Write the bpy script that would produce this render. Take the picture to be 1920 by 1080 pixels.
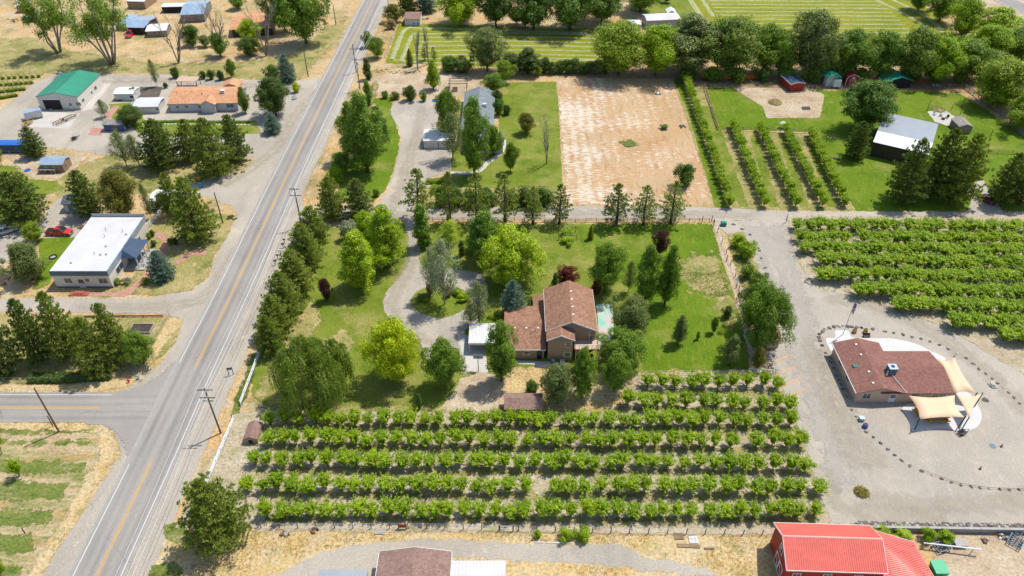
import bpy, math, random
import numpy as np
from mathutils import Vector, Matrix
random.seed(7)
SC = bpy.context.scene
for o in list(bpy.data.objects): bpy.data.objects.remove(o)
# ------------------------------------------------------------------ camera, sky, sun, exposure
CAM_H, PITCH, FPX = 100.0, math.radians(39.0), 1420.0
cd = bpy.data.cameras.new('camera'); cam = bpy.data.objects.new('camera', cd); SC.collection.objects.link(cam)
cam.location = (0, 0, CAM_H); cam.rotation_euler = (math.pi/2-PITCH, 0, 0)
cd.sensor_width = 36; cd.lens = 36*FPX/1920; cd.clip_start = 1; cd.clip_end = 20000
SC.camera = cam
SUN = Vector((0.40, 0.30, 1.0)).normalized()
world = bpy.data.worlds.new('World'); SC.world = world; world.use_nodes = True
wn = world.node_tree.nodes; sky = wn.new('ShaderNodeTexSky'); sky.sky_type = 'NISHITA'; sky.sun_disc = False
sky.sun_elevation = math.asin(SUN.z); sky.sun_rotation = math.atan2(SUN.x, SUN.y)
world.node_tree.links.new(sky.outputs[0], wn['Background'].inputs[0]); wn['Background'].inputs[1].default_value = 0.15
sl = bpy.data.lights.new('sun', 'SUN'); sun = bpy.data.objects.new('sun', sl); SC.collection.objects.link(sun)
sl.energy = 4.25; sl.angle = math.radians(0.55); sl.color = (1, .955, .88)
sun.rotation_euler = (-SUN).to_track_quat('-Z', 'Y').to_euler(); sun.location = (0, 0, 200)
vs = SC.view_settings; vs.view_transform = 'Standard'; vs.look = 'None'; vs.gamma = 1; vs.use_curve_mapping = False; vs.exposure = 0.33
SC.cycles.transparent_max_bounces = 10; SC.cycles.max_bounces = 6; SC.cycles.diffuse_bounces = 3; SC.cycles.glossy_bounces = 2; SC.cycles.transmission_bounces = 4; SC.cycles.caustics_reflective = False; SC.cycles.caustics_refractive = False
# ------------------------------------------------------------------ pixel -> place on the ground (z = height above the ground)
cs_, sn_ = math.cos(PITCH), math.sin(PITCH)
def P(px, py, z=0.0):
    a, b = (px-960)/FPX, (540-py)/FPX
    d = (a, cs_+b*sn_, -sn_+b*cs_)
    t = (z-CAM_H)/d[2]
    return (d[0]*t, d[1]*t)
def proj(x, y, z):
    v = (x, y, z-CAM_H); dep = v[1]*cs_-v[2]*sn_; up = v[1]*sn_+v[2]*cs_
    return 960+FPX*x/dep, 540-FPX*up/dep, dep
def ppm(px, py, z=0):
    x, y = P(px, py, z); return FPX/proj(x, y, z)[2]
# ------------------------------------------------------------------ node helpers
class NT:
    def __init__(s, m): s.t = m.node_tree; s.n = s.t.nodes
    def new(s, k, **kw):
        n = s.n.new(k)
        for a, v in kw.items(): setattr(n, a, v)
        return n
    def put(s, inp, v):
        if isinstance(v, bpy.types.NodeSocket): s.t.links.new(v, inp)
        else: inp.default_value = v
    def math(s, op, a, b=0.0, clamp=False):
        n = s.new('ShaderNodeMath', operation=op, use_clamp=clamp); s.put(n.inputs[0], a); s.put(n.inputs[1], b); return n.outputs[0]
    def noise(s, vec, scale, detail=4, rough=.55, stretch=None, off=None):
        if stretch or off:
            mp = s.new('ShaderNodeMapping'); s.put(mp.inputs[0], vec)
            if stretch: mp.inputs[3].default_value = (stretch[0], stretch[1], 1)
            if off: mp.inputs[1].default_value = (off, off*1.7, 0)
            vec = mp.outputs[0]
        n = s.new('ShaderNodeTexNoise'); s.put(n.inputs['Vector'], vec); n.inputs['Scale'].default_value = scale
        n.inputs['Detail'].default_value = detail; n.inputs['Roughness'].default_value = rough
        return n.outputs[0]
    def ramp(s, f, stops):
        n = s.new('ShaderNodeValToRGB'); s.put(n.inputs[0], f); e = n.color_ramp.elements
        while len(e) < len(stops): e.new(.5)
        for q, (p, c) in zip(e, stops): q.position = p; q.color = (*c, 1)
        return n.outputs[0]
    def mix(s, f, a, b, mode='MIX'):
        n = s.new('ShaderNodeMix', data_type='RGBA', blend_type=mode); s.put(n.inputs[0], f)
        s.put(n.inputs[6], a if isinstance(a, bpy.types.NodeSocket) else (*a, 1)); s.put(n.inputs[7], b if isinstance(b, bpy.types.NodeSocket) else (*b, 1))
        return n.outputs[2]
    def rng(s, v, a, b, c=0., d=1.):
        n = s.new('ShaderNodeMapRange'); s.put(n.inputs[0], v)
        for i, q in zip((1, 2, 3, 4), (a, b, c, d)): n.inputs[i].default_value = q
        return n.outputs[0]
    def pos(s): return s.new('ShaderNodeNewGeometry').outputs['Position']
def newmat(name):
    m = bpy.data.materials.new(name); m.use_nodes = True; return m, NT(m), m.node_tree.nodes['Principled BSDF'], m.node_tree.nodes['Material Output']
def gmat(name, stops, scale=.06, overlays=(), fine=.35, fscale=2.2, rough=.95, bump=.4, stretch=None, soft=.34):
    """ground material: large drifts of colour, blotches, fine grain; ragged sheet edge from the 'sd' attribute"""
    m, t, b, out = newmat(name); p = t.pos()
    col = t.ramp(t.noise(p, scale, 4, .62, stretch), stops)
    for i, (c, sc, thr, soft, st) in enumerate(overlays):
        n = t.noise(p, sc, 4, .68, st, 13.1*(i+1)); col = t.mix(t.rng(n, thr-soft, thr+soft), col, c)
    f1 = t.noise(p, fscale, 3, .7); f2 = t.noise(p, fscale*5, 1, .6)
    v = t.math('ADD', t.rng(f1, .25, .75, 1-fine, 1+fine), t.rng(f2, .25, .75, -fine*.6, fine*.6))
    cn = t.new('ShaderNodeCombineColor'); [t.put(cn.inputs[k], v) for k in range(3)]
    col = t.mix(1., col, cn.outputs[0], 'MULTIPLY')
    t.put(b.inputs['Base Color'], col); b.inputs['Roughness'].default_value = rough; b.inputs['Specular IOR Level'].default_value = .15
    bp = t.new('ShaderNodeBump'); bp.inputs['Strength'].default_value = bump; bp.inputs['Distance'].default_value = .12; t.put(bp.inputs['Height'], t.math('ADD', f1, t.math('MULTIPLY', f2, .5))); t.put(b.inputs['Normal'], bp.outputs[0])
    at = t.new('ShaderNodeAttribute'); at.attribute_name = 'sd'
    e = t.noise(p, .45, 6, .7, None, 5.); e2 = t.rng(e, .2, .8, -1, 1)
    mask = t.rng(t.math('ADD', at.outputs['Fac'], e2), -soft, soft)
    tr = t.new('ShaderNodeBsdfTransparent'); mx = t.new('ShaderNodeMixShader'); t.put(mx.inputs[0], mask); t.t.links.new(tr.outputs[0], mx.inputs[1]); t.t.links.new(b.outputs[0], mx.inputs[2]); t.t.links.new(mx.outputs[0], out.inputs[0])
    return m
def pmat(name, col, rough=.7, var=.18, scale=1.5, metal=0., bump=0., col2=None, spec=.3, stretch=None, streak=0.):
    """object material: base colour, weathering blotches, grain"""
    m, t, b, out = newmat(name); tc = t.new('ShaderNodeTexCoord'); p = tc.outputs['Object']
    n = t.noise(p, scale, 5, .6, stretch); n2 = t.noise(p, scale*9, 3, .6, stretch)
    c2 = col2 or tuple(x*(1-2*var) for x in col)
    c = t.mix(t.rng(n, .35, .7), col, c2)
    v = t.rng(n2, .25, .75, 1-var, 1+var); cn = t.new('ShaderNodeCombineColor'); [t.put(cn.inputs[k], v) for k in range(3)]
    c = t.mix(1., c, cn.outputs[0], 'MULTIPLY')
    t.put(b.inputs['Base Color'], c); t.put(b.inputs['Roughness'], t.rng(n2, .2, .8, max(0, rough-.1), min(1, rough+.1)))
    b.inputs['Metallic'].default_value = metal; b.inputs['Specular IOR Level'].default_value = spec
    if bump:
        bp = t.new('ShaderNodeBump'); bp.inputs['Strength'].default_value = bump; bp.inputs['Distance'].default_value = .03; t.put(bp.inputs['Height'], n2); t.put(b.inputs['Normal'], bp.outputs[0])
    return m
def shingle(name, c1, c2, c3):
    """asphalt shingles: small tabs of mixed colour in courses (each tab ~ 2 px in the photo)"""
    m, t, b, out = newmat(name); tc = t.new('ShaderNodeTexCoord'); p = tc.outputs['Object']
    vo = t.new('ShaderNodeTexVoronoi'); mp = t.new('ShaderNodeMapping'); t.put(mp.inputs[0], p); mp.inputs[3].default_value = (3.2, 4.2, 4.2); t.put(vo.inputs['Vector'], mp.outputs[0]); vo.inputs['Scale'].default_value = 1.0
    sp = t.new('ShaderNodeSeparateColor'); t.put(sp.inputs[0], vo.outputs['Color'])
    big = t.noise(p, .5, 4, .6); k = t.math('ADD', t.math('MULTIPLY', sp.outputs[0], .75), t.rng(big, .3, .7, 0, .25))
    c = t.ramp(k, [(0.1, c1), (.5, c2), (.95, c3)])
    t.put(b.inputs['Base Color'], c); b.inputs['Roughness'].default_value = .92; b.inputs['Specular IOR Level'].default_value = .2
    bp = t.new('ShaderNodeBump'); bp.inputs['Strength'].default_value = .5; bp.inputs['Distance'].default_value = .03; t.put(bp.inputs['Height'], t.math('ADD', vo.outputs['Distance'], t.noise(p, 12, 3))); t.put(b.inputs['Normal'], bp.outputs[0])
    return m
def leafmat(name, col, col2, var=.5, trans=.35, gloss=.45):
    """leaves: per-leaf and per-tree variation, light passing through"""
    m, t, b, out = newmat(name); g = t.new('ShaderNodeNewGeometry'); oi = t.new('ShaderNodeObjectInfo')
    k = t.math('ADD', t.math('MULTIPLY', g.outputs['Random Per Island'], .55), t.rng(t.noise(g.outputs['Position'], .55, 3), .3, .7, 0, .45))
    k = t.math('ADD', k, t.rng(oi.outputs['Random'], 0, 1, -.15, .15))
    c = t.mix(k, col, col2)
    v = t.rng(g.outputs['Random Per Island'], 0, 1, 1-var, 1+var*.6); cn = t.new('ShaderNodeCombineColor'); [t.put(cn.inputs[q], v) for q in range(3)]
    c = t.mix(.8, c, cn.outputs[0], 'MULTIPLY')
    t.put(b.inputs['Base Color'], c); b.inputs['Roughness'].default_value = gloss; b.inputs['Specular IOR Level'].default_value = .35
    tl = t.new('ShaderNodeBsdfTranslucent'); t.put(tl.inputs[0], t.mix(1., c, (1.25, 1.2, .5), 'MULTIPLY'))
    mx = t.new('ShaderNodeMixShader'); mx.inputs[0].default_value = trans; t.t.links.new(b.outputs[0], mx.inputs[1]); t.t.links.new(tl.outputs[0], mx.inputs[2]); t.t.links.new(mx.outputs[0], out.inputs[0])
    return m
# ------------------------------------------------------------------ mesh and object helpers
COL = SC.collection
def tag(o, label=None, cat=None, group=None, kind=None):
    for k, v in (('label', label), ('category', cat), ('group', group), ('kind', kind)):
        if v: o[k] = v
    return o
def mesh(name, V, F, mat=None, smooth=False):
    me = bpy.data.meshes.new(name); me.from_pydata([tuple(map(float, v)) for v in V] if not isinstance(V, np.ndarray) else V.tolist(), [], F if not isinstance(F, np.ndarray) else F.tolist())
    if mat: me.materials.append(mat)
    if smooth: me.polygons.foreach_set('use_smooth', [True]*len(me.polygons))
    me.update(); return me
def add(name, me, parent=None, loc=(0, 0, 0), rz=0.):
    o = bpy.data.objects.new(name, me); COL.objects.link(o); o.location = loc; o.rotation_euler = (0, 0, rz)
    if parent: o.parent = parent
    return o
def thing(name, label, cat, loc, rz=0., group=None):
    o = add(name, None, None, (loc[0], loc[1], loc[2] if len(loc) > 2 else 0), rz); o.empty_display_size = .5
    return tag(o, label, cat, group)
class MB:
    def __init__(s): s.V = []; s.F = []
    def quad(s, *p): n = len(s.V); s.V += [tuple(q) for q in p]; s.F.append(tuple(range(n, n+len(p)))); return s
    def hull(s, bot, top):
        n = len(s.V); k = len(bot); s.V += [tuple(q) for q in bot]+[tuple(q) for q in top]
        s.F.append(tuple(range(n+k-1, n-1, -1))); s.F.append(tuple(range(n+k, n+2*k)))
        for i in range(k): j = (i+1) % k; s.F.append((n+i, n+j, n+k+j, n+k+i))
        return s
    def box(s, x0, x1, y0, y1, z0, z1):
        return s.hull([(x0, y0, z0), (x1, y0, z0), (x1, y1, z0), (x0, y1, z0)], [(x0, y0, z1), (x1, y0, z1), (x1, y1, z1), (x0, y1, z1)])
    def prism(s, pts, z0, z1): return s.hull([(x, y, z0) for x, y in pts], [(x, y, z1) for x, y in pts])
    def slab(s, pts, t):  # thick sheet from a 3-D outline, thickened downward
        return s.hull([(x, y, z-t) for x, y, z in pts], list(pts))
    def tube(s, pts, r, n=6):
        rs = r if isinstance(r, (list, tuple)) else [r]*len(pts); rings = []
        for i, p in enumerate(pts):
            a = Vector(pts[max(i-1, 0)]); b = Vector(pts[min(i+1, len(pts)-1)]); d = (b-a).normalized() if (b-a).length > 1e-6 else Vector((0, 0, 1))
            u = d.orthogonal().normalized(); w = d.cross(u); c = Vector(p); k = len(s.V)
            for j in range(n):
                an = 2*math.pi*j/n; s.V.append(tuple(c+(u*math.cos(an)+w*math.sin(an))*rs[i]))
            rings.append(k)
        # keep rings aligned: use nearest start
        for i in range(len(rings)-1):
            a, b = rings[i], rings[i+1]; v0 = Vector(s.V[a]); off = min(range(n), key=lambda j: (Vector(s.V[b+j])-v0-Vector(pts[i+1])+Vector(pts[i])).length)
            for j in range(n): s.F.append((a+j, a+(j+1) % n, b+(off+j+1) % n, b+(off+j) % n))
        s.F.append(tuple(reversed(range(rings[0], rings[0]+n)))); s.F.append(tuple(range(rings[-1], rings[-1]+n)))
        return s
    def lathe(s, prof, n=12, c=(0, 0)):
        k0 = len(s.V)
        for r, z in prof:
            for j in range(n): a = 2*math.pi*j/n; s.V.append((c[0]+r*math.cos(a), c[1]+r*math.sin(a), z))
        for i in range(len(prof)-1):
            for j in range(n): s.F.append((k0+i*n+j, k0+i*n+(j+1) % n, k0+(i+1)*n+(j+1) % n, k0+(i+1)*n+j))
        s.F.append(tuple(reversed(range(k0, k0+n)))); m = k0+(len(prof)-1)*n; s.F.append(tuple(range(m, m+n)))
        return s
    def xf(s, M):
        s.V = [tuple(M @ Vector(v)) for v in s.V]; return s
    def me(s, name, mat, smooth=False): return mesh(name, s.V, s.F, mat, smooth)
    def build(s, name, mat, parent=None, loc=(0, 0, 0), rz=0., smooth=False): return add(name, s.me(name, mat, smooth), parent, loc, rz)
ORD = 'first second third fourth fifth sixth seventh eighth ninth tenth eleventh twelfth thirteenth fourteenth fifteenth sixteenth seventeenth eighteenth nineteenth'.split()
TENS = {20: 'twent', 30: 'thirt', 40: 'fort', 50: 'fift', 60: 'sixt', 70: 'sevent', 80: 'eight', 90: 'ninet'}
def nth(i):  # 1-based ordinal word
    if i < 20: return ORD[i-1]
    t, u = i//10*10, i % 10
    return TENS[t]+('ieth' if u == 0 else 'y-'+ORD[u-1])
def sdist(pts, X, Y):
    pts = np.array(pts); n = len(pts); d2 = np.full(X.shape, 1e18); ins = np.zeros(X.shape, bool)
    for i in range(n):
        ax, ay = pts[i]; bx, by = pts[(i+1) % n]; ex, ey = bx-ax, by-ay
        t = np.clip(((X-ax)*ex+(Y-ay)*ey)/(ex*ex+ey*ey+1e-9), 0, 1); d2 = np.minimum(d2, (X-ax-t*ex)**2+(Y-ay-t*ey)**2)
        c = ((ay > Y) != (by > Y)) & (X < (bx-ax)*(Y-ay)/((by-ay) if abs(by-ay) > 1e-9 else 1e-9)+ax); ins ^= c
    return np.where(ins, 1, -1)*np.sqrt(d2)
SHEETS = {}
def sheet(name, label, cat, poly, mat, layer, amp=.6, cell=None, world=False, parent=None, kind='structure'):
    w = [tuple(q) for q in poly] if world else [P(*q) for q in poly]
    a = np.array(w); x0, y0 = a.min(0)-amp*1.3; x1, y1 = a.max(0)+amp*1.3
    cell = cell or min(2.0, max(.4, math.sqrt((x1-x0)*(y1-y0))/130))
    nx, ny = int((x1-x0)/cell)+2, int((y1-y0)/cell)+2
    X, Y = np.meshgrid(x0+np.arange(nx)*cell, y0+np.arange(ny)*cell); S = sdist(w, X, Y)/amp
    idx = np.arange(nx*ny).reshape(ny, nx); M = np.maximum.reduce([S[:-1, :-1], S[1:, :-1], S[:-1, 1:], S[1:, 1:]]) > -1.1
    F = np.stack([idx[:-1, :-1][M], idx[:-1, 1:][M], idx[1:, 1:][M], idx[1:, :-1][M]], 1)
    u, inv = np.unique(F, return_inverse=True); F = inv.reshape(-1, 4)
    V = np.stack([X.ravel()[u], Y.ravel()[u], np.full(len(u), layer*.008+(len(SHEETS)%3)*.0025)], 1)
    me = mesh(name, V, F, mat); at = me.attributes.new('sd', 'FLOAT', 'POINT'); at.data.foreach_set('value', S.ravel()[u].astype(np.float32))
    o = add(name, me, parent); SHEETS[name] = w
    if parent is None: tag(o, label, cat, None, kind)
    return o
def smooth_line(pts, n=6, closed=False):
    """Catmull-Rom through pixel or world points"""
    out = []; m = len(pts); R = range(m if closed else m-1)
    for i in R:
        g = lambda k: pts[k % m] if closed else pts[min(max(k, 0), m-1)]
        p0, p1, p2, p3 = g(i-1), g(i), g(i+1), g(i+2)
        for j in range(n):
            t = j/n; out.append(tuple(.5*((2*p1[k])+(-p0[k]+p2[k])*t+(2*p0[k]-5*p1[k]+4*p2[k]-p3[k])*t*t+(-p0[k]+3*p1[k]-3*p2[k]+p3[k])*t**3) for k in range(2)))
    if not closed: out.append(tuple(pts[-1]))
    return out
def strip(name, line, w, mat, z, parent=None, uv=False):
    """flat ribbon of width w along world points"""
    V = []; F = []; U = []; L = 0
    for i, p in enumerate(line):
        a = Vector(line[max(i-1, 0)]); b = Vector(line[min(i+1, len(line)-1)]); d = (b-a).normalized(); n = Vector((-d.y, d.x))
        if i: L += (Vector(p)-Vector(line[i-1])).length
        for s in (-.5, .5): V.append((p[0]+n.x*w*s, p[1]+n.y*w*s, z)); U.append((w*s, L))
        if i: k = 2*i; F.append((k-2, k-1, k+1, k)[::-1])
    me = mesh(name, V, F, mat)
    if uv:
        l = me.uv_layers.new(name='UVMap')
        for pg in me.polygons:
            for li in pg.loop_indices: l.data[li].uv = U[me.loops[li].vertex_index]
    return add(name, me, parent)
# ------------------------------------------------------------------ ground materials
def C(r, g, b):  # sRGB 0-255 as seen in full sun -> base colour
    f = lambda v: ((v/255+.055)/1.055)**2.4 if v > 10 else v/255/12.92
    return tuple(f(v)*.62 for v in (r, g, b))
M = {}
M['dry'] = gmat('dry_grass_soil', [(.3, C(192, 160, 112)), (.5, C(218, 184, 132)), (.7, C(230, 204, 160))], .05, [(C(152, 146, 92), .12, .58, .12, None), (C(208, 196, 174), .3, .60, .1, None), (C(222, 178, 116), .09, .62, .1, None)], .4, 1.6)
M['gold'] = gmat('golden_grass', [(.3, C(206, 176, 120)), (.5, C(222, 194, 140)), (.7, C(228, 206, 164))], .12, [(C(158, 154, 88), .3, .62, .1, None), (C(214, 196, 160), .2, .58, .14, None), (C(212, 172, 112), .4, .64, .1, None)], .42, 2.2)
M['gravel'] = gmat('pale_gravel', [(.3, C(186, 176, 160)), (.5, C(198, 188, 172)), (.7, C(212, 201, 182))], .05, [(C(180, 171, 158), .09, .6, .1, (1.6, .5)), (C(222, 208, 184), .22, .66, .06, None)], .2, 3.2)
M['gravel2'] = gmat('lot_gravel', [(.3, C(188, 178, 162)), (.5, C(198, 188, 171)), (.7, C(207, 197, 180))], .04, [(C(214, 202, 184), .12, .62, .1, None), (C(188, 179, 166), .06, .56, .12, None), (C(218, 208, 190), .5, .66, .08, (2.5, .5))], .15, 3.4)
M['asphalt_old'] = gmat('worn_asphalt_apron', [(.3, C(160, 157, 154)), (.6, C(176, 173, 169))], .12, [(C(196, 190, 180), .3, .66, .06, None)], .14, 3)
M['soil'] = gmat('orchard_soil', [(.3, C(192, 174, 146)), (.5, C(206, 190, 162)), (.7, C(218, 204, 180))], .1, [(C(166, 162, 108), .3, .6, .1, (.4, 1.5)), (C(186, 164, 136), .5, .6, .1, None)], .3, 2.4)
M['dirt'] = gmat('bare_dirt', [(.3, C(190, 165, 135)), (.5, C(208, 186, 155)), (.7, C(222, 204, 178))], .15, [(C(170, 150, 120), .4, .64, .08, None)], .3, 2.4)
M['lawn'] = gmat('mown_lawn', [(.28, C(112, 130, 40)), (.5, C(134, 148, 52)), (.72, C(152, 156, 72))], .07, [(C(104, 128, 34), .16, .58, .1, None), (C(172, 162, 96), .1, .62, .12, None), (C(150, 160, 72), .9, .68, .08, (1.6, .3))], .3, 2.6)
M['lawn2'] = gmat('lush_lawn', [(.28, C(96, 126, 22)), (.5, C(112, 140, 28)), (.72, C(132, 149, 44))], .06, [(C(94, 124, 24), .16, .6, .1, None), (C(148, 156, 66), .8, .64, .1, (1.6, .3)), (C(158, 158, 80), .09, .64, .1, None)], .26, 2.6)
M['weedlawn'] = gmat('weedy_lawn', [(.28, C(146, 144, 78)), (.5, C(176, 164, 104)), (.72, C(200, 180, 126))], .1, [(C(112, 128, 54), .2, .6, .1, None), (C(208, 188, 140), .35, .62, .08, None)], .4, 2.4)
M['weeds'] = gmat('green_weeds', [(.28, C(100, 120, 50)), (.5, C(126, 138, 66)), (.72, C(156, 154, 90))], .2, [(C(192, 174, 134), .3, .64, .1, (.35, 1.6)), (C(84, 112, 44), .6, .62, .08, (.5, 1.5))], .45, 2.2, soft=.6)
M['alfalfa'] = gmat('cut_alfalfa', [(.28, C(128, 140, 30)), (.5, C(146, 152, 38)), (.72, C(162, 160, 60))], .06, [(C(176, 172, 88), .2, .62, .08, (.4, 2))], .3, 1.6)
M['fallow'] = gmat('fallow_field', [(.3, C(186, 160, 118)), (.5, C(204, 182, 142)), (.7, C(214, 196, 160))], .12, [(C(140, 146, 78), .22, .54, .08, (.25, 1.6)), (C(196, 164, 108), .3, .6, .08, (.4, 1.4)), (C(110, 132, 54), .5, .64, .06, (.5, 1.4))], .38, 2.2)
M['garden'] = gmat('dark_garden_soil', [(.3, C(92, 84, 78)), (.6, C(120, 110, 100))], .3, [], .3, 3)
M['brick'] = gmat('red_brick_paving', [(.3, C(196, 140, 122)), (.6, C(212, 160, 142))], .5, [(C(224, 180, 160), 1.5, .62, .06, None)], .2, 5)
M['litter'] = gmat('leaf_litter', [(.3, C(150, 122, 92)), (.6, C(188, 158, 120))], .2, [(C(120, 125, 60), .3, .62, .06, None)], .4, 2)
M['concrete'] = gmat('pale_concrete', [(.3, C(206, 200, 190)), (.6, C(222, 216, 206))], .3, [(C(188, 182, 172), .6, .66, .06, None)], .08, 4, .85, .1)
M['whiteconc'] = gmat('white_concrete', [(.3, C(224, 222, 217)), (.6, C(234, 232, 228))], .3, [(C(212, 214, 208), .5, .66, .06, None)], .05, 4, .8, .1)
def tilled():
    m = gmat('tilled_field_soil', [(.25, C(200, 160, 114)), (.5, C(212, 174, 130)), (.75, C(218, 190, 152))], .07, [(C(206, 180, 142), .07, .58, .1, None), (C(190, 144, 98), .5, .62, .08, (1.4, .3))], .26, 2.4)
    t = NT(m); b = t.n['Principled BSDF']; old = b.inputs['Base Color'].links[0].from_socket; p = t.pos(); sx = t.new('ShaderNodeSeparateXYZ'); t.put(sx.inputs[0], p)
    wob = t.rng(t.noise(p, .12, 3), 0, 1, -2., 2.); wv = t.math('SINE', t.math('MULTIPLY', t.math('ADD', sx.outputs[0], wob), 2.3))
    br = t.noise(p, 1.05, 4, .7, (.45, 1.5)); sp = t.noise(p, .055, 3, .5, None, 3.)
    k = t.math('ADD', t.math('ADD', t.math('MULTIPLY', wv, .055), t.math('MULTIPLY', br, 1.5)), t.math('MULTIPLY', sp, .95)); east = t.rng(sx.outputs[0], 20, 42, 0, -.16)
    t.put(b.inputs['Base Color'], t.mix(t.rng(t.math('ADD', k, east), 1.20, 1.32), old, C(236, 222, 200)))
    return m
M['tilled'] = tilled()
def striped(name, base, c2, period, duty, ang=0):
    """mower stripes: the same lawn with slow bands along one direction"""
    return M[base]
def roadmat():
    m, t, b, out = newmat('road_asphalt'); uv = t.new('ShaderNodeUVMap').outputs[0]; s = t.new('ShaderNodeSeparateXYZ'); t.put(s.inputs[0], uv); p = t.pos()
    lane = t.math('ABSOLUTE', t.math('SUBTRACT', t.math('ABSOLUTE', s.outputs[0]), 1.72))
    track = t.rng(t.math('ABSOLUTE', t.math('SUBTRACT', lane, .8)), 0, .75, 1, 0)
    n = t.noise(uv, .5, 6, .65, (1.2, .05)); n2 = t.noise(p, 2.6, 4, .7); n3 = t.noise(p, .06, 4, .6)
    k = t.math('ADD', t.math('MULTIPLY', track, .4), t.rng(n, .3, .7, -.25, .45)); k = t.math('ADD', k, t.rng(n3, .35, .65, -.15, .2))
    c = t.mix(k, C(180, 173, 164), C(140, 136, 131))
    edge = t.rng(t.math('ADD', t.math('ABSOLUTE', s.outputs[0]), t.rng(t.noise(p, .6, 5), .3, .7, -.3, .3)), 3.5, 4.3); c = t.mix(edge, c, C(188, 182, 173))
    vo = t.new('ShaderNodeTexVoronoi', feature='DISTANCE_TO_EDGE'); vo.inputs['Scale'].default_value = .09; t.put(vo.inputs['Vector'], t.mix(.06, p, t.new('ShaderNodeTexNoise').outputs['Color'], 'ADD'))
    crack = t.math('MULTIPLY', t.rng(vo.outputs[0], 0, .006, 1, 0), t.rng(t.noise(p, .12, 3), .5, .6)); c = t.mix(t.math('MULTIPLY', crack, .5), c, C(95, 93, 92))
    v = t.rng(n2, .25, .75, .9, 1.1); cn = t.new('ShaderNodeCombineColor'); [t.put(cn.inputs[q], v) for q in range(3)]
    t.put(b.inputs['Base Color'], t.mix(1., c, cn.outputs[0], 'MULTIPLY')); b.inputs['Roughness'].default_value = .88; b.inputs['Specular IOR Level'].default_value = .25
    bp = t.new('ShaderNodeBump'); bp.inputs['Strength'].default_value = .15; bp.inputs['Distance'].default_value = .05; t.put(bp.inputs['Height'], n2); t.put(b.inputs['Normal'], bp.outputs[0])
    return m
M['road'] = roadmat()
def paint(name, col):
    m, t, b, out = newmat(name); p = t.pos(); n = t.noise(p, 2.5, 5, .7); b.inputs['Roughness'].default_value = .7
    t.put(b.inputs['Base Color'], t.mix(t.rng(n, .55, .75), col, C(170, 166, 160))); return m
M['wline'] = paint('white_road_paint', C(232, 230, 226)); M['yline'] = paint('yellow_road_paint', C(236, 180, 60)); M['oline'] = paint('orange_lot_paint', C(240, 168, 100))
# ------------------------------------------------------------------ ground sheets (pixel outlines laid on the ground)
g = mesh('ground', [(-4000, -500, 0), (4000, -500, 0), (4000, 7000, 0), (-4000, 7000, 0)], [(0, 1, 2, 3)], M['dry']); at = g.attributes.new('sd', 'FLOAT', 'POINT'); at.data.foreach_set('value', [9.]*4)
tag(add('ground', g), 'dry golden grass and bare soil between the lots', 'ground', None, 'structure')
S = sheet
# west of the main road
S('grass_field', 'patchy dry olive grass left of the big multi-trunked trees', 'grass', [(-40, 75), (60, 70), (130, 95), (300, 120), (470, 115), (560, 100), (600, 60), (650, 30), (640, 70), (560, 150), (430, 148), (300, 138), (110, 136), (-40, 150)], M['weedlawn'], 1, 3.5)
S('gravel_yard', 'pale gravel lane and yard around the green-roofed workshop', 'gravel yard', [(-40, 240), (65, 155), (105, 139), (300, 140), (430, 149), (560, 152), (625, 140), (560, 260), (500, 330), (455, 318), (480, 296), (190, 291), (120, 277), (-40, 272)], M['gravel'], 2, .7)
S('gravel_apron', 'wide pale gravel apron and lane on the left side of the main road', 'gravel', [(640, 100), (590, 160), (505, 230), (492, 290), (455, 322), (400, 330), (350, 345), (330, 362), (400, 372), (432, 385), (445, 403), (428, 440), (405, 480), (392, 522), (360, 545), (300, 556), (240, 562), (100, 558), (-40, 562), (-40, 585), (130, 586), (300, 588), (342, 598), (338, 625), (310, 672), (265, 716), (215, 737), (330, 737), (420, 620), (580, 290)], M['gravel'], 3, .6)
S('parking_gravel', 'pale gravel parking area behind the white-roofed building', 'gravel', [(-40, 400), (20, 425), (60, 430), (100, 380), (125, 358), (150, 358), (185, 420), (150, 470), (90, 447), (60, 440), (40, 470), (0, 500), (-40, 512)], M['gravel'], 3, .6)
S('dry_lawn', 'thin dry lawn under the pines below the tin-roofed coop', 'lawn', [(95, 350), (130, 318), (210, 288), (330, 296), (478, 300), (455, 320), (400, 332), (330, 348), (300, 362), (180, 365), (110, 372)], M['weedlawn'], 4, 1.2)
S('coop_pen_dirt', 'tan bare dirt pen around the tin-roofed coop', 'dirt', [(5, 290), (165, 292), (140, 318), (110, 335), (60, 334), (35, 312)], M['dirt'], 5, .6)
S('side_lawn', 'green lawn at the left edge near the dark conifer', 'lawn', [(-60, 305), (25, 312), (55, 335), (105, 340), (120, 355), (60, 375), (0, 420), (-60, 420)], M['lawn'], 6, 1.)
S('back_lawn', 'small green lawn behind the white-roofed building', 'lawn', [(72, 446), (146, 446), (120, 490), (100, 515), (92, 535), (60, 545), (75, 505)], M['lawn2'], 6, .6)
S('store_verge', 'dry golden verge in front of the white-roofed building', 'grass', [(205, 552), (300, 553), (358, 543), (390, 520), (402, 480), (428, 440), (442, 405), (400, 398), (340, 412), (285, 420), (270, 480), (250, 520)], M['weedlawn'], 5, .7)
S('corner_lot', 'dry lawn under the pines at the road corner', 'lawn', [(-60, 588), (235, 594), (338, 600), (330, 640), (300, 670), (250, 712), (-60, 728)], M['weedlawn'], 5, .8)
S('corner_verge', 'golden grass verge round the road corner by the hydrant', 'grass', [(-60, 716), (100, 722), (215, 714), (265, 670), (300, 632), (318, 596), (342, 597), (338, 612), (305, 652), (268, 700), (235, 727), (180, 735), (-60, 737)], M['gold'], 6, 1.1)
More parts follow.
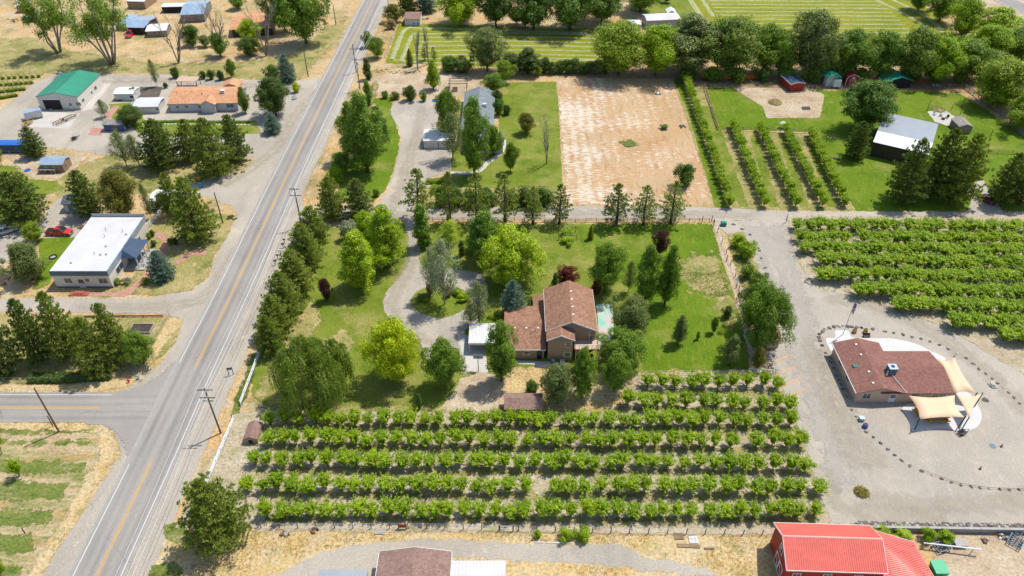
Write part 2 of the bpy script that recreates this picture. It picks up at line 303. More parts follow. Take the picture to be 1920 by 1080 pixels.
S('weed_field', 'fallow field with green weed bands at the lower left', 'field', [(-80, 797), (150, 797), (188, 812), (205, 850), (150, 930), (95, 1010), (45, 1100), (-80, 1110)], M['fallow'], 1, .8)
for i, (y0, y1, xr) in enumerate([(801, 811, 185), (827, 833, 172), (867, 886, 162), (905, 935, 128), (956, 984, 98), (1004, 1036, 72), (1062, 1090, 46)]):
    S('weed_band', '%s band of green weeds from the top in the fallow field' % nth(i+1), 'weeds', [(-90, y0), (xr*.6, y0-1), (xr, y0+2), (xr-14, y1), (xr*.5, y1+2), (-90, y1)], M['weeds'], 2+i*.5, 1.5, kind='stuff')
S('field_verge', 'golden dry verge between the fallow field and the road', 'grass', [(60, 792), (190, 795), (222, 825), (226, 845), (190, 900), (150, 970), (110, 1020), (70, 1100), (30, 1110), (95, 1010), (140, 930), (190, 850), (180, 815), (150, 803), (60, 800)], M['gold'], 6, 1.7)
S('field_verge_strip', 'golden dry strip below the side road', 'grass', [(-80, 791), (180, 792), (195, 800), (150, 808), (-80, 803)], M['gold'], 6.5, .9)
S('left_shoulder', 'gravel shoulder left of the main road beside the fallow field', 'gravel', [(195, 790), (236, 815), (240, 850), (250, 858), (140, 1085), (110, 1130), (40, 1130), (75, 1080), (130, 1000), (195, 900), (226, 850), (215, 815)], M['gravel'], 5, .5)
# east of the main road
S('road_verge', 'dry soil verge right of the main road', 'verge', [(735, -10), (755, -10), (735, 60), (720, 140), (700, 180), (650, 290), (620, 340), (585, 400), (548, 440), (520, 500), (490, 590), (470, 650), (420, 760), (380, 850), (330, 950), (300, 980), (330, 880), (430, 680), (530, 440), (620, 270)], M['dry'], 1, .5)
S('verge_weeds', 'green weeds along the verge under the power poles', 'weeds', [(640, 290), (660, 225), (690, 170), (705, 150), (712, 160), (700, 195), (672, 250), (650, 300), (610, 350), (600, 345)], M['weeds'], 2, 1., kind='stuff')
S('lower_verge_weeds', 'green weeds along the white rail fence below the pines', 'weeds', [(487, 660), (480, 700), (462, 745), (445, 780), (432, 790), (440, 750), (460, 700), (475, 660)], M['weeds'], 2, .8, kind='stuff')
S('right_shoulder', 'gravel shoulder on the right side of the main road', 'gravel', [(722, -10), (733, -10), (612, 270), (570, 360), (568, 412), (545, 445), (508, 560), (450, 690), (402, 800), (345, 930), (272, 1100), (225, 1100), (349, 810), (471, 540), (591, 270)], M['gravel'], 3, .45)
S('driveway_lane', 'long pale gravel lane running right from the main road', 'lane', [(535, 455), (562, 405), (598, 391), (720, 392), (1100, 387), (1330, 389), (1500, 397), (2000, 399), (2000, 412), (1480, 412), (1340, 415), (1330, 411), (780, 411), (700, 413), (592, 414), (560, 470)], M['gravel'], 6, .4)
S('house_driveway', 'pale curving driveway up to the grey-roofed house', 'driveway', smooth_line([(702, 393), (726, 362), (742, 310), (752, 262), (747, 240), (734, 215), (737, 197), (757, 187), (820, 186), (848, 205), (850, 262), (846, 300), (842, 322), (800, 335), (782, 360), (770, 393)], 4, True), M['gravel'], 6, .35)
S('property_lawn', 'large green lawn of the brown-roofed house', 'lawn', [(560, 480), (590, 430), (700, 420), (1335, 420), (1352, 480), (1378, 550), (1400, 640), (1405, 692), (1190, 700), (1000, 690), (940, 715), (850, 768), (560, 768), (492, 762), (470, 735), (490, 640), (530, 560)], M['lawn'], 4, .8)
S('right_lawn', 'lush green right side lawn of the brown-roofed house', 'lawn', [(1085, 425), (1333, 421), (1350, 480), (1376, 550), (1398, 640), (1402, 690), (1205, 697), (1195, 640), (1200, 560), (1130, 500), (1090, 450)], M['lawn2'], 5, 2.)
S('weedy_patch', 'pale weedy patch in the right lawn near the wire fence', 'weeds', [(1285, 482), (1338, 475), (1362, 525), (1385, 600), (1372, 620), (1340, 560), (1300, 545), (1270, 520)], M['weedlawn'], 6, 4.5, kind='stuff')
S('lawn_dry_patch', 'dry straw patch beside the pine row on the front lawn', 'grass', [(555, 600), (590, 560), (600, 600), (575, 650), (640, 620), (670, 640), (660, 655), (590, 660), (520, 720), (490, 755), (480, 740), (530, 640)], M['weedlawn'], 6, 2.0, kind='stuff')
S('fence_path', 'bare soil strip inside the wire fence right of the lawn', 'path', [(1335, 418), (1345, 418), (1362, 470), (1392, 545), (1408, 620), (1440, 700), (1420, 700), (1398, 640), (1376, 552), (1352, 480)], M['dirt'], 7, .5)
S('loop_driveway', 'gravel loop driveway in front of the brown-roofed house', 'driveway', smooth_line([(758, 410), (784, 410), (790, 455), (785, 485), (800, 505), (850, 505), (900, 515), (915, 550), (897, 600), (872, 622), (880, 645), (880, 700), (840, 690), (800, 672), (786, 642), (745, 608), (722, 585), (722, 552), (748, 522), (768, 490), (767, 450)], 4, True), M['gravel'], 7, .4)
S('loop_island', 'grassy island in the loop driveway under two silver trees', 'lawn', smooth_line([(769, 567), (785, 545), (820, 535), (860, 540), (884, 560), (870, 580), (835, 597), (800, 592), (778, 580)], 5, True), M['lawn'], 8, .35)
S('garage_slab', 'pale concrete slab in front of the small white-roofed carport', 'slab', [(856, 628), (908, 632), (915, 700), (872, 696), (866, 660)], M['concrete'], 9, .12)
S('yard_dirt', 'bare dirt yard behind the basketball post', 'dirt', [(862, 712), (900, 698), (945, 705), (945, 770), (840, 772), (815, 768), (845, 745)], M['dirt'], 8, .8)
S('back_yard', 'dry straw yard between the brown-roofed house and the orchard', 'yard', [(945, 690), (1050, 688), (1130, 700), (1185, 712), (1172, 745), (1160, 768), (1000, 772), (945, 768)], M['gold'], 8, .8)
S('patio', 'concrete patio along the back wall of the brown-roofed house', 'patio', [(968, 676), (1062, 680), (1060, 689), (1010, 690), (1000, 684), (968, 683)], M['concrete'], 10, .08)
S('orchard_soil', 'pale bare soil floor of the front peach orchard', 'soil', [(440, 778), (500, 768), (840, 772), (940, 770), (1160, 768), (1188, 705), (1300, 700), (1452, 702), (1490, 765), (1520, 850), (1552, 930), (1570, 990), (330, 990), (372, 905)], M['soil'], 5, .6)
for i, (y, x0, x1) in enumerate([(738, 1200, 1470), (768, 500, 1480), (804, 490, 1505), (843, 490, 1510), (886, 480, 1525), (931, 490, 1530), (975, 500, 1530)]):
    S('weed_strip', '%s strip of thin grass from the back between the front orchard rows' % nth(i+1), 'grass', [(x0, y-7), ((x0+x1)/2, y-6), (x1, y-5), (x1, y+5), ((x0+x1)/2, y+4), (x0, y+3)], M['weedlawn'], 6+(i%2)*.5, 1.3, kind='stuff')
S('fence_track', 'pale wheel track below the wire fence of the front orchard', 'track', [(480, 986), (1440, 988), (1600, 992), (1450, 1003), (1200, 1001), (900, 998), (480, 996)], M['soil'], 7, .7)
S('farm_track', 'grey gravel farm track across the bottom of the picture', 'track', smooth_line([(440, 1110), (540, 1068), (590, 1040), (690, 1020), (820, 1012), (960, 1018), (1130, 1022), (1170, 1022), (1215, 1046), (1290, 1058), (1345, 1075), (1300, 1080), (1200, 1068), (1080, 1056), (960, 1052), (850, 1048), (842, 1130), (640, 1140)], 4, True), M['gravel'], 4, .8)
S('bottom_gold', 'bright golden straw along the bottom edge', 'grass', [(280, 1000), (480, 996), (1450, 1003), (1480, 1140), (240, 1140), (270, 1060)], M['gold'], 2, 1.)
S('road_side_green', 'green weedy verge by the bottom pine', 'weeds', [(308, 985), (345, 978), (365, 1010), (330, 1022), (308, 1010)], M['weeds'], 4, .8, kind='stuff')
S('bottom_green', 'green weedy verge by the fallen dead stump', 'weeds', [(285, 1060), (330, 1052), (345, 1072), (330, 1100), (270, 1100)], M['weeds'], 4, .8, kind='stuff')
S('gravel_lot', 'large pale gravel lot around the brown-roofed building on the right', 'gravel lot', [(1335, 416), (1478, 411), (1484, 450), (1502, 500), (1540, 540), (1620, 562), (1760, 608), (1880, 675), (2000, 740), (2000, 985), (1605, 982), (1560, 985), (1540, 930), (1510, 840), (1480, 755), (1446, 690), (1420, 610), (1395, 520), (1365, 440)], M['gravel2'], 8, .7)
S('lot_margin', 'pale sandy margin between the gravel lot and the right orchard', 'soil', [(1480, 440), (1500, 500), (1530, 540), (1620, 562), (1700, 585), (1800, 630), (1900, 690), (2000, 760), (2000, 720), (1900, 660), (1770, 590), (1640, 545), (1540, 515), (1500, 450)], M['soil'], 9, 1.)
S('right_orchard_soil', 'pale soil floor of the right peach orchard', 'soil', [(1476, 407), (2000, 405), (2000, 740), (1900, 665), (1760, 600), (1600, 552), (1515, 532), (1482, 450)], M['soil'], 7, .6)
S('bush_bed', 'weedy bed under the bushes beside the gravel lot', 'weeds', [(1362, 440), (1395, 435), (1420, 500), (1445, 560), (1460, 620), (1440, 660), (1410, 600), (1385, 520)], M['weedlawn'], 10, 1., kind='stuff')
S('barn_yard', 'pale dusty yard right of the red barn', 'yard', [(1730, 1000), (1960, 1000), (1960, 1120), (1780, 1120)], M['dirt'], 3, 1.5)
# north of the lane
S('garden_lot', 'bare tan garden lot north of the round driveway', 'garden', [(700, 139), (870, 139), (905, 152), (890, 172), (860, 178), (700, 177)], M['dirt'], 3, .8)
S('alfalfa_field', 'mown alfalfa field with pale windrows at top centre', 'field', [(748, 44), (850, 46), (960, 50), (1150, 55), (1180, 120), (960, 127), (800, 121), (722, 119)], M['alfalfa'], 2, .8)
S('far_alfalfa_field', 'mown alfalfa field with pale windrows at top right', 'field', [(1270, -40), (1640, -40), (1700, -8), (1745, 20), (1790, 62), (1805, 85), (1500, 85), (1350, 60), (1315, 25)], M['alfalfa'], 2, .8)
S('far_grass', 'green grass beside the white metal shed at top centre', 'grass', [(1200, -40), (1270, -40), (1300, 15), (1325, 35), (1260, 40), (1180, 20)], M['lawn'], 2, 1.)
S('driveway_lawn', 'green lawn left of the curving driveway', 'lawn', [(642, 330), (690, 255), (715, 225), (700, 185), (740, 180), (732, 205), (745, 240), (750, 262), (740, 310), (724, 355), (700, 378), (660, 380), (630, 370)], M['lawn2'], 4, .6)
S('house_lawn', 'green lawn right of the grey-roofed house', 'lawn', [(936, 155), (1043, 153), (1048, 215), (1055, 352), (960, 372), (800, 380), (810, 340), (845, 325), (812, 290), (850, 275), (905, 310), (935, 250)], M['lawn'], 4, .5)
S('hedge_bed', 'shaded bed under the shrubs on the north side of the lane', 'bed', [(790, 352), (1050, 352), (1056, 384), (790, 386)], M['weedlawn'], 5, .8)
S('tilled_field', 'rectangular bare orange-brown field streaked with white', 'field', [(1046, 146), (1060, 140), (1272, 145), (1290, 210), (1336, 385), (1064, 383), (1056, 300)], M['tilled'], 3, 1.6)
S('row_orchard_floor', 'mown grass alleys of the diagonal fruit tree rows', 'orchard floor', [(1262, 148), (1318, 165), (1350, 246), (1530, 250), (1604, 396), (1342, 392)], M['weedlawn'], 4, .5)
S('row_edge_lawn', 'narrow green lawn strip left of the first diagonal row', 'lawn', [(1262, 148), (1275, 148), (1366, 392), (1342, 392), (1290, 210)], M['lawn2'], 5, .3)
for i in range(4):
    a = [1335, 1420, 1473, 1524][i]; b_ = [1405, 1462, 1518, 1570][i]
    S('alley_grass', '%s green grass alley from the left between the diagonal rows' % nth(i+1), 'grass', [(a-14+(-22 if i == 0 else 0), 200 if i == 0 else 256), (a+2, 200 if i == 0 else 256), (b_-2, 388), (b_-18, 388)], M['lawn'], 5, .6, kind='stuff')
S('east_lawn', 'bright green lawn of the metal-roofed barn lot', 'lawn', [(1322, 165), (1450, 164), (1560, 170), (1660, 167), (1800, 176), (1840, 200), (1930, 262), (1990, 300), (1990, 396), (1606, 396), (1528, 247), (1350, 243)], M['lawn2'], 5, .7)
S('east_dirt', 'raked bare dirt patch on the barn lawn', 'dirt', [(1372, 164), (1520, 166), (1546, 178), (1537, 221), (1438, 222), (1430, 200), (1394, 178)], M['dirt'], 6, .4)
S('east_driveway', 'short gravel drive where the dark red car stands', 'driveway', [(1812, 398), (1822, 375), (1812, 355), (1842, 335), (1850, 350), (1858, 370), (1885, 400)], M['gravel'], 7, .5)
S('tree_line_floor', 'brown leaf litter under the long tree line', 'soil', [(1060, 122), (1900, 130), (1990, 200), (1890, 180), (1800, 174), (1560, 168), (1300, 162), (1265, 147), (1060, 146)], M['litter'], 4, 1.2)
S('top_right_verge', 'bare tan verge below the road at top right', 'verge', [(1790, -40), (1850, -40), (1960, 20), (2000, 60), (1930, 60), (1860, 25)], M['dirt'], 3, 1.)
S('vineyard_soil', 'grassy vineyard plot at the left edge', 'vineyard', [(-60, 138), (75, 142), (30, 175), (-60, 205)], M['weedlawn'], 3, .8)
S('front_garden', 'small green garden lawn below the small round tree', 'lawn', [(205, 195), (245, 193), (262, 215), (275, 228), (480, 226), (490, 250), (310, 258), (262, 252), (245, 235), (210, 222)], M['lawn'], 4, .4)
S('dark_bed', 'dark tilled garden bed behind the white garden shed', 'garden bed', [(263, 163), (305, 163), (298, 182), (256, 184)], M['garden'], 4, .25)
S('court_slab', 'pale concrete apron in front of the open workshop door', 'slab', [(76, 208), (150, 213), (128, 242), (55, 238)], M['concrete'], 4, .15)
S('side_slab', 'pale concrete apron along the right side of the workshop', 'slab', [(152, 210), (200, 148), (215, 148), (172, 205)], M['concrete'], 4, .15)
S('brick_path', 'pink brick path beside the small round garden tree', 'path', [(214, 198), (225, 199), (206, 222), (192, 221)], M['brick'], 5, .08)
S('brick_bed', 'pink brick bed left of the small blue shed', 'path', [(172, 240), (194, 240), (190, 254), (165, 253)], M['brick'], 5, .2)
# roads with painted lines
def wl(pts): return [P(*q) for q in pts]
YL = [(-52.6, 420), (-54.9, 304.5), (-57.5, 186.2), (-58.2, 123.5), (-58.75, 100), (-58.9, 78.3), (-59.2, 58), (-59.4, 20)]
CL = smooth_line([(x-.02, y) for x, y in YL], 6)
rd = strip('main_road', CL, 8.3, M['road'], .104, None, True); tag(rd, 'grey two-lane asphalt road with yellow centre line', 'road', None, 'structure')
def off(line, d):
    o = []
    for i, p in enumerate(line):
        a = Vector(line[max(i-1, 0)]); b = Vector(line[min(i+1, len(line)-1)]); e = (b-a).normalized(); o.append((p[0]-e.y*d, p[1]+e.x*d))
    return o
def clip(line, y0, y1): return [p for p in line if y0 <= p[1] <= y1]
FL_ = smooth_line([(x, y) for x, y in YL], 40)
L1, R1 = off(FL_, -3.42), off(FL_, 3.42)   # line runs toward the camera: minus = left side of the picture
yj0 = P(366, 692)[1]; yj1 = P(286, 866)[1]; jl0 = P(337, 684)[1]; jl1 = P(244, 866)[1]
for nm, ln in (('edge_line', clip(L1, jl0, 500)), ('edge_line', clip(L1, 0, jl1)), ('edge_line', R1)): strip(nm, ln, .15, M['wline'], .110, rd)
for d in (-.16, .16):
    strip('centre_line', clip(off(FL_, d), yj0, 500), .13, M['yline'], .110, rd); strip('centre_line', clip(off(FL_, d), 0, yj1), .13, M['yline'], .110, rd)
# side road with its flared mouth
SIDE = [(-140, 737), (150, 738), (215, 738), (262, 731), (300, 706), (330, 680), (352, 668), (300, 800), (262, 880), (246, 862), (238, 830), (222, 806), (200, 795), (160, 791), (-140, 790)]
def roadsheet(name, label, poly, z):
    o = sheet(name, label, 'road', poly, M['road'], z/.008, .1, .5); l = o.data.uv_layers.new(name='UVMap'); y0 = P(0, 765)[1]
    co = np.empty(len(o.data.vertices)*3); o.data.vertices.foreach_get('co', co); co = co.reshape(-1, 3); li = np.empty(len(o.data.loops), int); o.data.loops.foreach_get('vertex_index', li)
    l.data.foreach_set('uv', np.stack([np.clip(co[li, 1]-y0, -3, 3), co[li, 0]], 1).ravel()); return o
sr = roadsheet('side_road', 'grey asphalt side road joining from the left', SIDE, .096)
strip('edge_line', wl([(-140, 740.5), (210, 741)]), .14, M['wline'], .110, sr)
for d in (-.16, .16): strip('centre_line', [(x, y+d) for x, y in wl([(-140, 765), (187, 765)])], .13, M['yline'], .110, sr)
fr = strip('far_road', wl([(1790, -45), (1890, 2), (1980, 42)]), 9, M['road'], .09, None, True); tag(fr, 'grey asphalt road crossing the top right corner', 'road', None, 'structure')
strip('edge_line', wl([(1805, -50), (1925, 8)]), .25, M['wline'], .095, fr); strip('edge_line', wl([(1770, -43), (1925, 30)]), .25, M['wline'], .095, fr)
for i, (a, b_) in enumerate([((1443, 684), (1477, 668)), ((1450, 706), (1491, 688)), ((1458, 730), (1502, 708)), ((1480, 744), (1512, 729))]):
    o = strip('parking_line', wl([a, b_]), .22, M['oline'], .085); tag(o, '%s faded orange parking line from the back on the gravel lot' % nth(i+1), 'parking line', 'orange parking lines', 'structure')
# windrows of cut hay: low mounds lying on the two fields
M['hay'] = gmat('cut_hay', [(.3, C(166, 172, 112)), (.6, C(192, 194, 146))], .6, [(C(160, 170, 90), 1.2, .62, .06, None)], .35, 3)
def windrow(pts, w, parent, h=.22):
    line = smooth_line([P(*q) for q in pts], 10) if len(pts) > 2 else [tuple(Vector(P(*pts[0])).lerp(Vector(P(*pts[1])), k/30)) for k in range(31)]
    V = []; F = []; rng = random.Random(len(bpy.data.objects))
    for i, p in enumerate(line):
        a = Vector(line[max(i-1, 0)]); b = Vector(line[min(i+1, len(line)-1)]); d = (b-a).normalized(); n = Vector((-d.y, d.x)); ww = w*rng.uniform(.75, 1.2); c = rng.uniform(-.2, .2)
        for s, z in ((-.5, .01), (-.22, h*rng.uniform(.6, 1)), (.2, h*rng.uniform(.6, 1)), (.5, .01)): V.append((p[0]+n.x*(ww*s+c), p[1]+n.y*(ww*s+c), z))
        if i:
            k = 4*i
            for q in range(3): F.append((k-4+q, k+q, k+1+q, k-3+q))
    me = mesh('windrow', V, F, M['hay'], True); at = me.attributes.new('sd', 'FLOAT', 'POINT'); at.data.foreach_set('value', [9.]*len(V)); return add('windrow', me, parent)
af = bpy.data.objects['alfalfa_field']; ff = bpy.data.objects['far_alfalfa_field']
windrow([(735, 112), (750, 72), (762, 53), (790, 53), (850, 54), (1100, 62)], 1.7, af); windrow([(752, 116), (768, 75), (778, 62)], 1.6, af)
for k, y in enumerate([63, 70, 78, 86, 94, 102, 109]): windrow([(772+2*k % 9, y+1), (960, y-2+.02*y), (1150, y+3)], .95, af)
windrow([(738, 112), (790, 117), (900, 118), (1120, 113)], 1.4, af)
windrow([(1290, -8), (1302, 12), (1318, 35)], 2, ff); windrow([(1312, -8), (1324, 10), (1338, 32)], 1.8, ff)
for k, y in enumerate([-6, 1.5, 8, 14.5, 21.5, 28.5, 36, 44, 52, 60]): windrow([(1325+k*3.4, y), (1500, y+1), (1640+k*8, y+2)], 1.05, ff)
windrow([(1635, -4), (1680, 18), (1725, 42), (1745, 62)], 1.8, ff); windrow([(1655, -8), (1705, 14), (1745, 38), (1770, 62)], 1.8, ff)

M['tracksoil'] = gmat('track_sand', [(.3, C(204, 192, 170)), (.6, C(216, 204, 182))], .2, [], .18, 3, soft=.9)
S('worn_lane', 'darker packed wheel lane down the left of the gravel lot', 'gravel', [(1395, 424), (1470, 424), (1492, 500), (1520, 580), (1545, 690), (1560, 780), (1600, 900), (1560, 930), (1525, 800), (1500, 720), (1462, 620), (1430, 520)], gmat('packed_gravel', [(.3, C(178, 170, 158)), (.6, C(190, 182, 169))], .1, [(C(206, 196, 178), .25, .64, .06, (1.5, .4))], .16, 3, soft=1.0), 9.4, 3.5)
for i, (pts, w) in enumerate([([(1546, 655), (1556, 700), (1580, 760), (1606, 815), (1640, 860)], 5), ([(1520, 640), (1530, 700), (1552, 760), (1580, 820), (1610, 870)], 4), ([(1560, 560), (1640, 575), (1740, 620), (1840, 690), (1910, 760)], 6), ([(1640, 940), (1740, 950), (1840, 945), (1940, 930)], 5), ([(1545, 900), (1580, 950), (1640, 965), (1760, 968)], 5)]):
    q = smooth_line(pts, 4); S('wheel_track', '%s pale wheel track on the gravel lot, counted from the orange lines' % nth(i+1), 'track', [(x, y-w/2) for x, y in q]+[(x, y+w/2) for x, y in reversed(q)], M['tracksoil'], 10+i*.5, 2.2, kind='stuff')

for i, (lb, pts, w) in enumerate([('pale tyre track curving off the main road onto the upper gravel apron', [(600, 170), (555, 215), (525, 270), (480, 310), (420, 345)], 5), ('pale tyre track on the lower gravel apron near the corner', [(440, 470), (405, 530), (370, 565), (300, 574), (160, 574)], 4), ('pale tyre track along the workshop lane', [(60, 200), (120, 165), (250, 150), (420, 158), (560, 165)], 3), ('pale tyre track round the left of the loop driveway', [(775, 440), (772, 490), (748, 535), (735, 570), (752, 600), (800, 640)], 5), ('pale tyre track up the curving driveway', [(735, 390), (752, 350), (770, 290), (785, 240), (790, 205)], 5), ('pale tyre track along the lane', [(600, 401), (800, 401), (1100, 399), (1400, 404)], 3), ('pale tyre track at the lane mouth', [(548, 440), (572, 415), (610, 402), (700, 400)], 4)]):
    q = smooth_line(pts, 4); S('wheel_track', lb, 'track', [(x-w*.4, y-w/2) for x, y in q]+[(x+w*.4, y+w/2) for x, y in reversed(q)], M['tracksoil'], 8.6+i*.5, 1.6, kind='stuff')
# ------------------------------------------------------------------ trees
LM = {}
def L_(n, a, b, **k): LM[n] = leafmat(n+'_leaves', a, b, **k)
L_('peach', (.17, .31, .006), (.42, .55, .012)); L_('green', (.105, .21, .016), (.265, .385, .036)); L_('dark', (.07, .145, .018), (.165, .27, .034))
L_('lime', (.24, .38, .010), (.46, .58, .02)); L_('yellow', (.33, .45, .006), (.62, .68, .012)); L_('olive', (.135, .185, .045), (.285, .345, .10)); L_('silver', (.22, .27, .15), (.42, .46, .29))
L_('pine', (.15, .22, .03), (.36, .43, .07)); L_('darkpine', (.085, .145, .026), (.22, .29, .05)); L_('gold', (.16, .165, .025), (.30, .28, .04)); L_('blue', (.13, .22, .19), (.29, .41, .35)); L_('purple', (.075, .028, .032), (.17, .06, .055)); L_('red', (.12, .022, .018), (.22, .05, .03))
L_('willow', (.10, .175, .02), (.27, .37, .045)); L_('yew', (.06, .115, .014), (.14, .21, .03)); L_('tan', (.30, .22, .10), (.45, .36, .2)); L_('hedge', (.17, .27, .012), (.34, .44, .03)); L_('weed', (.14, .22, .03), (.30, .36, .09)); L_('straw', (.55, .42, .17), (.75, .62, .32), trans=.5)
M['bark'] = pmat('grey_brown_bark', (.13, .10, .075), .95, .3, 3, bump=.5, stretch=(3, 3)); M['deadwood'] = pmat('bleached_dead_wood', (.30, .265, .22), .9, .22, 2); M['palebark'] = pmat('pale_aspen_bark', (.42, .40, .35), .85, .25, 2)
class Cards:
    def __init__(s, seed): s.r = np.random.default_rng(seed); s.V = []; s.n = 0
    def leaves(s, c, nrm, L, W):
        """diamond leaf cards at centres c facing nrm"""
        r = s.r; N = len(c); nrm = nrm/(np.linalg.norm(nrm, axis=1, keepdims=True)+1e-9); a = r.normal(size=(N, 3)); u = np.cross(nrm, a); u /= np.linalg.norm(u, axis=1, keepdims=True)+1e-9; v = np.cross(nrm, u)
        k = r.uniform(.7, 1.3, (N, 1)); l = L*k; w = W*k
        s.V.append(np.stack([c-u*l, c+v*w+nrm*w*.25, c+u*l, c-v*w+nrm*w*.25], 1).reshape(-1, 3)); s.n += N
    def blades(s, c, d, L, W):
        """narrow blades starting at c along d (two-point quads)"""
        r = s.r; N = len(c); d = d/(np.linalg.norm(d, axis=1, keepdims=True)+1e-9); u = np.cross(d, r.normal(size=(N, 3))); u /= np.linalg.norm(u, axis=1, keepdims=True)+1e-9
        k = r.uniform(.7, 1.25, (N, 1)); s.V.append(np.stack([c, c+d*L*k*.5+u*W, c+d*L*k, c+d*L*k*.5-u*W], 1).reshape(-1, 3)); s.n += N
    def me(s, name, mat):
        V = np.concatenate(s.V); F = np.arange(s.n*4).reshape(-1, 4); return mesh(name, V, F, mat)
def limb(mb, a, b, r0, r1, rng, k=3, wob=.08, n=5):
    a = Vector(a); b = Vector(b); L = (b-a).length; pts = []; rs = []
    for i in range(k+1):
        t = i/k; q = a.lerp(b, t)
        if 0 < i < k: q += Vector((rng.uniform(-1, 1), rng.uniform(-1, 1), rng.uniform(0, 1)))*L*wob
        pts.append(q); rs.append(r0+(r1-r0)*t)
    mb.tube(pts, rs, n)
PROF = {'vase': lambda t: (.34+.9*t) if t < .62 else .9*math.sqrt(max(.05, 1-((t-.62)*2.3)**2)), 'round': lambda t: math.sqrt(max(0, 1-(2*t-1)**2)), 'oval': lambda t: math.sqrt(max(0, 1-(2*t-.86)**2)) if t < .93 else .35, 'wide': lambda t: min(1., .55+t*1.2) if t < .5 else math.sqrt(max(.02, 1-((t-.5)*1.9)**2)), 'column': lambda t: min(1, t*4+.35)*(1-max(0, t-.55)*1.5), 'cone': lambda t: max(.06, (1-t)**.85)*min(1, .6+t*4)}
def broadleaf(seed, h, r, base, prof, nl, nleaf, lr, leaf, dens=1., trunk_r=None, up=.25):
    rng = random.Random(seed); cc = Cards(seed); mb = MB(); f = PROF[prof]; tr = trunk_r or h*.022; top = Vector((rng.uniform(-.1, .1)*r, rng.uniform(-.1, .1)*r, h*.72))
    limb(mb, (0, 0, -.3), top, tr*1.25, tr*.3, rng, 4, .015, 7)
    for i in range(nl):
        t = (i+.5+rng.uniform(-.4, .4))/nl; z = base+(h-base)*t; R = f(t)*r*(1+.22*math.sin(3*i*2.399+seed)+rng.uniform(-.12, .12)); a = i*2.399+rng.uniform(-.5, .5); rad = lr*rng.uniform(.6, 1.35)*(.75+.4*f(t)); d = max(0, R-rad*.7)*rng.uniform(.45, 1.08)
        if rng.random() < .22: d *= .35
        c = np.array([math.cos(a)*d, math.sin(a)*d, min(z, h-rad*.55)]); zb = max(base*.5, c[2]*.45)
        limb(mb, (0, 0, zb), (c[0], c[1], c[2]-rad*.2), tr*.45, tr*.1, rng, 3, .06, 4)
        n = int(nleaf*dens*rng.uniform(.75, 1.25)*(rad/lr)**2); dv = cc.r.normal(size=(n, 3)); dv[:, 2] += up; dv /= np.linalg.norm(dv, axis=1, keepdims=True)
        # each lobe is broken into sprigs so that its outline is ragged
        spr = cc.r.normal(size=(11, 3)); spr /= np.linalg.norm(spr, axis=1, keepdims=True); sl = cc.r.uniform(.5, 1.5, 11); dots = dv @ spr.T; near = dots.argmax(1); q = np.clip((dots.max(1)-.55)/.45, 0, 1)
        rr = rad*(cc.r.uniform(.62, 1., n)*(.6+.75*q*sl[near])); p = c+dv*rr[:, None]*np.array([1, 1, .82])
        cc.leaves(p, dv+cc.r.normal(size=(n, 3))*.55+np.array([0, 0, .35]), leaf, leaf*.52)
    return mb, cc
def conifer(seed, h, r, base, levels, nb, tuft, blade, droop=-.1, power=.75, side=5, fill=1.0, sparse=0.):
    rng = random.Random(seed); cc = Cards(seed); mb = MB(); tr = h*.02; limb(mb, (0, 0, -.3), (rng.uniform(-.1, .1), rng.uniform(-.1, .1), h*.97), tr*1.3, tr*.15, rng, 5, .01, 7)
    CP = []; CD = []
    for k in range(levels):
        t = k/(levels-1); z = base+(h*.97-base)*t**.95; R = r*max(.07, (1-t)**power)*min(1, .72+t*2.2); m = max(3, int(nb*(1-t*.45)))
        for j in range(m):
            if rng.random() < sparse: continue
            a = 2*math.pi*(j+rng.uniform(-.35, .35))/m+k*1.1; Lb = R*rng.uniform(.72, 1.15); el = droop+.55*t+rng.uniform(-.12, .12); d = Vector((math.cos(a)*math.cos(el), math.sin(a)*math.cos(el), math.sin(el))); o = Vector((0, 0, z)); e = o+d*Lb+Vector((0, 0, Lb*.10))
            if Lb > .5: mb.tube([o, e], [tr*.28*(1-t*.6), tr*.06], 3)
            u = Vector((-d.y, d.x, 0)).normalized(); steps = max(3, int(Lb/.34*fill))
            for q in range(steps):
                s = .22+.78*(q+rng.random()*.8)/steps; wd = Lb*.34*(1.15-s)
                for w in range(side):
                    lat = rng.uniform(-1, 1)*wd; pos = o+d*(Lb*s)+Vector((0, 0, Lb*.10*s))+u*lat; CP.append((pos.x, pos.y, pos.z+rng.uniform(-.12, .12))); dd = d*.8+u*(lat/max(wd, .01))*.7+Vector((0, 0, .45)); CD.append((dd.x, dd.y, dd.z))
    for q in range(14): CP.append((rng.uniform(-.08, .08), rng.uniform(-.08, .08), h*.93+rng.random()*h*.06)); CD.append((rng.uniform(-.4, .4), rng.uniform(-.4, .4), 1))
    CP = np.repeat(np.array(CP), tuft, 0); CD = np.repeat(np.array(CD), tuft, 0); CD = CD+cc.r.normal(size=CD.shape)*.62
    cc.blades(CP, CD, blade, blade*.13); return mb, cc
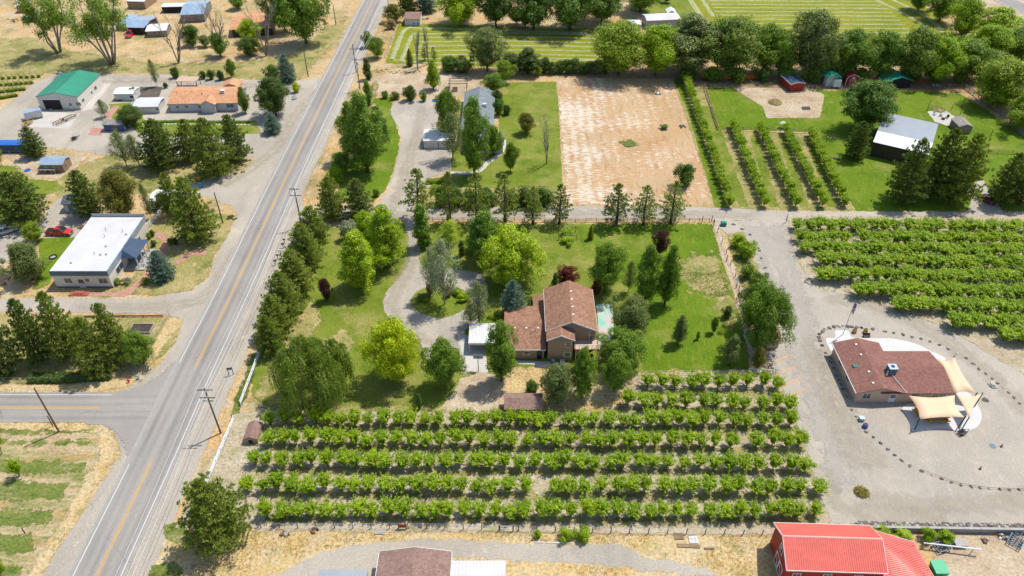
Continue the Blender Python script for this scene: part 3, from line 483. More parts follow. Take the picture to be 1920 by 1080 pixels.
def willow(seed, h, r):
    rng = random.Random(seed); cc = Cards(seed); mb = MB(); limb(mb, (0, 0, -.3), (0, 0, h*.6), .42, .2, rng, 3, .02, 8); PS = []; DS = []
    for i in range(58):
        q = math.sqrt((i+.5)/58); a = i*2.399+rng.uniform(-.3, .3); R = r*.86*q*rng.uniform(.72, 1.15); zt = h*math.sqrt(max(.12, 1-(q*.86)**2))*rng.uniform(.76, 1.02); c = Vector((math.cos(a)*R, math.sin(a)*R, zt))
        if i % 2 == 0: limb(mb, (0, 0, h*.42), c, .12, .03, rng, 3, .05, 4)
        for k in range(30):
            b = a+rng.gauss(0, 1.1) if q > .4 else rng.uniform(0, 6.283); ln = rng.uniform(.5, 1.5); Ls = (zt-.35)*rng.uniform(.75, 1.) if q > .72 else min(zt-.4, rng.uniform(1.4, 3.4)*(.55+.75*q)); n = max(6, int((Ls+ln)/.14))
            for m in range(n):
                s = m/n; hx = ln*min(1, s*2.4)**.8; z = c.z+.35*math.sin(min(1, s*2.4)*2.2)-Ls*max(0, s-.15)**1.1; PS.append((c.x+math.cos(b)*hx+rng.uniform(-.07, .07), c.y+math.sin(b)*hx+rng.uniform(-.07, .07), z)); f = 1-min(1, s*1.6); DS.append((math.cos(b)*f, math.sin(b)*f, -1+f*1.1))
    PS = np.array(PS); d = np.array(DS)+cc.r.normal(size=PS.shape)*.4; cc.blades(PS, d, .34, .042); return mb, cc
def peach(seed):
    rng = random.Random(seed); mb, cc = broadleaf(seed, 3.4, 1.3, .9, 'vase', 30, 150, .34, .10, 1., .085, .5); PS = []
    for i in range(64):
        a = rng.uniform(0, 6.283); d0 = rng.uniform(.15, 1.05); o = rng.uniform(.2, 1.1); L = rng.uniform(.5, 1.0); z0 = rng.uniform(1.6, 2.9)
        for q in range(20): w = q/20; PS.append((math.cos(a)*(d0+o*L*w), math.sin(a)*(d0+o*L*w), z0+L*w))
    PS = np.array(PS); cc.leaves(PS+cc.r.normal(size=PS.shape)*.075, cc.r.normal(size=PS.shape)*.6+np.array([0, 0, .7]), .11, .05); return mb, cc
def deadtree(seed, h, spread, lvl=4):
    rng = random.Random(seed); mb = MB()
    def rec(a, d, L, r, n):
        b = a+d*L; limb(mb, a, b, r, r*.6, rng, 2, .05, 5 if n > 1 else 3)
        if n == 0: return
        for i in range(rng.choice([2, 3, 3]) if n > 1 else 3):
            t = rng.uniform(.35, 1.0); e = (d+Vector((rng.uniform(-1, 1)*spread, rng.uniform(-1, 1)*spread, rng.uniform(-.05, .45)))).normalized(); rec(a.lerp(b, t), e, L*rng.uniform(.5, .78), r*.55, n-1)
    for i in range(3):
        d = Vector((rng.uniform(-1, 1)*spread*.7, rng.uniform(-1, 1)*spread*.7, 1)).normalized(); rec(Vector((0, 0, -.2)), d, h*.42, h*.018, lvl)
    return mb
KINDS = {}
def kind(name, h, r, base, mats, built, bark='bark'):
    v = []; rs = []; hs = []
    for mb, cc in built:
        A = np.concatenate(cc.V) if cc else np.array(mb.V); rs.append(np.percentile(np.hypot(A[:, 0], A[:, 1]), 97)); hs.append(np.percentile(A[:, 2], 99.8))
        v.append((mb.me(name+'_trunk', M[bark], True), cc.me(name+'_crown', LM[mats]) if cc else None))
    KINDS[name] = dict(h=float(np.mean(hs)), r=float(np.mean(rs)), base=base, mats=mats, v=v)
def multi(seed, h, r):
    """several leaning trunks under an open, broken crown"""
    rng = random.Random(seed); cc = Cards(seed); mb = MB()
    for i in range(7):
        a = i*.9+rng.uniform(-.2, .2); t = rng.uniform(.35, .95); top = Vector((math.cos(a)*r*t, math.sin(a)*r*t, h*rng.uniform(.7, .95))); limb(mb, (math.cos(a)*.3, math.sin(a)*.3, -.3), top, .17, .05, rng, 4, .04, 6)
        for k in range(6):
            q = rng.uniform(.45, 1.); c = Vector((0, 0, 0)).lerp(top, q)+Vector((rng.uniform(-1, 1), rng.uniform(-1, 1), rng.uniform(-.2, .7)))*r*.26; limb(mb, Vector((0, 0, 0)).lerp(top, q*.8), c, .08, .03, rng, 2, .05, 4); n = int(rng.uniform(180, 330)); rad = rng.uniform(.9, 1.5); dv = cc.r.normal(size=(n, 3)); dv /= np.linalg.norm(dv, axis=1, keepdims=True)
            spr = cc.r.normal(size=(9, 3)); spr /= np.linalg.norm(spr, axis=1, keepdims=True); qd = np.clip(((dv @ spr.T).max(1)-.5)/.5, 0, 1); cc.leaves(np.array(c)+dv*(rad*cc.r.uniform(.4, 1, n)*(.6+.8*qd))[:, None], dv+np.array([0, 0, .4])+cc.r.normal(size=(n, 3))*.5, .15, .08)
    return mb, cc
kind('round', 9, 4.5, 2., 'green', [broadleaf(s, 9, 4.5, 1.6, 'round', 60, 400, 1.1, .14) for s in (1, 2, 3, 50)])
kind('wide', 9, 5, 1.5, 'green', [broadleaf(s, 9, 5, 1.4, 'wide', 70, 400, 1.12, .14) for s in (4, 5, 51)])
kind('tall', 12, 3.4, 1.5, 'green', [broadleaf(s, 12, 3.4, 1.5, 'oval', 64, 370, .98, .14) for s in (6, 7, 8)])
kind('sparse', 10, 3.6, 2.2, 'silver', [broadleaf(s, 10, 3.6, 2.2, 'oval', 46, 130, .95, .13, 1., .13) for s in (9, 10)], 'palebark')
kind('column', 8, 1.3, .2, 'green', [broadleaf(s, 8, 1.3, .3, 'column', 36, 170, .6, .15) for s in (11, 12)])
kind('shrub', 2.4, 1.7, .1, 'green', [broadleaf(s, 2.4, 1.7, .2, 'round', 26, 170, .52, .11, up=.5) for s in (13, 14, 15)])
kind('pine', 9, 3, .6, 'pine', [conifer(s, 9, 3., .6, 17, 9, 8, .30, .02, .5, 4, 1.05) for s in (16, 17, 18)])
kind('slimpine', 9, 2.2, 1.6, 'pine', [conifer(s, 9, 2.3, 1.7, 14, 7, 9, .28, .03, .5, 3, 1.05, .2) for s in (19, 20, 21)])
kind('multi', 12, 5, 4, 'green', [multi(s, 12, 5) for s in (60, 61)], 'deadwood')
kind('spruce', 7, 2.8, .2, 'blue', [conifer(s, 7, 2.8, .25, 20, 11, 7, .24, -.1, .58, 4, 1.3) for s in (22, 23)])
kind('willow', 9, 7, .3, 'willow', [willow(24, 9, 7)])
kind('peach', 3.6, 1.4, .8, 'peach', [peach(s) for s in range(30, 37)])
kind('dead', 10, 4, 3, 'green', [(deadtree(s, 10, .8), None) for s in (40, 41)], 'deadwood')
kind('poplarbare', 12, 1.2, 2, 'green', [(deadtree(43, 13, .16), None)], 'deadwood')
TOBJ = []
TCOUNT = [0]
def put_tree(kd, x, y, h, r, name, label, cat, mat=None, group=None, rz=None, var=None):
    K = KINDS[kd]; TCOUNT[0] += 1; rg = random.Random(TCOUNT[0]*7+3); tr, cr = K['v'][var if var is not None else rg.randrange(len(K['v']))]
    o = thing(name, label, cat, (x, y, 0), rz if rz is not None else rg.uniform(0, 6.283), group); s = r/K['r']; o.scale = (s, s, h/K['h'])
    add('trunk', tr, o)
    if cr:
        c = add('crown', cr, o)
        if mat: c.material_slots[0].link = 'OBJECT'; c.material_slots[0].material = LM[mat]
    return o
def fit(kd, bx, by, topy, w):
    """height and radius of a tree from its base pixel, top pixel row and crown width in pixels"""
    x, y = P(bx, by); K = KINDS[kd]; lo, hi = .3, 40.
    conic = kd in ('pine', 'slimpine', 'spruce', 'dead', 'poplarbare', 'column')
    for _ in range(40):
        h = (lo+hi)/2; _, _, dep = proj(x, y, h*.6); r = w/2*dep/FPX
        if conic: py = proj(x, y, h)[1]
        else:
            b = K['base']/K['h']; zc = h*(1+b)/2; hz = h*(1-b)/2; _, yc, dep = proj(x, y, zc); an = math.atan2(CAM_H-zc, y); py = yc-FPX/dep*math.sqrt((r*.9*math.sin(an))**2+(hz*math.cos(an))**2)
        if py > topy: lo = h
        else: hi = h
    return x, y, h, r
NAMES = {'round': 'leafy_tree', 'wide': 'leafy_tree', 'tall': 'leafy_tree', 'sparse': 'aspen_tree', 'column': 'columnar_tree', 'shrub': 'shrub', 'pine': 'pine_tree', 'slimpine': 'pine_tree', 'spruce': 'spruce_tree', 'willow': 'willow_tree', 'multi': 'leafy_tree', 'dead': 'dead_tree', 'poplarbare': 'dead_tree'}
def T(kd, bx, by, topy, w, label, mat=None, name=None, cat=None, group=None, var=None):
    x, y, h, r = fit(kd, bx, by, topy, w*(.93 if kd != 'shrub' else 1)); return put_tree(kd, x, y, h, r, name or NAMES[kd], label, cat or ('shrub' if kd == 'shrub' else 'tree'), mat, group, None, var)
# ---- front peach orchard, right orchard: every tree its own object
def row(pts, n, jit=.25):
    """n evenly spaced ground points along a pixel polyline"""
    w = [Vector(P(*q)) for q in pts]; L = [0]
    for a, b in zip(w, w[1:]): L.append(L[-1]+(b-a).length)
    out = []
    for i in range(n):
        s = L[-1]*i/max(1, n-1); k = max(j for j in range(len(L)) if L[j] <= s+1e-6); k = min(k, len(w)-2); t = (s-L[k])/(L[k+1]-L[k]); p = w[k].lerp(w[k+1], t); out.append((p.x+random.uniform(-jit, jit), p.y+random.uniform(-jit, jit)))
    return out
FRONT = [  # base pixel line of each row, number of trees, missing, phrase
    ([(505, 968), (1525, 972)], 37, (), 'first row, by the wire fence'),
    ([(468, 921), (505, 922), (1528, 928)], 38, (19,), 'second row'),
    ([(477, 876), (1505, 882)], 38, (), 'third row'),
    ([(505, 836), (1500, 840)], 38, (33,), 'fourth row'),
    ([(512, 798), (1480, 802)], 38, (), 'fifth row'),
    ([(1178, 764), (1478, 770)], 12, (), 'short sixth row'),
    ([(1212, 728), (1455, 730)], 10, (), 'short back row')]
SPOTS = []
for pts, n, miss, ph in FRONT:
    for i, (x, y) in enumerate(row([(a_, b_-3) for a_, b_ in pts], n, .32)):
        if i not in miss: SPOTS.append((x, y, random.uniform(2.5, 3.5), random.uniform(1.1, 1.5), "%s peach tree from the left in the front orchard's %s" % (nth(i+1), ph), 'peach trees of the front orchard', True))
BACK = [([(1495, 432), (1960, 436)], 24, ()), ([(1497, 455), (1960, 461)], 24, (5,)), ([(1510, 476), (1960, 482)], 24, ()), ([(1540, 497), (1960, 506)], 22, ()), ([(1535, 525), (1960, 532)], 22, ()), ([(1610, 553), (1960, 560)], 18, ()), ([(1680, 582), (1960, 590)], 14, ()), ([(1785, 612), (1960, 617)], 9, ()), ([(1885, 640), (1960, 644)], 4, ())]
REST = []
for k, (pts, n, miss) in enumerate(BACK):
    for i, (x, y) in enumerate(row(pts, n, .4)):
        if i in miss: continue
        q = (x, y, random.uniform(2.8, 3.5), random.uniform(1.5, 1.95), "%s peach tree from the left in the right orchard's %s row from the lane" % (nth(i+1), nth(k+1)), 'peach trees of the right orchard', True)
        (SPOTS if k >= 3 else REST).append(q)
for x, y, h, r, lb, gr, _ in SPOTS: put_tree('peach', x, y, h, r, 'peach_tree', lb, 'peach tree', None, gr)
def joined(name, label, cat, spots, kd='peach', mat='peach', kind='stuff'):
    """a planted row or block: trunks and crowns share mesh data"""
    K = KINDS[kd]; x0, y0 = spots[0][:2]; root = thing(name, label, cat, (x0, y0, 0)); tag(root, None, None, None, kind)
    for i, (x, y, h, r) in enumerate(spots):
        for part, nm in ((0, 'trunk'), (1, 'crown')):
            o = add(nm, K['v'][(i*5) % len(K['v'])][part], root, (x-x0, y-y0, 0), i*2.1); o.scale = (r/K['r'], r/K['r'], h/K['h'])
            if part and mat != 'peach': o.material_slots[0].link = 'OBJECT'; o.material_slots[0].material = LM[mat]
    return root
joined('peach_orchard', 'three far rows of peach trees in the right orchard along the lane', 'orchard', [q[:4] for q in REST])
for i, (a, b, n) in enumerate([((1283, 152), (1368, 388), 34), ((1372, 240), (1432, 388), 20), ((1423, 246), (1490, 388), 20), ((1470, 250), (1541, 388), 20), ((1516, 255), (1582, 388), 19)]):
    joined('fruit_tree_row', '%s diagonal row from the left of closely planted fruit trees above the lane' % nth(i+1), 'tree row', [(x, y, random.uniform(2.7, 3.5), random.uniform(1.0, 1.35)) for x, y in row([a, b], n, .15)], mat='peach', kind=None)['group'] = 'diagonal fruit tree rows'
# ---- single trees and shrubs: kind, base pixel, top pixel row, crown width in pixels, label, leaf colour
for a in [
 # pine row along the road
 ('pine', 590, 452, 388, 66, 'bushy pine at the top of the roadside row, just below the lane', None), ('pine', 577, 497, 420, 72, 'second bushy pine down the roadside row, beside the mailboxes', None), ('pine', 556, 545, 470, 76, 'third bushy pine down the roadside row', None), ('pine', 538, 592, 512, 78, 'fourth bushy pine down the roadside row', None), ('pine', 522, 628, 555, 72, 'fifth bushy pine down the roadside row', None), ('pine', 512, 660, 592, 62, 'bottom pine of the roadside row, at the white rail fence end', None),
 # pines along the lane fence
 ('pine', 625, 408, 332, 62, 'wide pine at the lane corner left of the driveway', 'pine'), ('pine', 676, 408, 336, 62, 'round pine on the lane fence just left of the driveway', 'olive'), ('slimpine', 787, 411, 316, 68, 'tall full pine on the lane right of the loop driveway gate', 'pine'), ('slimpine', 844, 417, 322, 45, 'thin pine on the lane, second right of the gate', None), ('slimpine', 894, 418, 324, 57, 'pine on the lane, third right of the gate', None), ('slimpine', 947, 417, 326, 61, 'pine on the lane, fourth right of the gate', None), ('slimpine', 999, 420, 350, 47, 'thin pine on the lane, fifth right of the gate', None), ('slimpine', 1049, 419, 346, 50, 'pine on the lane fence left of the bare field corner', 'darkpine'), ('slimpine', 1154, 422, 345, 66, 'full dark pine in front of the streaked bare field', 'darkpine'), ('slimpine', 1206, 421, 348, 54, 'thin pine in front of the streaked bare field, middle of three', None), ('slimpine', 1257, 419, 340, 59, 'pine in front of the bare field, rightmost of three', None),
 # property garden
 ('wide', 960, 528, 425, 124, 'large bright lime-green maple behind the blue spruce', 'lime'), ('tall', 908, 492, 396, 76, 'tall mid-green tree left of the lime maple', 'green'), ('wide', 893, 470, 428, 40, 'small green tree behind the silver trees, beside the tall one', 'green'), ('sparse', 846, 458, 410, 52, 'small light green tree below the lane near the loop driveway', 'lime'), ('tall', 727, 500, 384, 82, 'tall yellow-green maple left of the driveway', 'lime'), ('round', 692, 474, 396, 54, 'yellow-green maple at the back of the front lawn', 'lime'), ('tall', 677, 540, 434, 84, 'feathery yellow-green tree in the middle of the front lawn', 'lime'), ('shrub', 654, 448, 412, 36, 'silvery blue shrub near the top pines', 'silver'), ('shrub', 684, 447, 425, 30, 'pale grey-green shrub right of the silvery one', 'olive'), ('round', 614, 564, 521, 27, 'small round purple-leaved plum on the front lawn', 'purple'), ('column', 793, 463, 384, 34, 'tall green column tree at the loop driveway entrance', 'green'), ('column', 804, 466, 438, 16, 'small green column tree right of the driveway entrance', 'green'), ('column', 866, 479, 450, 15, 'small dark narrow evergreen near the thin light tree', 'darkpine'),
 ('sparse', 812, 556, 463, 44, 'left silver tree on the loop island', 'silver'), ('sparse', 834, 571, 445, 72, 'larger silver tree on the loop island', 'silver'), ('sparse', 883, 608, 566, 36, 'small light tree on the left of the pair by the carport', 'olive'), ('sparse', 899, 613, 528, 50, 'slender light tree right of the pair by the carport', 'olive'), ('spruce', 962, 592, 526, 54, 'blue spruce beside the brown-roofed house', 'blue'), ('willow', 597, 746, 622, 158, 'huge weeping willow above the orchard corner', None), ('wide', 742, 712, 598, 108, 'bright yellow maple between the willow and the driveway', 'yellow'), ('round', 835, 724, 630, 88, 'round dark green maple right of the yellow one', 'green'), ('tall', 940, 714, 602, 64, 'tall green maple overlapping the low house wing', 'green'), ('column', 787, 766, 739, 12, 'tiny narrow evergreen on the lawn edge above the orchard', 'dark'),
 ('tall', 1207, 570, 460, 54, 'left of two tall dark poplars on the right lawn', 'green'), ('tall', 1246, 572, 460, 46, 'right of two tall dark poplars on the right lawn', 'green'), ('round', 1133, 547, 455, 78, 'round dark green tree behind the house', 'green'), ('sparse', 1178, 548, 488, 34, 'greyish thin tree between the round tree and poplars', 'olive'), ('round', 1236, 480, 431, 34, 'purple-leaved plum behind the two poplars', 'purple'), ('wide', 1062, 535, 497, 44, 'dark red maple behind the house roof', 'red'), ('round', 1117, 556, 523, 24, 'small red-leaved tree at the back corner of the house', 'red'), ('column', 1040, 548, 512, 14, 'narrow evergreen behind the house left of the red maple', 'dark'),
 ('wide', 1178, 642, 550, 92, 'grey-green olive tree covering the painted slab', 'olive'), ('round', 1168, 690, 615, 92, 'dark maple with lime tips beside the deck', 'green'), ('round', 1152, 734, 660, 64, 'lower maple with lime tips leaning over the yard', 'green'), ('tall', 1090, 746, 650, 54, 'green tree in front of the house wing wall', 'green'), ('round', 1045, 757, 682, 72, 'grey-green round tree beside the brown garden shed', 'olive'), ('shrub', 997, 737, 712, 28, 'small dark shrub above the brown garden shed', 'dark'),
 ('tall', 1271, 645, 590, 30, 'small grey-green tree alone on the right lawn', 'olive'), ('round', 1337, 624, 595, 16, 'sapling on the right lawn', 'green'), ('shrub', 1307, 637, 622, 8, 'tiny sapling in the middle of the right lawn', 'green'), ('tall', 1367, 684, 628, 36, 'small grey-green tree in the lower right lawn corner', 'olive'), ('wide', 1420, 652, 534, 104, 'large green tree leaning over the gravel lot', 'green'), ('round', 1402, 612, 530, 60, 'dark tree behind the large one at the gravel lot', 'dark'), ('round', 1418, 692, 652, 28, 'small olive tree at the lawn corner by the white gate', 'gold'), ('shrub', 1362, 595, 573, 22, 'dark low shrub on the right lawn edge', 'dark'), ('spruce', 1107, 449, 423, 13, 'tiny young conifer on the lawn below the lane', 'pine'),
 ('shrub', 1383, 462, 438, 30, 'top bush in the bed beside the gravel lot', 'peach'), ('shrub', 1397, 482, 450, 40, 'wide bush in the bed beside the gravel lot', 'peach'), ('shrub', 1402, 520, 494, 32, 'left lower bush in the bed beside the gravel lot', 'green'), ('shrub', 1418, 545, 510, 38, 'lowest bush in the bed beside the gravel lot', 'green'), ('column', 842, 440, 400, 10, 'very narrow green sapling by the lane fence', 'green'),
 # left side
 ('pine', 416, 1012, 902, 132, 'big round pine at the bottom beside the road', 'pine'), ('pine', 14, 697, 562, 84, 'leftmost pine in the corner lot', 'olive'), ('pine', 82, 676, 562, 70, 'dark pine second from the left in the corner lot', 'darkpine'), ('pine', 138, 672, 548, 74, 'tallest middle pine in the corner lot', 'pine'), ('pine', 192, 698, 596, 78, 'bushy pine second from the right in the corner lot', 'pine'), ('pine', 228, 676, 570, 64, 'rightmost pine in the corner lot', 'pine'), ('wide', 270, 682, 620, 58, 'green leafy bush at the corner lot fence', 'green'), 
 ('pine', 50, 414, 324, 106, 'large dark conifer above the silver car', 'darkpine'), ('pine', 172, 402, 320, 66, 'pine behind the white-roofed building on its left', 'darkpine'), ('round', 237, 407, 316, 80, 'golden olive juniper behind the white-roofed building', 'gold'), ('sparse', 285, 410, 343, 22, 'thin tree right of the golden juniper', 'olive'), ('pine', 373, 449, 334, 88, 'large pine on the dry verge beside the road', 'pine'), ('pine', 331, 404, 324, 46, 'pine tucked behind the large verge pine', 'pine'), ('shrub', 308, 392, 362, 38, 'dark shrub by the white picket fence', 'dark'), ('wide', 62, 524, 452, 82, 'pale airy tree behind the white-roofed building', 'olive'), ('round', 68, 452, 416, 42, 'small yellow-green tree beside the red pickup', 'hedge'), ('spruce', 307, 522, 471, 53, 'round blue spruce in front of the white-roofed building', 'blue'),
 ('sparse', 238, 312, 245, 48, 'left of two thin airy trees above the dry lawn', 'olive'), ('sparse', 262, 312, 252, 38, 'right of two thin airy trees above the dry lawn', 'olive'), ('pine', 308, 313, 226, 86, 'wide pine left of the gravel apron group', 'darkpine'), ('pine', 363, 300, 224, 56, 'back pine in the gravel apron group', 'pine'), ('pine', 405, 328, 222, 84, 'front pine in the gravel apron group', 'pine'), ('pine', 446, 302, 216, 62, 'rightmost pine in the gravel apron group', 'darkpine'), ('pine', 70, 293, 238, 50, 'small conifer beside the blue container', 'darkpine'), ('sparse', 4, 310, 262, 22, 'small tree at the left edge above the coop pen', 'olive'), ('round', 249, 236, 196, 52, 'round dense green tree beside the small blue shed', 'yew'), ('sparse', 197, 220, 186, 26, 'small airy tree at the brick path', 'olive'),
 ('round', 518, 217, 144, 72, 'large round dark juniper at the gravel lane mouth', 'yew'), ('spruce', 513, 249, 212, 36, 'low blue-green round spruce at the road edge', 'blue'), ('spruce', 540, 153, 102, 40, 'dark blue-green spruce beside the power pole', 'blue'), ('shrub', 512, 150, 122, 28, 'dark bush left of the blue-green spruce', 'dark'), ('shrub', 556, 173, 154, 17, 'round yellow shrub at the lane mouth', 'yellow'), ('tall', 461, 212, 164, 24, 'small tree at the right end of the orange-roofed house', 'green'), ('shrub', 499, 186, 160, 24, 'silvery bush left of the big juniper', 'silver'),
 ('multi', 111, 98, -34, 96, 'tall multi-trunk tree at upper left, left of two', 'green'), ('multi', 211, 119, -26, 118, 'tall multi-trunk tree at upper left, right of two', 'green'), ('dead', 335, 118, 12, 74, 'bare dead tree beside the tin sheds', None), ('dead', 414, 106, -14, 62, 'half-dead tree with bare upper branches', None), ('round', 414, 106, 62, 38, 'leafy green regrowth round the half-dead trunk', 'green'), ('round', 472, 78, 36, 48, 'bright green tree in front of the brick-orange house', 'lime'), ('wide', 470, 104, 70, 44, 'dark green bush below the bright green tree', 'yew'), ('wide', 362, 86, 48, 38, 'dark bush right of the bare dead tree', 'dark'), ('round', 386, 88, 66, 26, 'grey-green bush left of the half-dead tree', 'olive'), ('round', 574, 82, -50, 112, 'very large leafy tree beside the road at top', 'green'), ('round', 535, 60, -30, 70, 'leafy tree behind the large roadside tree', 'dark'), ('dead', 499, 105, -8, 70, 'bare dead tree in front of the large roadside tree', None), ('round', 447, 17, -12, 34, 'small green tree at the very top left', 'green'),
 ('shrub', 330, 146, 126, 19, 'first round shrub from the left along the lane', 'yew'), ('shrub', 382, 148, 133, 14, 'second round shrub from the left along the lane', 'yew'), ('shrub', 397, 149, 131, 16, 'third round shrub from the left along the lane', 'yew'), ('shrub', 415, 150, 132, 17, 'fourth round shrub from the left along the lane', 'yew'), ('round', 436, 146, 111, 22, 'small green tree at the right end of the lane shrubs', 'green'), ('sparse', 295, 162, 112, 20, 'nearly bare sapling behind the dark garden bed', 'olive'), ('shrub', 254, 182, 163, 15, 'shrub at the right side of the white garden shed', 'green'), ('shrub', 311, 165, 155, 10, 'small shrub beside the dark garden bed', 'yew'),
 # east of the road, north part
 ('shrub', 690, 89, 58, 22, 'narrow shrub at the road verge near the alfalfa', 'green'), ('round', 708, 108, 70, 34, 'green bush at the corner of the alfalfa field', 'green'), ('column', 691, 149, 109, 18, 'dark narrow cypress at the road verge', 'yew'), ('column', 692, 196, 150, 17, 'narrow green conifer below the cypress', 'green'), ('round', 739, 42, 8, 44, 'olive bush left of the brown-roofed utility shed', 'gold'), ('spruce', 765, 22, -34, 42, 'left dark spruce at top centre', 'darkpine'), ('spruce', 800, 22, -34, 44, 'right blue-dark spruce at top centre', 'blue'), ('wide', 862, 45, -32, 98, 'big rounded bright tree at the alfalfa corner', 'lime'), ('round', 930, 50, -40, 84, 'big dark tree right of the rounded bright one', 'dark'), ('tall', 813, 168, 112, 30, 'yellow-green slender tree in the garden lot', 'lime'), ('poplarbare', 783, 131, 55, 18, 'left bare poplar in front of the alfalfa field', None), ('poplarbare', 804, 121, 46, 16, 'right bare poplar in front of the alfalfa field', None), ('spruce', 769, 124, 91, 15, 'small conifer left of the bare poplars', 'pine'), ('slimpine', 797, 114, 82, 17, 'thin conifer between the bare poplars', 'pine'), ('slimpine', 814, 114, 88, 17, 'thin conifer right of the bare poplars', 'pine'),
 ('round', 914, 133, 53, 78, 'large olive-green round tree at the alfalfa edge', 'olive'), ('shrub', 842, 134, 104, 36, 'dark shrub left of the olive round tree', 'dark'), ('shrub', 868, 135, 104, 42, 'dark blue-green shrub beside the olive round tree', 'yew'), ('round', 945, 154, 113, 42, 'yellow-green bush below the olive round tree', 'hedge'), ('round', 925, 172, 137, 46, 'green bush above the grey roof', 'green'), ('shrub', 770, 188, 160, 28, 'round dark bush at the top of the curved driveway', 'yew'), ('shrub', 722, 184, 170, 16, 'small bush left of the round dark bush', 'green'), ('shrub', 742, 186, 172, 20, 'pale bush beside the round dark bush', 'olive'), ('shrub', 795, 190, 172, 14, 'small bush right of the round dark bush', 'green'), 
 ('tall', 690, 322, 178, 82, 'tallest dark green tree of the clump left of the curved driveway', 'green'), ('tall', 665, 298, 192, 56, 'left tree of the clump beside the road', 'green'), ('tall', 712, 282, 200, 44, 'right tree of the clump beside the curved driveway', 'dark'), ('shrub', 632, 342, 310, 36, 'bright green shrub below the tall clump', 'peach'), ('round', 642, 326, 285, 42, 'dark green shrub under the tall clump', 'green'), ('shrub', 706, 368, 354, 16, 'low shrub at the lane mouth of the curved driveway', 'green'),
 ('round', 840, 262, 170, 50, 'leafy tree at the carport of the grey-roofed house', 'green'), ('sparse', 850, 300, 212, 62, 'airy tree in front of the grey-roofed house', 'olive'), ('tall', 890, 328, 186, 62, 'tall forked tree in front of the grey-roofed house', 'green'), ('round', 926, 290, 236, 42, 'green tree at the right end of the grey-roofed house', 'green'), ('round', 957, 322, 268, 30, 'small green tree on the grey house lawn', 'green'), ('dead', 1025, 307, 208, 42, 'bare tree at the left edge of the bare field', None), ('round', 987, 250, 211, 36, 'brownish round shrub on the grey house lawn', 'gold'), ('shrub', 934, 215, 185, 24, 'hedge bush along the right wall of the grey-roofed house', 'dark'), ('shrub', 932, 195, 168, 22, 'upper hedge bush along the right wall of the grey-roofed house', 'yew'), ('shrub', 1283, 348, 306, 42, 'round dark juniper in the bare field corner', 'dark'), ('shrub', 1180, 270, 264, 34, 'low weedy clump in the bare field', 'weed'), ('shrub', 1245, 242, 232, 18, 'small weedy clump at the right of the bare field', 'weed'), ('round', 1009, 142, 126, 17, 'small sapling at the lawn corner by the hedge', 'peach'), ('shrub', 950, 215, 196, 18, 'small bushy tree on the lawn right of the grey roof', 'yew')]:
    T(*a)
for i, (x, y, t, w, m) in enumerate([(828, 384, 346, 40, 'green'), (855, 386, 352, 36, 'dark'), (915, 386, 350, 44, 'dark'), (985, 386, 352, 48, 'yew'), (1020, 387, 352, 42, 'dark'), (880, 386, 356, 34, 'yew'), (960, 386, 356, 34, 'green')]):
    T('shrub', x, y, t, w, '%s dark shrub listed along the north side of the lane' % nth(i+1), m)
ls = sorted([o for o in bpy.data.objects if 'listed along the north' in str(o.get('label', ''))], key=lambda o: o.location.x)
for i, o in enumerate(ls): o['label'] = '%s shrub from the left between the pines on the lane' % nth(i+1); o['group'] = 'shrubs between the lane pines'
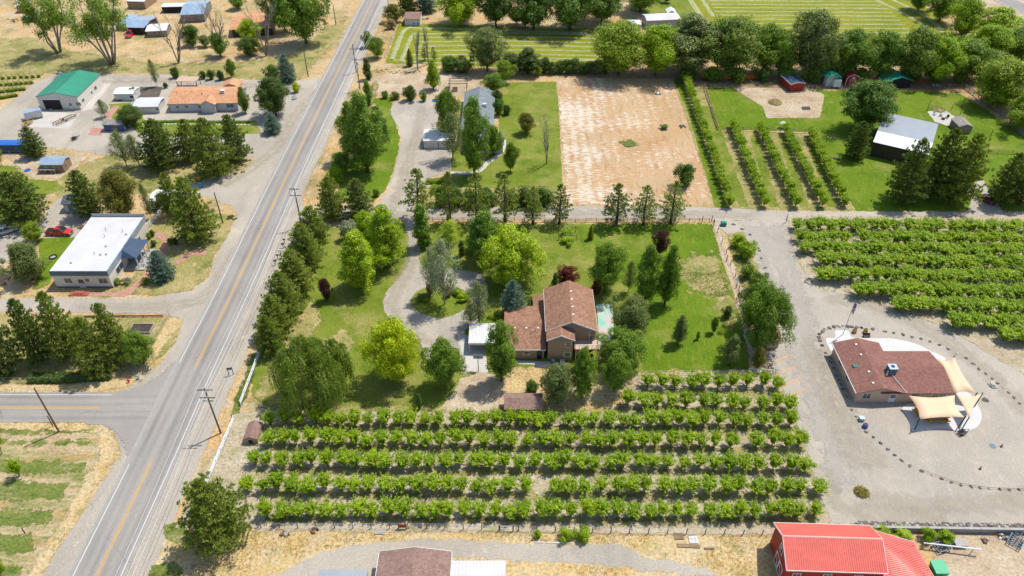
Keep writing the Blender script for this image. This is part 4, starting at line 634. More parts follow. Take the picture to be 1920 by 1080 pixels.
# long tree line, bases along y ~ 137
for a in [(960, 140, 98, 40, 'olive-green conifer-like tree at the left end of the tree line', 'olive', 'round'), (990, 138, 90, 52, 'dark pointed tree at the left end of the tree line', 'yew', 'tall'), (1160, 140, 38, 112, 'bright yellow-green tree, leftmost big crown in the tree line', 'hedge', 'round'), (1228, 140, 46, 92, 'bright green tree, second big crown in the tree line', 'peach', 'round'), (1287, 134, 28, 100, 'grey-green tree with visible trunks in the tree line', 'olive', 'tall'), (1362, 138, 32, 108, 'large grey-green crown above the orange net', 'willow', 'round'), (1430, 136, 46, 80, 'green crown left of the tallest tree line tree', 'green', 'round'), (1508, 140, 22, 92, 'tallest grey-green crown behind the red shed', 'olive', 'round'), (1462, 140, 72, 60, 'lower green crown behind the red shed', 'green', 'wide'), (1585, 142, 54, 88, 'green crown behind the red toy-like barn', 'green', 'round'), (1545, 144, 78, 56, 'low crown behind the camper roof', 'willow', 'wide'), (1645, 146, 58, 82, 'green crown left of the green canopy', 'green', 'round'), (1700, 148, 52, 88, 'grey-green crown above the green canopy', 'willow', 'round'), (1752, 152, 70, 82, 'green crown right of the green canopy', 'peach', 'wide'), (1800, 148, 74, 84, 'green crown above the junk piles', 'green', 'round'), (1840, 120, 46, 84, 'bright crown at the field corner', 'peach', 'round'), (1800, 70, -4, 72, 'upper right crown beside the far field', 'peach', 'round'), (1760, 40, -30, 66, 'crown at top right beside the far field', 'green', 'round'), (1720, 20, -38, 52, 'small crown at top right beside the far field', 'green', 'round'), (1860, 80, 14, 74, 'crown below the far road', 'peach', 'tall'), (1900, 120, 50, 80, 'crown at the right edge below the far road', 'green', 'round'), (1868, 198, 108, 116, 'bright yellow-green spreading tree at the right edge', 'hedge', 'wide'), (1915, 240, 172, 80, 'lower bright yellow-green tree at the right edge', 'hedge', 'wide'), (1925, 175, 90, 70, 'green tree at the right edge above the spreading one', 'green', 'round'),
 (1000, 55, -36, 86, 'dark tree behind the alfalfa at top centre, left', 'dark', 'round'), (1068, 56, -40, 100, 'dark tree behind the alfalfa at top centre, right', 'dark', 'round'), (1128, 42, -36, 82, 'dark tree left of the small white trailer', 'dark', 'round'), (1200, 22, -46, 80, 'dark tree behind the white metal shed', 'green', 'round'), (968, 45, 12, 30, 'yellowish small tree at top centre', 'gold', 'round'), (1250, 5, -18, 20, 'small conifer at top centre right', 'dark', 'round'), (985, 50, 18, 26, 'grey-green bush at top centre', 'olive', 'round'),
 (1617, 242, 150, 92, 'large dark green tree alone on the barn lawn', 'dark', 'round'), (1600, 297, 228, 54, 'dark conifer below the large lawn tree', 'darkpine', 'pine'), (1690, 378, 262, 84, 'left of three large pines at the barn', 'darkpine', 'pine'), (1745, 366, 242, 88, 'middle of three large pines at the barn', 'darkpine', 'pine'), (1786, 379, 252, 92, 'right airy pine of three at the barn', 'pine', 'pine'), (1872, 380, 288, 66, 'pine right of the dark red car', 'darkpine', 'pine'), (1910, 382, 284, 64, 'pine at the right edge above the lane', 'darkpine', 'pine')]:
    T(a[6], a[0], a[1], a[2], a[3]*(1.14 if a[6] != 'pine' else .95), a[4], a[5])
for i in range(9): T('shrub', 1022+i*14, 137+(i % 2), 108+(i*7) % 9, 26, '%s bush from the left in the low hedge left of the tree line' % nth(i+1), ['yew', 'olive', 'dark'][i % 3], None, None, 'low hedge bushes at the tree line')
for i in range(13): T('shrub', 1290+i*46, 150+(i % 3)*1.5, 126, 40, '%s dark undergrowth bush from the left beneath the tree line' % nth(i+1), ['dark', 'green', 'willow'][i % 3], None, None, 'undergrowth beneath the tree line')
for i, (x, y, t, w) in enumerate([(792, 562, 548, 26), (806, 556, 532, 14), (842, 556, 536, 16), (868, 562, 546, 26), (856, 552, 540, 20)]):
    T('shrub', x, y, t, w, ['low green shrub at the left of the loop island', 'tuft of tall dry grass on the loop island, left', 'tuft of tall dry grass on the loop island, right', 'green shrub at the right end of the loop island', 'low shrub behind the larger silver tree on the island'][i], ['green', 'tan', 'tan', 'peach', 'green'][i])
T('shrub', 733, 54, 36, 22, 'tall dry pampas-like grass clump at the verge', 'tan')

for i, (x, y, t, w, lb) in enumerate([(1062, 1010, 990, 30, 'left loose bush inside the orchard wire fence'), (1092, 1010, 988, 34, 'right loose bush inside the orchard wire fence'), (1008, 1006, 993, 18, 'small bush at the orchard wire fence left of two'), (1652, 1004, 984, 34, 'first bush from the left behind the red barn'), (1690, 1006, 986, 40, 'second bush from the left behind the red barn'), (1738, 1012, 990, 30, 'third bush from the left behind the red barn'), (1770, 1014, 992, 34, 'fourth bush from the left behind the red barn'), (1062, 441, 427, 26, 'upper grape vine on the arbor below the lane'), (1066, 456, 442, 28, 'lower grape vine on the arbor below the lane')]): T('shrub', x, y, t, w, lb, 'peach')
# ------------------------------------------------------------------ buildings
def K(n, c, **k): M[n] = pmat(n, c, **k)
M['brownroof'] = shingle('brown_shingles', (.19, .10, .062), (.25, .135, .085), (.33, .185, .12)); M['redroof'] = shingle('red_brown_shingles', (.165, .078, .06), (.20, .096, .074), (.25, .125, .098)); M['greyroof'] = shingle('blue_grey_shingles', (.11, .135, .14), (.165, .19, .195), (.22, .245, .25)); M['orangeroof'] = shingle('terracotta_shingles', (.36, .18, .09), (.48, .25, .13), (.56, .31, .17)); M['oldroof'] = shingle('weathered_brown_shingles', (.19, .115, .088), (.23, .145, .115), (.27, .18, .15)); M['ashroof'] = shingle('ash_grey_shingles', (.18, .165, .14), (.26, .24, .21), (.33, .31, .28)); M['navyroof'] = shingle('slate_blue_shingles', (.05, .06, .08), (.085, .10, .125), (.12, .135, .16))
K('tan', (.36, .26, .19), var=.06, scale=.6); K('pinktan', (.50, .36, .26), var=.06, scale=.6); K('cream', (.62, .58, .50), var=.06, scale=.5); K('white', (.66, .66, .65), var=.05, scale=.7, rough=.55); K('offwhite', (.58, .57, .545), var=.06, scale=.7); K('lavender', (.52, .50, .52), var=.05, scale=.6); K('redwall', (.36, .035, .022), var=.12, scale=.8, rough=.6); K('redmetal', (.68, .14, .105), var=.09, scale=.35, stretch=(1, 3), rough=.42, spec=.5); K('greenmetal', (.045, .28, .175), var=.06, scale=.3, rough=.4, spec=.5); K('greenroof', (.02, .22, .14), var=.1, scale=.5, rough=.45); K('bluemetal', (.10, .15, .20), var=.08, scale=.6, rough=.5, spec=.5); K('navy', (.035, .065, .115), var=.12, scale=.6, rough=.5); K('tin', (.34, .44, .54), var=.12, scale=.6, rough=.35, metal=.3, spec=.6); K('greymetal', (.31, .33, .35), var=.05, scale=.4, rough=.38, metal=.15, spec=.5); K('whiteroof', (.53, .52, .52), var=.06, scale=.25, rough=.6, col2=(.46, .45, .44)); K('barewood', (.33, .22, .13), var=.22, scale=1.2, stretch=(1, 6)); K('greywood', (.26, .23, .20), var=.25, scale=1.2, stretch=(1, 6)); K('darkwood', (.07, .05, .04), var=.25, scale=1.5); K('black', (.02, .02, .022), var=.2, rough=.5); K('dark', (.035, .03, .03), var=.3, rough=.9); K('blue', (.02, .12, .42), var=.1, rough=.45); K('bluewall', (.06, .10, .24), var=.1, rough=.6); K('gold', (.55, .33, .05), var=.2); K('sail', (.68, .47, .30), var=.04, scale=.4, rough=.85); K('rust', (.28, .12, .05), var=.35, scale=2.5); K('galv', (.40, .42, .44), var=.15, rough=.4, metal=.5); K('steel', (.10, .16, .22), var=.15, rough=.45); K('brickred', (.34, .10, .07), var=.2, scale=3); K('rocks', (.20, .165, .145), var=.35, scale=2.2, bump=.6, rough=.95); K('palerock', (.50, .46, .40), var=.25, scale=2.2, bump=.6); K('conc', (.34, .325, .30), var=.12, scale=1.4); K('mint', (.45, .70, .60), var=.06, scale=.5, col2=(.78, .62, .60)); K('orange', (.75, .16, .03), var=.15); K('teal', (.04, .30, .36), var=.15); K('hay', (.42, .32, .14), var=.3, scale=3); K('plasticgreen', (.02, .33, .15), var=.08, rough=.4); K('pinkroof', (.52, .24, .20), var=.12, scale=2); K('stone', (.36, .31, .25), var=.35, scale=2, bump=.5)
K('pinkcap', (.80, .42, .36), var=.05)
def glass(name, c, r=.08):
    m, t, b, out = newmat(name); tc = t.new('ShaderNodeTexCoord'); n = t.noise(tc.outputs['Object'], .8, 2); t.put(b.inputs['Base Color'], t.mix(n, c, tuple(x*1.6 for x in c))); b.inputs['Roughness'].default_value = r; b.inputs['Specular IOR Level'].default_value = .8; return m
M['glass'] = glass('window_glass', (.035, .05, .06)); M['skylight'] = glass('tinted_skylight', (.03, .11, .12), .15); M['carglass'] = glass('car_glass', (.015, .018, .022), .06)
def gloss(name, c, r=.25, coat=.6):
    m, t, b, out = newmat(name); tc = t.new('ShaderNodeTexCoord'); n = t.noise(tc.outputs['Object'], 6, 3); t.put(b.inputs['Base Color'], t.mix(t.rng(n, .4, .8), c, tuple(x*.85 for x in c))); b.inputs['Roughness'].default_value = r; b.inputs['Coat Weight'].default_value = coat; return m
M['carred'] = gloss('red_car_paint', (.55, .02, .015)); M['carsilver'] = gloss('silver_car_paint', (.42, .45, .48)); M['cardark'] = gloss('dark_red_car_paint', (.22, .025, .015)); M['tyre'] = pmat('tyre_rubber', (.02, .02, .02), .9)
def frame(A, B, C_, z):
    a, b, c = Vector(P(*A, z)), Vector(P(*B, z)), Vector(P(*C_, z)); u = (b-a).normalized(); v = Vector((-u.y, u.x)); return a, math.atan2(u.y, u.x), (b-a).length, (c-a).dot(v)
def vroof(W, L, h, rise, ridge, t=.14, off=.5, base=0):
    """inverted-V roof as one shell; ridge 'x' runs along the front, 'y' runs away"""
    mb = MB(); D = L if ridge == 'x' else W; r = D*off; prof = [(0, h), (r, h+rise), (D, h), (D, h-t), (r, h+rise-t), (0, h-t)]
    f = (lambda q, s: (s, q[0], q[1])) if ridge == 'x' else (lambda q, s: (q[0], s, q[1])); E = W if ridge == 'x' else L
    n = 6; mb.V = [f(q, 0) for q in prof]+[f(q, E) for q in prof]
    for i in range(n): j = (i+1) % n; mb.F.append((i, j, n+j, n+i))
    mb.F += [(0, 1, 4, 5), (1, 2, 3, 4), (n+5, n+4, n+1, n), (n+4, n+3, n+2, n+1)]
    return mb
def vwall(W, L, h, rise, ridge, oh, off=.5, t=.14):
    mb = MB(); D = L if ridge == 'x' else W; r = D*off; sl = rise/r; sr_ = rise/(D-r); e0 = h+sl*oh-t-.02; e1 = h+sr_*oh-t-.02; prof = [(oh, 0), (D-oh, 0), (D-oh, e1), (r, h+rise-t-.02), (oh, e0)]
    f = (lambda q, s: (s, q[0], q[1])) if ridge == 'x' else (lambda q, s: (q[0], s, q[1])); E = W if ridge == 'x' else L
    return mb.hull([f(q, oh) for q in prof], [f(q, E-oh) for q in prof])
def opening(root, W, L, oh, face, s, z0, w, h, kind='window', fm='white', gm='glass', mull=True):
    """window or door on a wall: frame, pane, bars; s = position along the wall"""
    d = .05
    def bx(x0, x1, z0_, z1, a, b):
        mb = MB()
        if face == 'f': mb.box(x0, x1, oh-b, oh-a, z0_, z1)
        elif face == 'b': mb.box(x0, x1, L-oh+a, L-oh+b, z0_, z1)
        elif face == 'l': mb.box(oh-b, oh-a, x0, x1, z0_, z1)
        else: mb.box(W-oh+a, W-oh+b, x0, x1, z0_, z1)
        return mb
    o = bx(s, s+w, z0, z0+h, -.02, .05).build(kind, M[fm], root)
    if kind == 'window':
        bx(s+.09, s+w-.09, z0+.09, z0+h-.09, .05, .058).build('pane', M[gm], o)
        if mull: bx(s+w/2-.03, s+w/2+.03, z0+.09, z0+h-.09, .058, .07).build('mullion', M[fm], o)
    else:
        bx(s+.12, s+w-.12, z0+h*.5, z0+h-.2, .05, .058).build('pane', M[gm], o) if mull else None
        bx(s+w-.18, s+w-.1, z0+h*.45, z0+h*.5, .058, .1).build('handle', M['galv'], o)
    return o
def seams(root, W, L, h, rise, ridge, sp, mat, off=.5):
    D = L if ridge == 'x' else W; E = W if ridge == 'x' else L; r = D*off; mb = MB(); n = int(E/sp)
    for i in range(n+1):
        s = .03+(E-.06)*i/n
        for (a, za, b, zb) in ((0, h, r, h+rise), (D, h, r, h+rise)):
            p = [(s-.025, a, za+.001), (s+.025, a, za+.001), (s+.025, b, zb+.001), (s-.025, b, zb+.001)]
            if ridge == 'y': p = [(q[1], q[0], q[2]) for q in p]
            mb.hull(p, [(x, y, z+.05) for x, y, z in p])
    o = mb.build('roof_seams', M[mat], root); o['kind'] = 'stuff'; return o
def bld(name, label, cat, A, B, C_, z, h, rise, ridge, wall, roof, oh=.35, wins=(), off=.5, seam=None, trim=None, world=None, rz=0, group=None):
    if world: (x, y), W, L = world; a = Vector((x, y)); an = rz
    else: a, an, W, L = frame(A, B, C_, z)
    root = thing(name, label, cat, (a.x, a.y, 0), an, group)
    vwall(W, L, h, rise, ridge, oh, off).build('wall', M[wall], root); rf = vroof(W, L, h, rise, ridge, .14, off).build('roof', M[roof], root)
    if seam: seams(rf, W, L, h, rise, ridge, seam, roof, off)
    if trim:
        D = L if ridge == 'x' else W; E = W if ridge == 'x' else L; r = D*off
        for e0, e1 in ((-.06, -.003), (E+.003, E+.06)):
            for (p, zp, q, zq) in ((0, h, r, h+rise), (r, h+rise, D, h)):
                pts = [(e0, p, zp-.2), (e1, p, zp-.2), (e1, q, zq-.2), (e0, q, zq-.2)]
                if ridge == 'y': pts = [(b, a_, c) for a_, b, c in pts]
                MB().hull(pts, [(x, y, zz+.24) for x, y, zz in pts]).build('rake_trim', M[trim], rf)
        for p0, p1 in ((-.07, -.003), (D+.003, D+.07)):
            (MB().box(0, E, p0, p1, h-.18, h+.02) if ridge == 'x' else MB().box(p0, p1, 0, E, h-.18, h+.02)).build('gutter', M[trim], rf)
    for w in wins: opening(root, W, L, oh, *w)
    root['_w'] = W; root['_l'] = L
    return root, W, L
def roofvent(root, x, y, z, kind='box', mat='white'):
    if kind == 'box': return MB().box(x-.17, x+.17, y-.17, y+.17, z-.15, z+.16).build('roof_vent', M[mat], root)
    return MB().tube([(x, y, z-.2), (x, y, z+.75)], .07, 8).build('vent_pipe', M[mat], root)
# ---- main brown-roofed house (two-storey block, front wing, low wing, porch roof, deck)
hx0, hy0 = 6.25, 104.1; hL = P(1082, 524, 7.9)[1]-hy0
house = thing('house', 'large tan two-storey house with brown shingle roofs inside the lawn', 'house', (hx0, hy0, 0))
vwall(9.65, hL, 5.4, 2.3, 'y', .4).build('wall', M['tan'], house); hr = vroof(9.65, hL, 5.4, 2.3, 'y').build('roof', M['brownroof'], house)
for yy, z in ((2.2, 7.6), (4.4, 7.6), (6.6, 7.6), (9, 7.6)): roofvent(hr, 5.15, yy, 7.52)
roofvent(hr, 6.6, 2.5, 6.9, 'pipe')
for e in (-.06, 9.66): MB().box(e, e+.05, 0, hL, 5.2, 5.42).build('gutter', M['white'], hr)
for a, b in (((0, 5.4), (4.82, 7.7)), ((4.82, 7.7), (9.65, 5.4))):
    MB().hull([(a[0], -.06, a[1]-.22), (a[0], -.003, a[1]-.22), (b[0], -.003, b[1]-.22), (b[0], -.06, b[1]-.22)], [(a[0], -.06, a[1]+.03), (a[0], -.003, a[1]+.03), (b[0], -.003, b[1]+.03), (b[0], -.06, b[1]+.03)]).build('rake_trim', M['white'], hr)
fw = vwall(5.3, 4.6, 5.3, 1.25, 'y', .35); fw.xf(Matrix.Translation((.05, -2.5, 0))).build('front_wing_wall', M['tan'], house)
fr_ = vroof(5.3, 5.4, 5.3, 1.25, 'y'); fr_ = fr_.xf(Matrix.Translation((.05, -2.5, .02))).build('front_wing_roof', M['brownroof'], house)
for a, b in (((.05, 5.32), (2.7, 6.57)), ((2.7, 6.57), (5.35, 5.32))):
    MB().hull([(a[0], -2.57, a[1]-.22), (a[0], -2.51, a[1]-.22), (b[0], -2.51, b[1]-.22), (b[0], -2.57, b[1]-.22)], [(a[0], -2.57, a[1]+.03), (a[0], -2.51, a[1]+.03), (b[0], -2.51, b[1]+.03), (b[0], -2.57, b[1]+.03)]).build('rake_trim', M['white'], fr_)
MB().hull([(2.25, -2.2, 5.75), (3.15, -2.2, 5.75), (2.7, -2.2, 6.2)], [(2.25, -2.14, 5.75), (3.15, -2.14, 5.75), (2.7, -2.14, 6.2)]).build('gable_vent', M['bluemetal'], house)
lx0, ly0 = P(945, 656, 2.7)[0]-hx0, P(990, 656, 2.7)[1]-hy0; lyr = P(990, 602, 4.25)[1]-hy0; lL = 2*(lyr-ly0); lW = -lx0+.1
vwall(lW, lL, 2.7, 1.5, 'x', .35).xf(Matrix.Translation((lx0, ly0, 0))).build('low_wing_wall', M['tan'], house); lr_ = vroof(lW, lL, 2.7, 1.5, 'x').xf(Matrix.Translation((lx0, ly0, 0))).build('low_wing_roof', M['brownroof'], house)
MB().box(lx0, lx0+lW-.1, ly0-.06, ly0-.003, 2.5, 2.72).build('gutter', M['white'], lr_)
for q in (1.2, 3.4, 5.6): roofvent(lr_, lx0+q+.8, ly0+lL*.38, 3.75)
roofvent(lr_, lx0+5.2, ly0+lL*.3, 3.5, 'pipe'); roofvent(lr_, lx0+5.9, ly0+lL*.33, 3.6, 'pipe', 'galv')
py0, py1 = P(1010, 602, 3)[1]-hy0, P(1010, 552, 3)[1]-hy0
MB().slab([(-2.1, ly0+lL*.72, 2.75), (.35, ly0+lL*.72, 3.4), (.35, py1, 3.4), (-2.1, py1, 2.75)], .14).build('porch_roof', M['brownroof'], house)
for q in (.1, .5, .95): MB().box(-1.95, -1.8, ly0+lL*.72+(py1-ly0-lL*.72)*q, ly0+lL*.72+(py1-ly0-lL*.72)*q+.15, 0, 2.62).build('porch_post', M['white'], house)
deck = MB().box(5.4, 10.2, -2.2, .4, 2.7, 2.88).build('deck', M['pinktan'], house)
for q in range(7): MB().box(5.45+q*.77, 5.53+q*.77, -2.18, -2.1, 2.88, 3.85).build('railing_post', M['white'], deck)
MB().box(5.4, 10.2, -2.2, -2.08, 3.85, 3.95).build('railing', M['white'], deck); MB().box(10.08, 10.2, -2.08, .4, 3.85, 3.95).build('railing', M['white'], deck)
for q in (5.6, 10.0): MB().box(q, q+.15, -2.1, -1.95, 0, 2.7).build('deck_post', M['white'], house)
def hwin(x, y, z, w, h, kind='window'):
    o = MB().box(x, x+w, y-.05, y+.03, z, z+h).build(kind, M['white' if kind == 'window' else 'black'], house)
    MB().box(x+.12, x+w-.12, y-.06, y-.05, z+.12 if kind == 'window' else z+1., z+h-.12).build('pane', M['glass'], o)
    if kind == 'window': MB().box(x+.1, x+w-.1, y-.075, y-.06, z+h/2-.03, z+h/2+.03).build('mullion', M['white'], o)
wy = -2.15; hwin(3.55, wy, 3.35, 1.15, 1.35); hwin(3.3, wy, .95, 1.4, 1.15); hwin(8.2, .4, 3.0, 1.2, 2.0); hwin(lx0+3.6, ly0+.35, 1., 1.15, 1.1); hwin(lx0+lW-1.7, ly0+.35, .05, .95, 2.05, 'door')
bld('patio_cover', 'small white patio roof at the back of the brown-roofed house', 'patio roof', None, None, None, 0, 2.4, .5, 'y', 'offwhite', 'white', .3, world=((hx0+3.5, hy0+hL+.1), 4.2, 2.2))
o = thing('air_conditioner', 'round dark condenser unit with blue top at the back wall of the house', 'air conditioner', (*P(1037, 681), 0)); MB().lathe([(.42, 0), (.42, .85), (.38, .9)], 14).build('casing', M['steel'], o); MB().lathe([(.36, .9), (.3, .96)], 14).build('fan_grille', M['tin'], o)
o = thing('air_conditioner', 'white square condenser unit right of the dark one', 'air conditioner', (*P(1054, 682), 0)); MB().box(-.4, .4, -.35, .35, 0, .8).build('casing', M['offwhite'], o); MB().lathe([(.3, .8), (.28, .83)], 12).build('fan_grille', M['galv'], o)
sl_ = sheet('painted_slab', 'mint and pink painted concrete slab beside the house', 'slab', [(1119, 571), (1148, 571), (1152, 640), (1124, 640), (1122, 618)], gmat('mint_pink_paint', [(.35, C(160, 222, 200)), (.5, C(200, 226, 212)), (.62, C(238, 205, 200))], .35, [], .05, 4), 12, .08)
# ---- white-roofed building by the road
W_, L_2 = 12.0, 20.6; st = thing('shop_building', 'flat white-roofed building with blue-grey metal parapet and porch', 'building', (-95.5, 123.4, 0))
MB().box(.12, W_-.12, .12, L_2-.12, 0, 4.2).build('wall', M['cream'], st); rf = MB().box(.05, W_-.05, .05, L_2-.05, 4.0, 4.25).build('roof', M['whiteroof'], st)
band = MB(); MB().box(0, W_, 0, .12, 3.3, 4.5).build('parapet', M['bluemetal'], rf); MB().box(W_-.12, W_, .12, L_2, 3.3, 4.5).build('parapet', M['tin'], rf); MB().box(0, W_, L_2, L_2+.12, 3.6, 5.0).build('parapet', M['greymetal'], rf); MB().box(0, .1, .12, L_2, 4.2, 4.34).build('parapet', M['white'], rf)
r_ = MB()
for i in range(48): r_.box(i*.25+.02, i*.25+.1, -.035, 0, 3.3, 4.5)
q = r_.build('parapet_ribs', M['bluemetal'], rf); q['kind'] = 'stuff'
MB().box(.05, W_-.05, .09, .12, 0, .45).build('base_course', M['bluemetal'], st)
for (s, z0, w, h, k) in ((2.3, 1.3, 1.6, 1.35, 'window'), (5.0, .1, 1.35, 2.4, 'door'), (6.6, 1.6, .95, 1.0, 'window'), (9.4, 1.2, 1.9, 1.4, 'window')): opening(st, W_, L_2, .12, 'f', s, z0, w, h, k, 'offwhite')
opening(st, W_, L_2, .12, 'r', 3.1, 1.0, 3.2, 1.6); opening(st, W_, L_2, .12, 'r', 15., .1, 1.1, 2.2, 'door', 'offwhite'); opening(st, W_, L_2, .12, 'r', 8.6, .1, 1.1, 2.2, 'door', 'barewood')
aw = MB().hull([(W_+.02, 6.4, 3.15), (W_+3.2, 6.4, 3.0), (W_+3.2, 13.2, 3.0), (W_+.02, 13.2, 3.15)], [(W_+.02, 7.6, 4.3), (W_+.15, 7.6, 4.3), (W_+.15, 12.2, 4.3), (W_+.02, 12.2, 4.3)]).build('awning_roof', M['navy'], st)
for yy in (6.7, 9.0, 10.9, 12.9): MB().lathe([(.2, .3), (.15, .5), (.13, 2.9), (.2, 3.02)], 10, (W_+2.9, yy)).build('porch_column', M['white'], st)
MB().box(W_+.02, W_+4.2, 6.0, 13.6, 0, .3).build('porch_floor', M['conc'], st)
for x, y, kd in ((6.3, 12.6, 'pipe'), (8., 9, 'box'), (9.5, 14.5, 'pipe'), (5.5, 15.2, 'pipe'), (3.2, 3.1, 'box'), (6.8, 6.2, 'pipe'), (8.1, 6.0, 'box'), (9.3, 6.1, 'box'), (10.6, 13.5, 'box')): roofvent(rf, x, y, 4.3, kd, 'galv')
stp = thing('door_steps', 'low red brick steps below the front door of the white-roofed building', 'steps', (*P(152, 552), 0)); MB().box(-2.3, 1.6, -.6, .8, 0, .2).build('step', M['brickred'], stp); MB().box(-1.4, .5, -.2, .8, .2, .4).build('step', M['brickred'], stp)
# ---- brown-roofed building on the gravel lot (main bar and cross wing)
rb = thing('market_building', 'pinkish building with red-brown shingle cross roof on the gravel lot', 'building', (60.0, 90.95, 0))
rW, rL = 8.75, 12.9; vwall(rW, rL, 2.7, 1.25, 'y', .4).build('wall', M['pinktan'], rb); rr = vroof(rW, rL, 2.7, 1.25, 'y').build('roof', M['redroof'], rb)
cx1 = P(1792, 739, 2.7)[0]-60.0; cy0, cy1 = .05, P(1710, 658, 2.7)[1]-90.95
vwall(cx1-4.4, cy1-cy0, 2.65, 1.2, 'x', .4).xf(Matrix.Translation((4.4, cy0, 0))).build('cross_wing_wall', M['pinktan'], rb); cr_ = vroof(cx1-4.4, cy1-cy0, 2.66, 1.2, 'x').xf(Matrix.Translation((4.4, cy0, 0))).build('cross_wing_roof', M['redroof'], rb)
MB().box(-.1, -.02, 0, rL, 2.52, 2.72).build('gutter', M['white'], rr); MB().tube([(8.75, -.0, 2.78), (7.1, 4.3, 3.75)], .05, 6).build('roof_pipe', M['white'], rr)
for x, y in ((3.6, 11.3), (3.55, 8.6), (3.4, 4.3), (3.2, 1.6)): roofvent(rr, x, y, 2.7+1.25*x/4.375-.03)
def skyl(x, y, z, par, tilt):
    MB().hull([(x-.55, y-.4, z-.1), (x+.55, y-.4, z-.1), (x+.55, y+.4, z-.1+tilt), (x-.55, y+.4, z-.1+tilt)], [(x-.5, y-.36, z+.12), (x+.5, y-.36, z+.12), (x+.5, y+.36, z+.12+tilt), (x-.5, y+.36, z+.12+tilt)]).build('skylight', M['skylight'], par)
skyl(1.9, 6.2, 3.22, rr, 0); skyl(10.6, 6.0, 3.45, cr_, -.12); skyl(13.9, 6.0, 3.45, cr_, -.12)
cl_ = MB().box(6.75, 8.15, 3.85, 5.1, 3.3, 4.75).build('roof_cooler', M['steel'], rr); MB().box(6.68, 8.22, 3.78, 5.17, 4.75, 4.85).build('cooler_lid', M['tin'], cl_); MB().lathe([(.36, 4.85), (.32, 4.92), (.18, 4.94)], 14, (7.45, 4.5)).build('fan_opening', M['black'], cl_); MB().tube([(6.6, 4.0, 4.4), (6.2, 3.4, 3.6)], .14, 8).build('duct', M['galv'], cl_)
opening(rb, rW, rL, .4, 'f', 1.5, 1.0, 1.5, 1.3, 'window', 'offwhite'); opening(rb, rW, rL, .4, 'f', 6.3, .1, 1.15, 2.1, 'door', 'white')
for s, w in ((10., 1.6), (13.6, 2.6)): opening(rb, 40, 8, .45, 'f', s, 1.0, w, 1.2, 'window', 'white')
opening(rb, rW, rL, .4, 'l', 4, 1.1, 1.4, 1.1); opening(rb, rW, rL, .4, 'l', 8, 1.1, 1.4, 1.1)
# ---- red barn, bottom right
bz = 4.6; a, an, bw, bl_ = frame((1475, 1069), (1665, 1075), (1451, 980), bz)
barn, W1, L1_ = bld('red_barn', 'big red barn with bright red ribbed metal roof and white trim', 'barn', (1475, 1069), (1665, 1075), (1451, 980), bz, bz, 2.0, 'x', 'redwall', 'redmetal', .3, [('f', 1.2, 2.6, 1.2, .9), ('f', 5.4, 2.6, 1.2, .9), ('f', 9.6, 2.6, 1.2, .9), ('l', 3.0, 3.2, 1.2, 1.7), ('l', 1.2, .1, 3.2, 2.5, 'door', 'redwall', 'redwall', False)], .54, .3, 'white')
d0 = 1.2
for sx in (0, 1.6): 
    p_ = MB(); p_.box(.2, .245, d0+sx, d0+sx+1.6, .1, .25).box(.2, .245, d0+sx, d0+sx+1.6, 2.4, 2.55).box(.2, .245, d0+sx, d0+sx+.14, .25, 2.4).box(.2, .245, d0+sx+1.46, d0+sx+1.6, .25, 2.4).hull([(.2, d0+sx+.15, .25), (.2, d0+sx+.3, .25), (.2, d0+sx+1.45, 2.4), (.2, d0+sx+1.3, 2.4)], [(.23, d0+sx+.15, .25), (.23, d0+sx+.3, .25), (.23, d0+sx+1.45, 2.4), (.23, d0+sx+1.3, 2.4)]); q = p_.build('door_trim', M['white'], barn); q['kind'] = 'stuff'
rc = bz+2.0; MB().hull([(-.05, L1_*.54-.16, rc-.06), (W1+.05, L1_*.54-.16, rc-.06), (W1+.05, L1_*.54+.16, rc-.06), (-.05, L1_*.54+.16, rc-.06)], [(-.05, L1_*.54-.03, rc+.09), (W1+.05, L1_*.54-.03, rc+.09), (W1+.05, L1_*.54+.03, rc+.09), (-.05, L1_*.54+.03, rc+.09)]).build('ridge_cap', M['pinkcap'], barn)
lean = MB().slab([(W1-.05, -3.5, 3.1), (W1+8.2, -3.9, 2.4), (W1+6.6, L1_-1.1, 2.4), (W1-.05, L1_+.2, 3.6)], .14).build('lean_to_roof', M['redmetal'], barn)
mb = MB(); n = 36
for i in range(n+1):
    t = i/n; y0_ = -3.5+(L1_+3.7)*t; z0_ = 3.1+.5*t; y1_ = -3.9+(L1_+2.8)*t; x1_ = W1+8.2-1.6*t; mb.hull([(W1, y0_-.03, z0_), (x1_, y1_-.03, 2.4), (x1_, y1_+.03, 2.4), (W1, y0_+.03, z0_)], [(W1, y0_-.03, z0_+.05), (x1_, y1_-.03, 2.45), (x1_, y1_+.03, 2.45), (W1, y0_+.03, z0_+.05)])
q = mb.build('roof_seams', M['redmetal'], lean); q['kind'] = 'stuff'
MB().tube([(W1-.05, L1_+.25, 3.58), (W1+6.6, L1_-1.05, 2.38)], .07, 6).build('gutter', M['white'], lean)
for x, y in ((W1+7.4, -2), (W1+6.8, 2), (W1+6.2, L1_-1.8)): MB().box(x, x+.2, y, y+.2, 0, 2.45).build('post', M['darkwood'], barn)
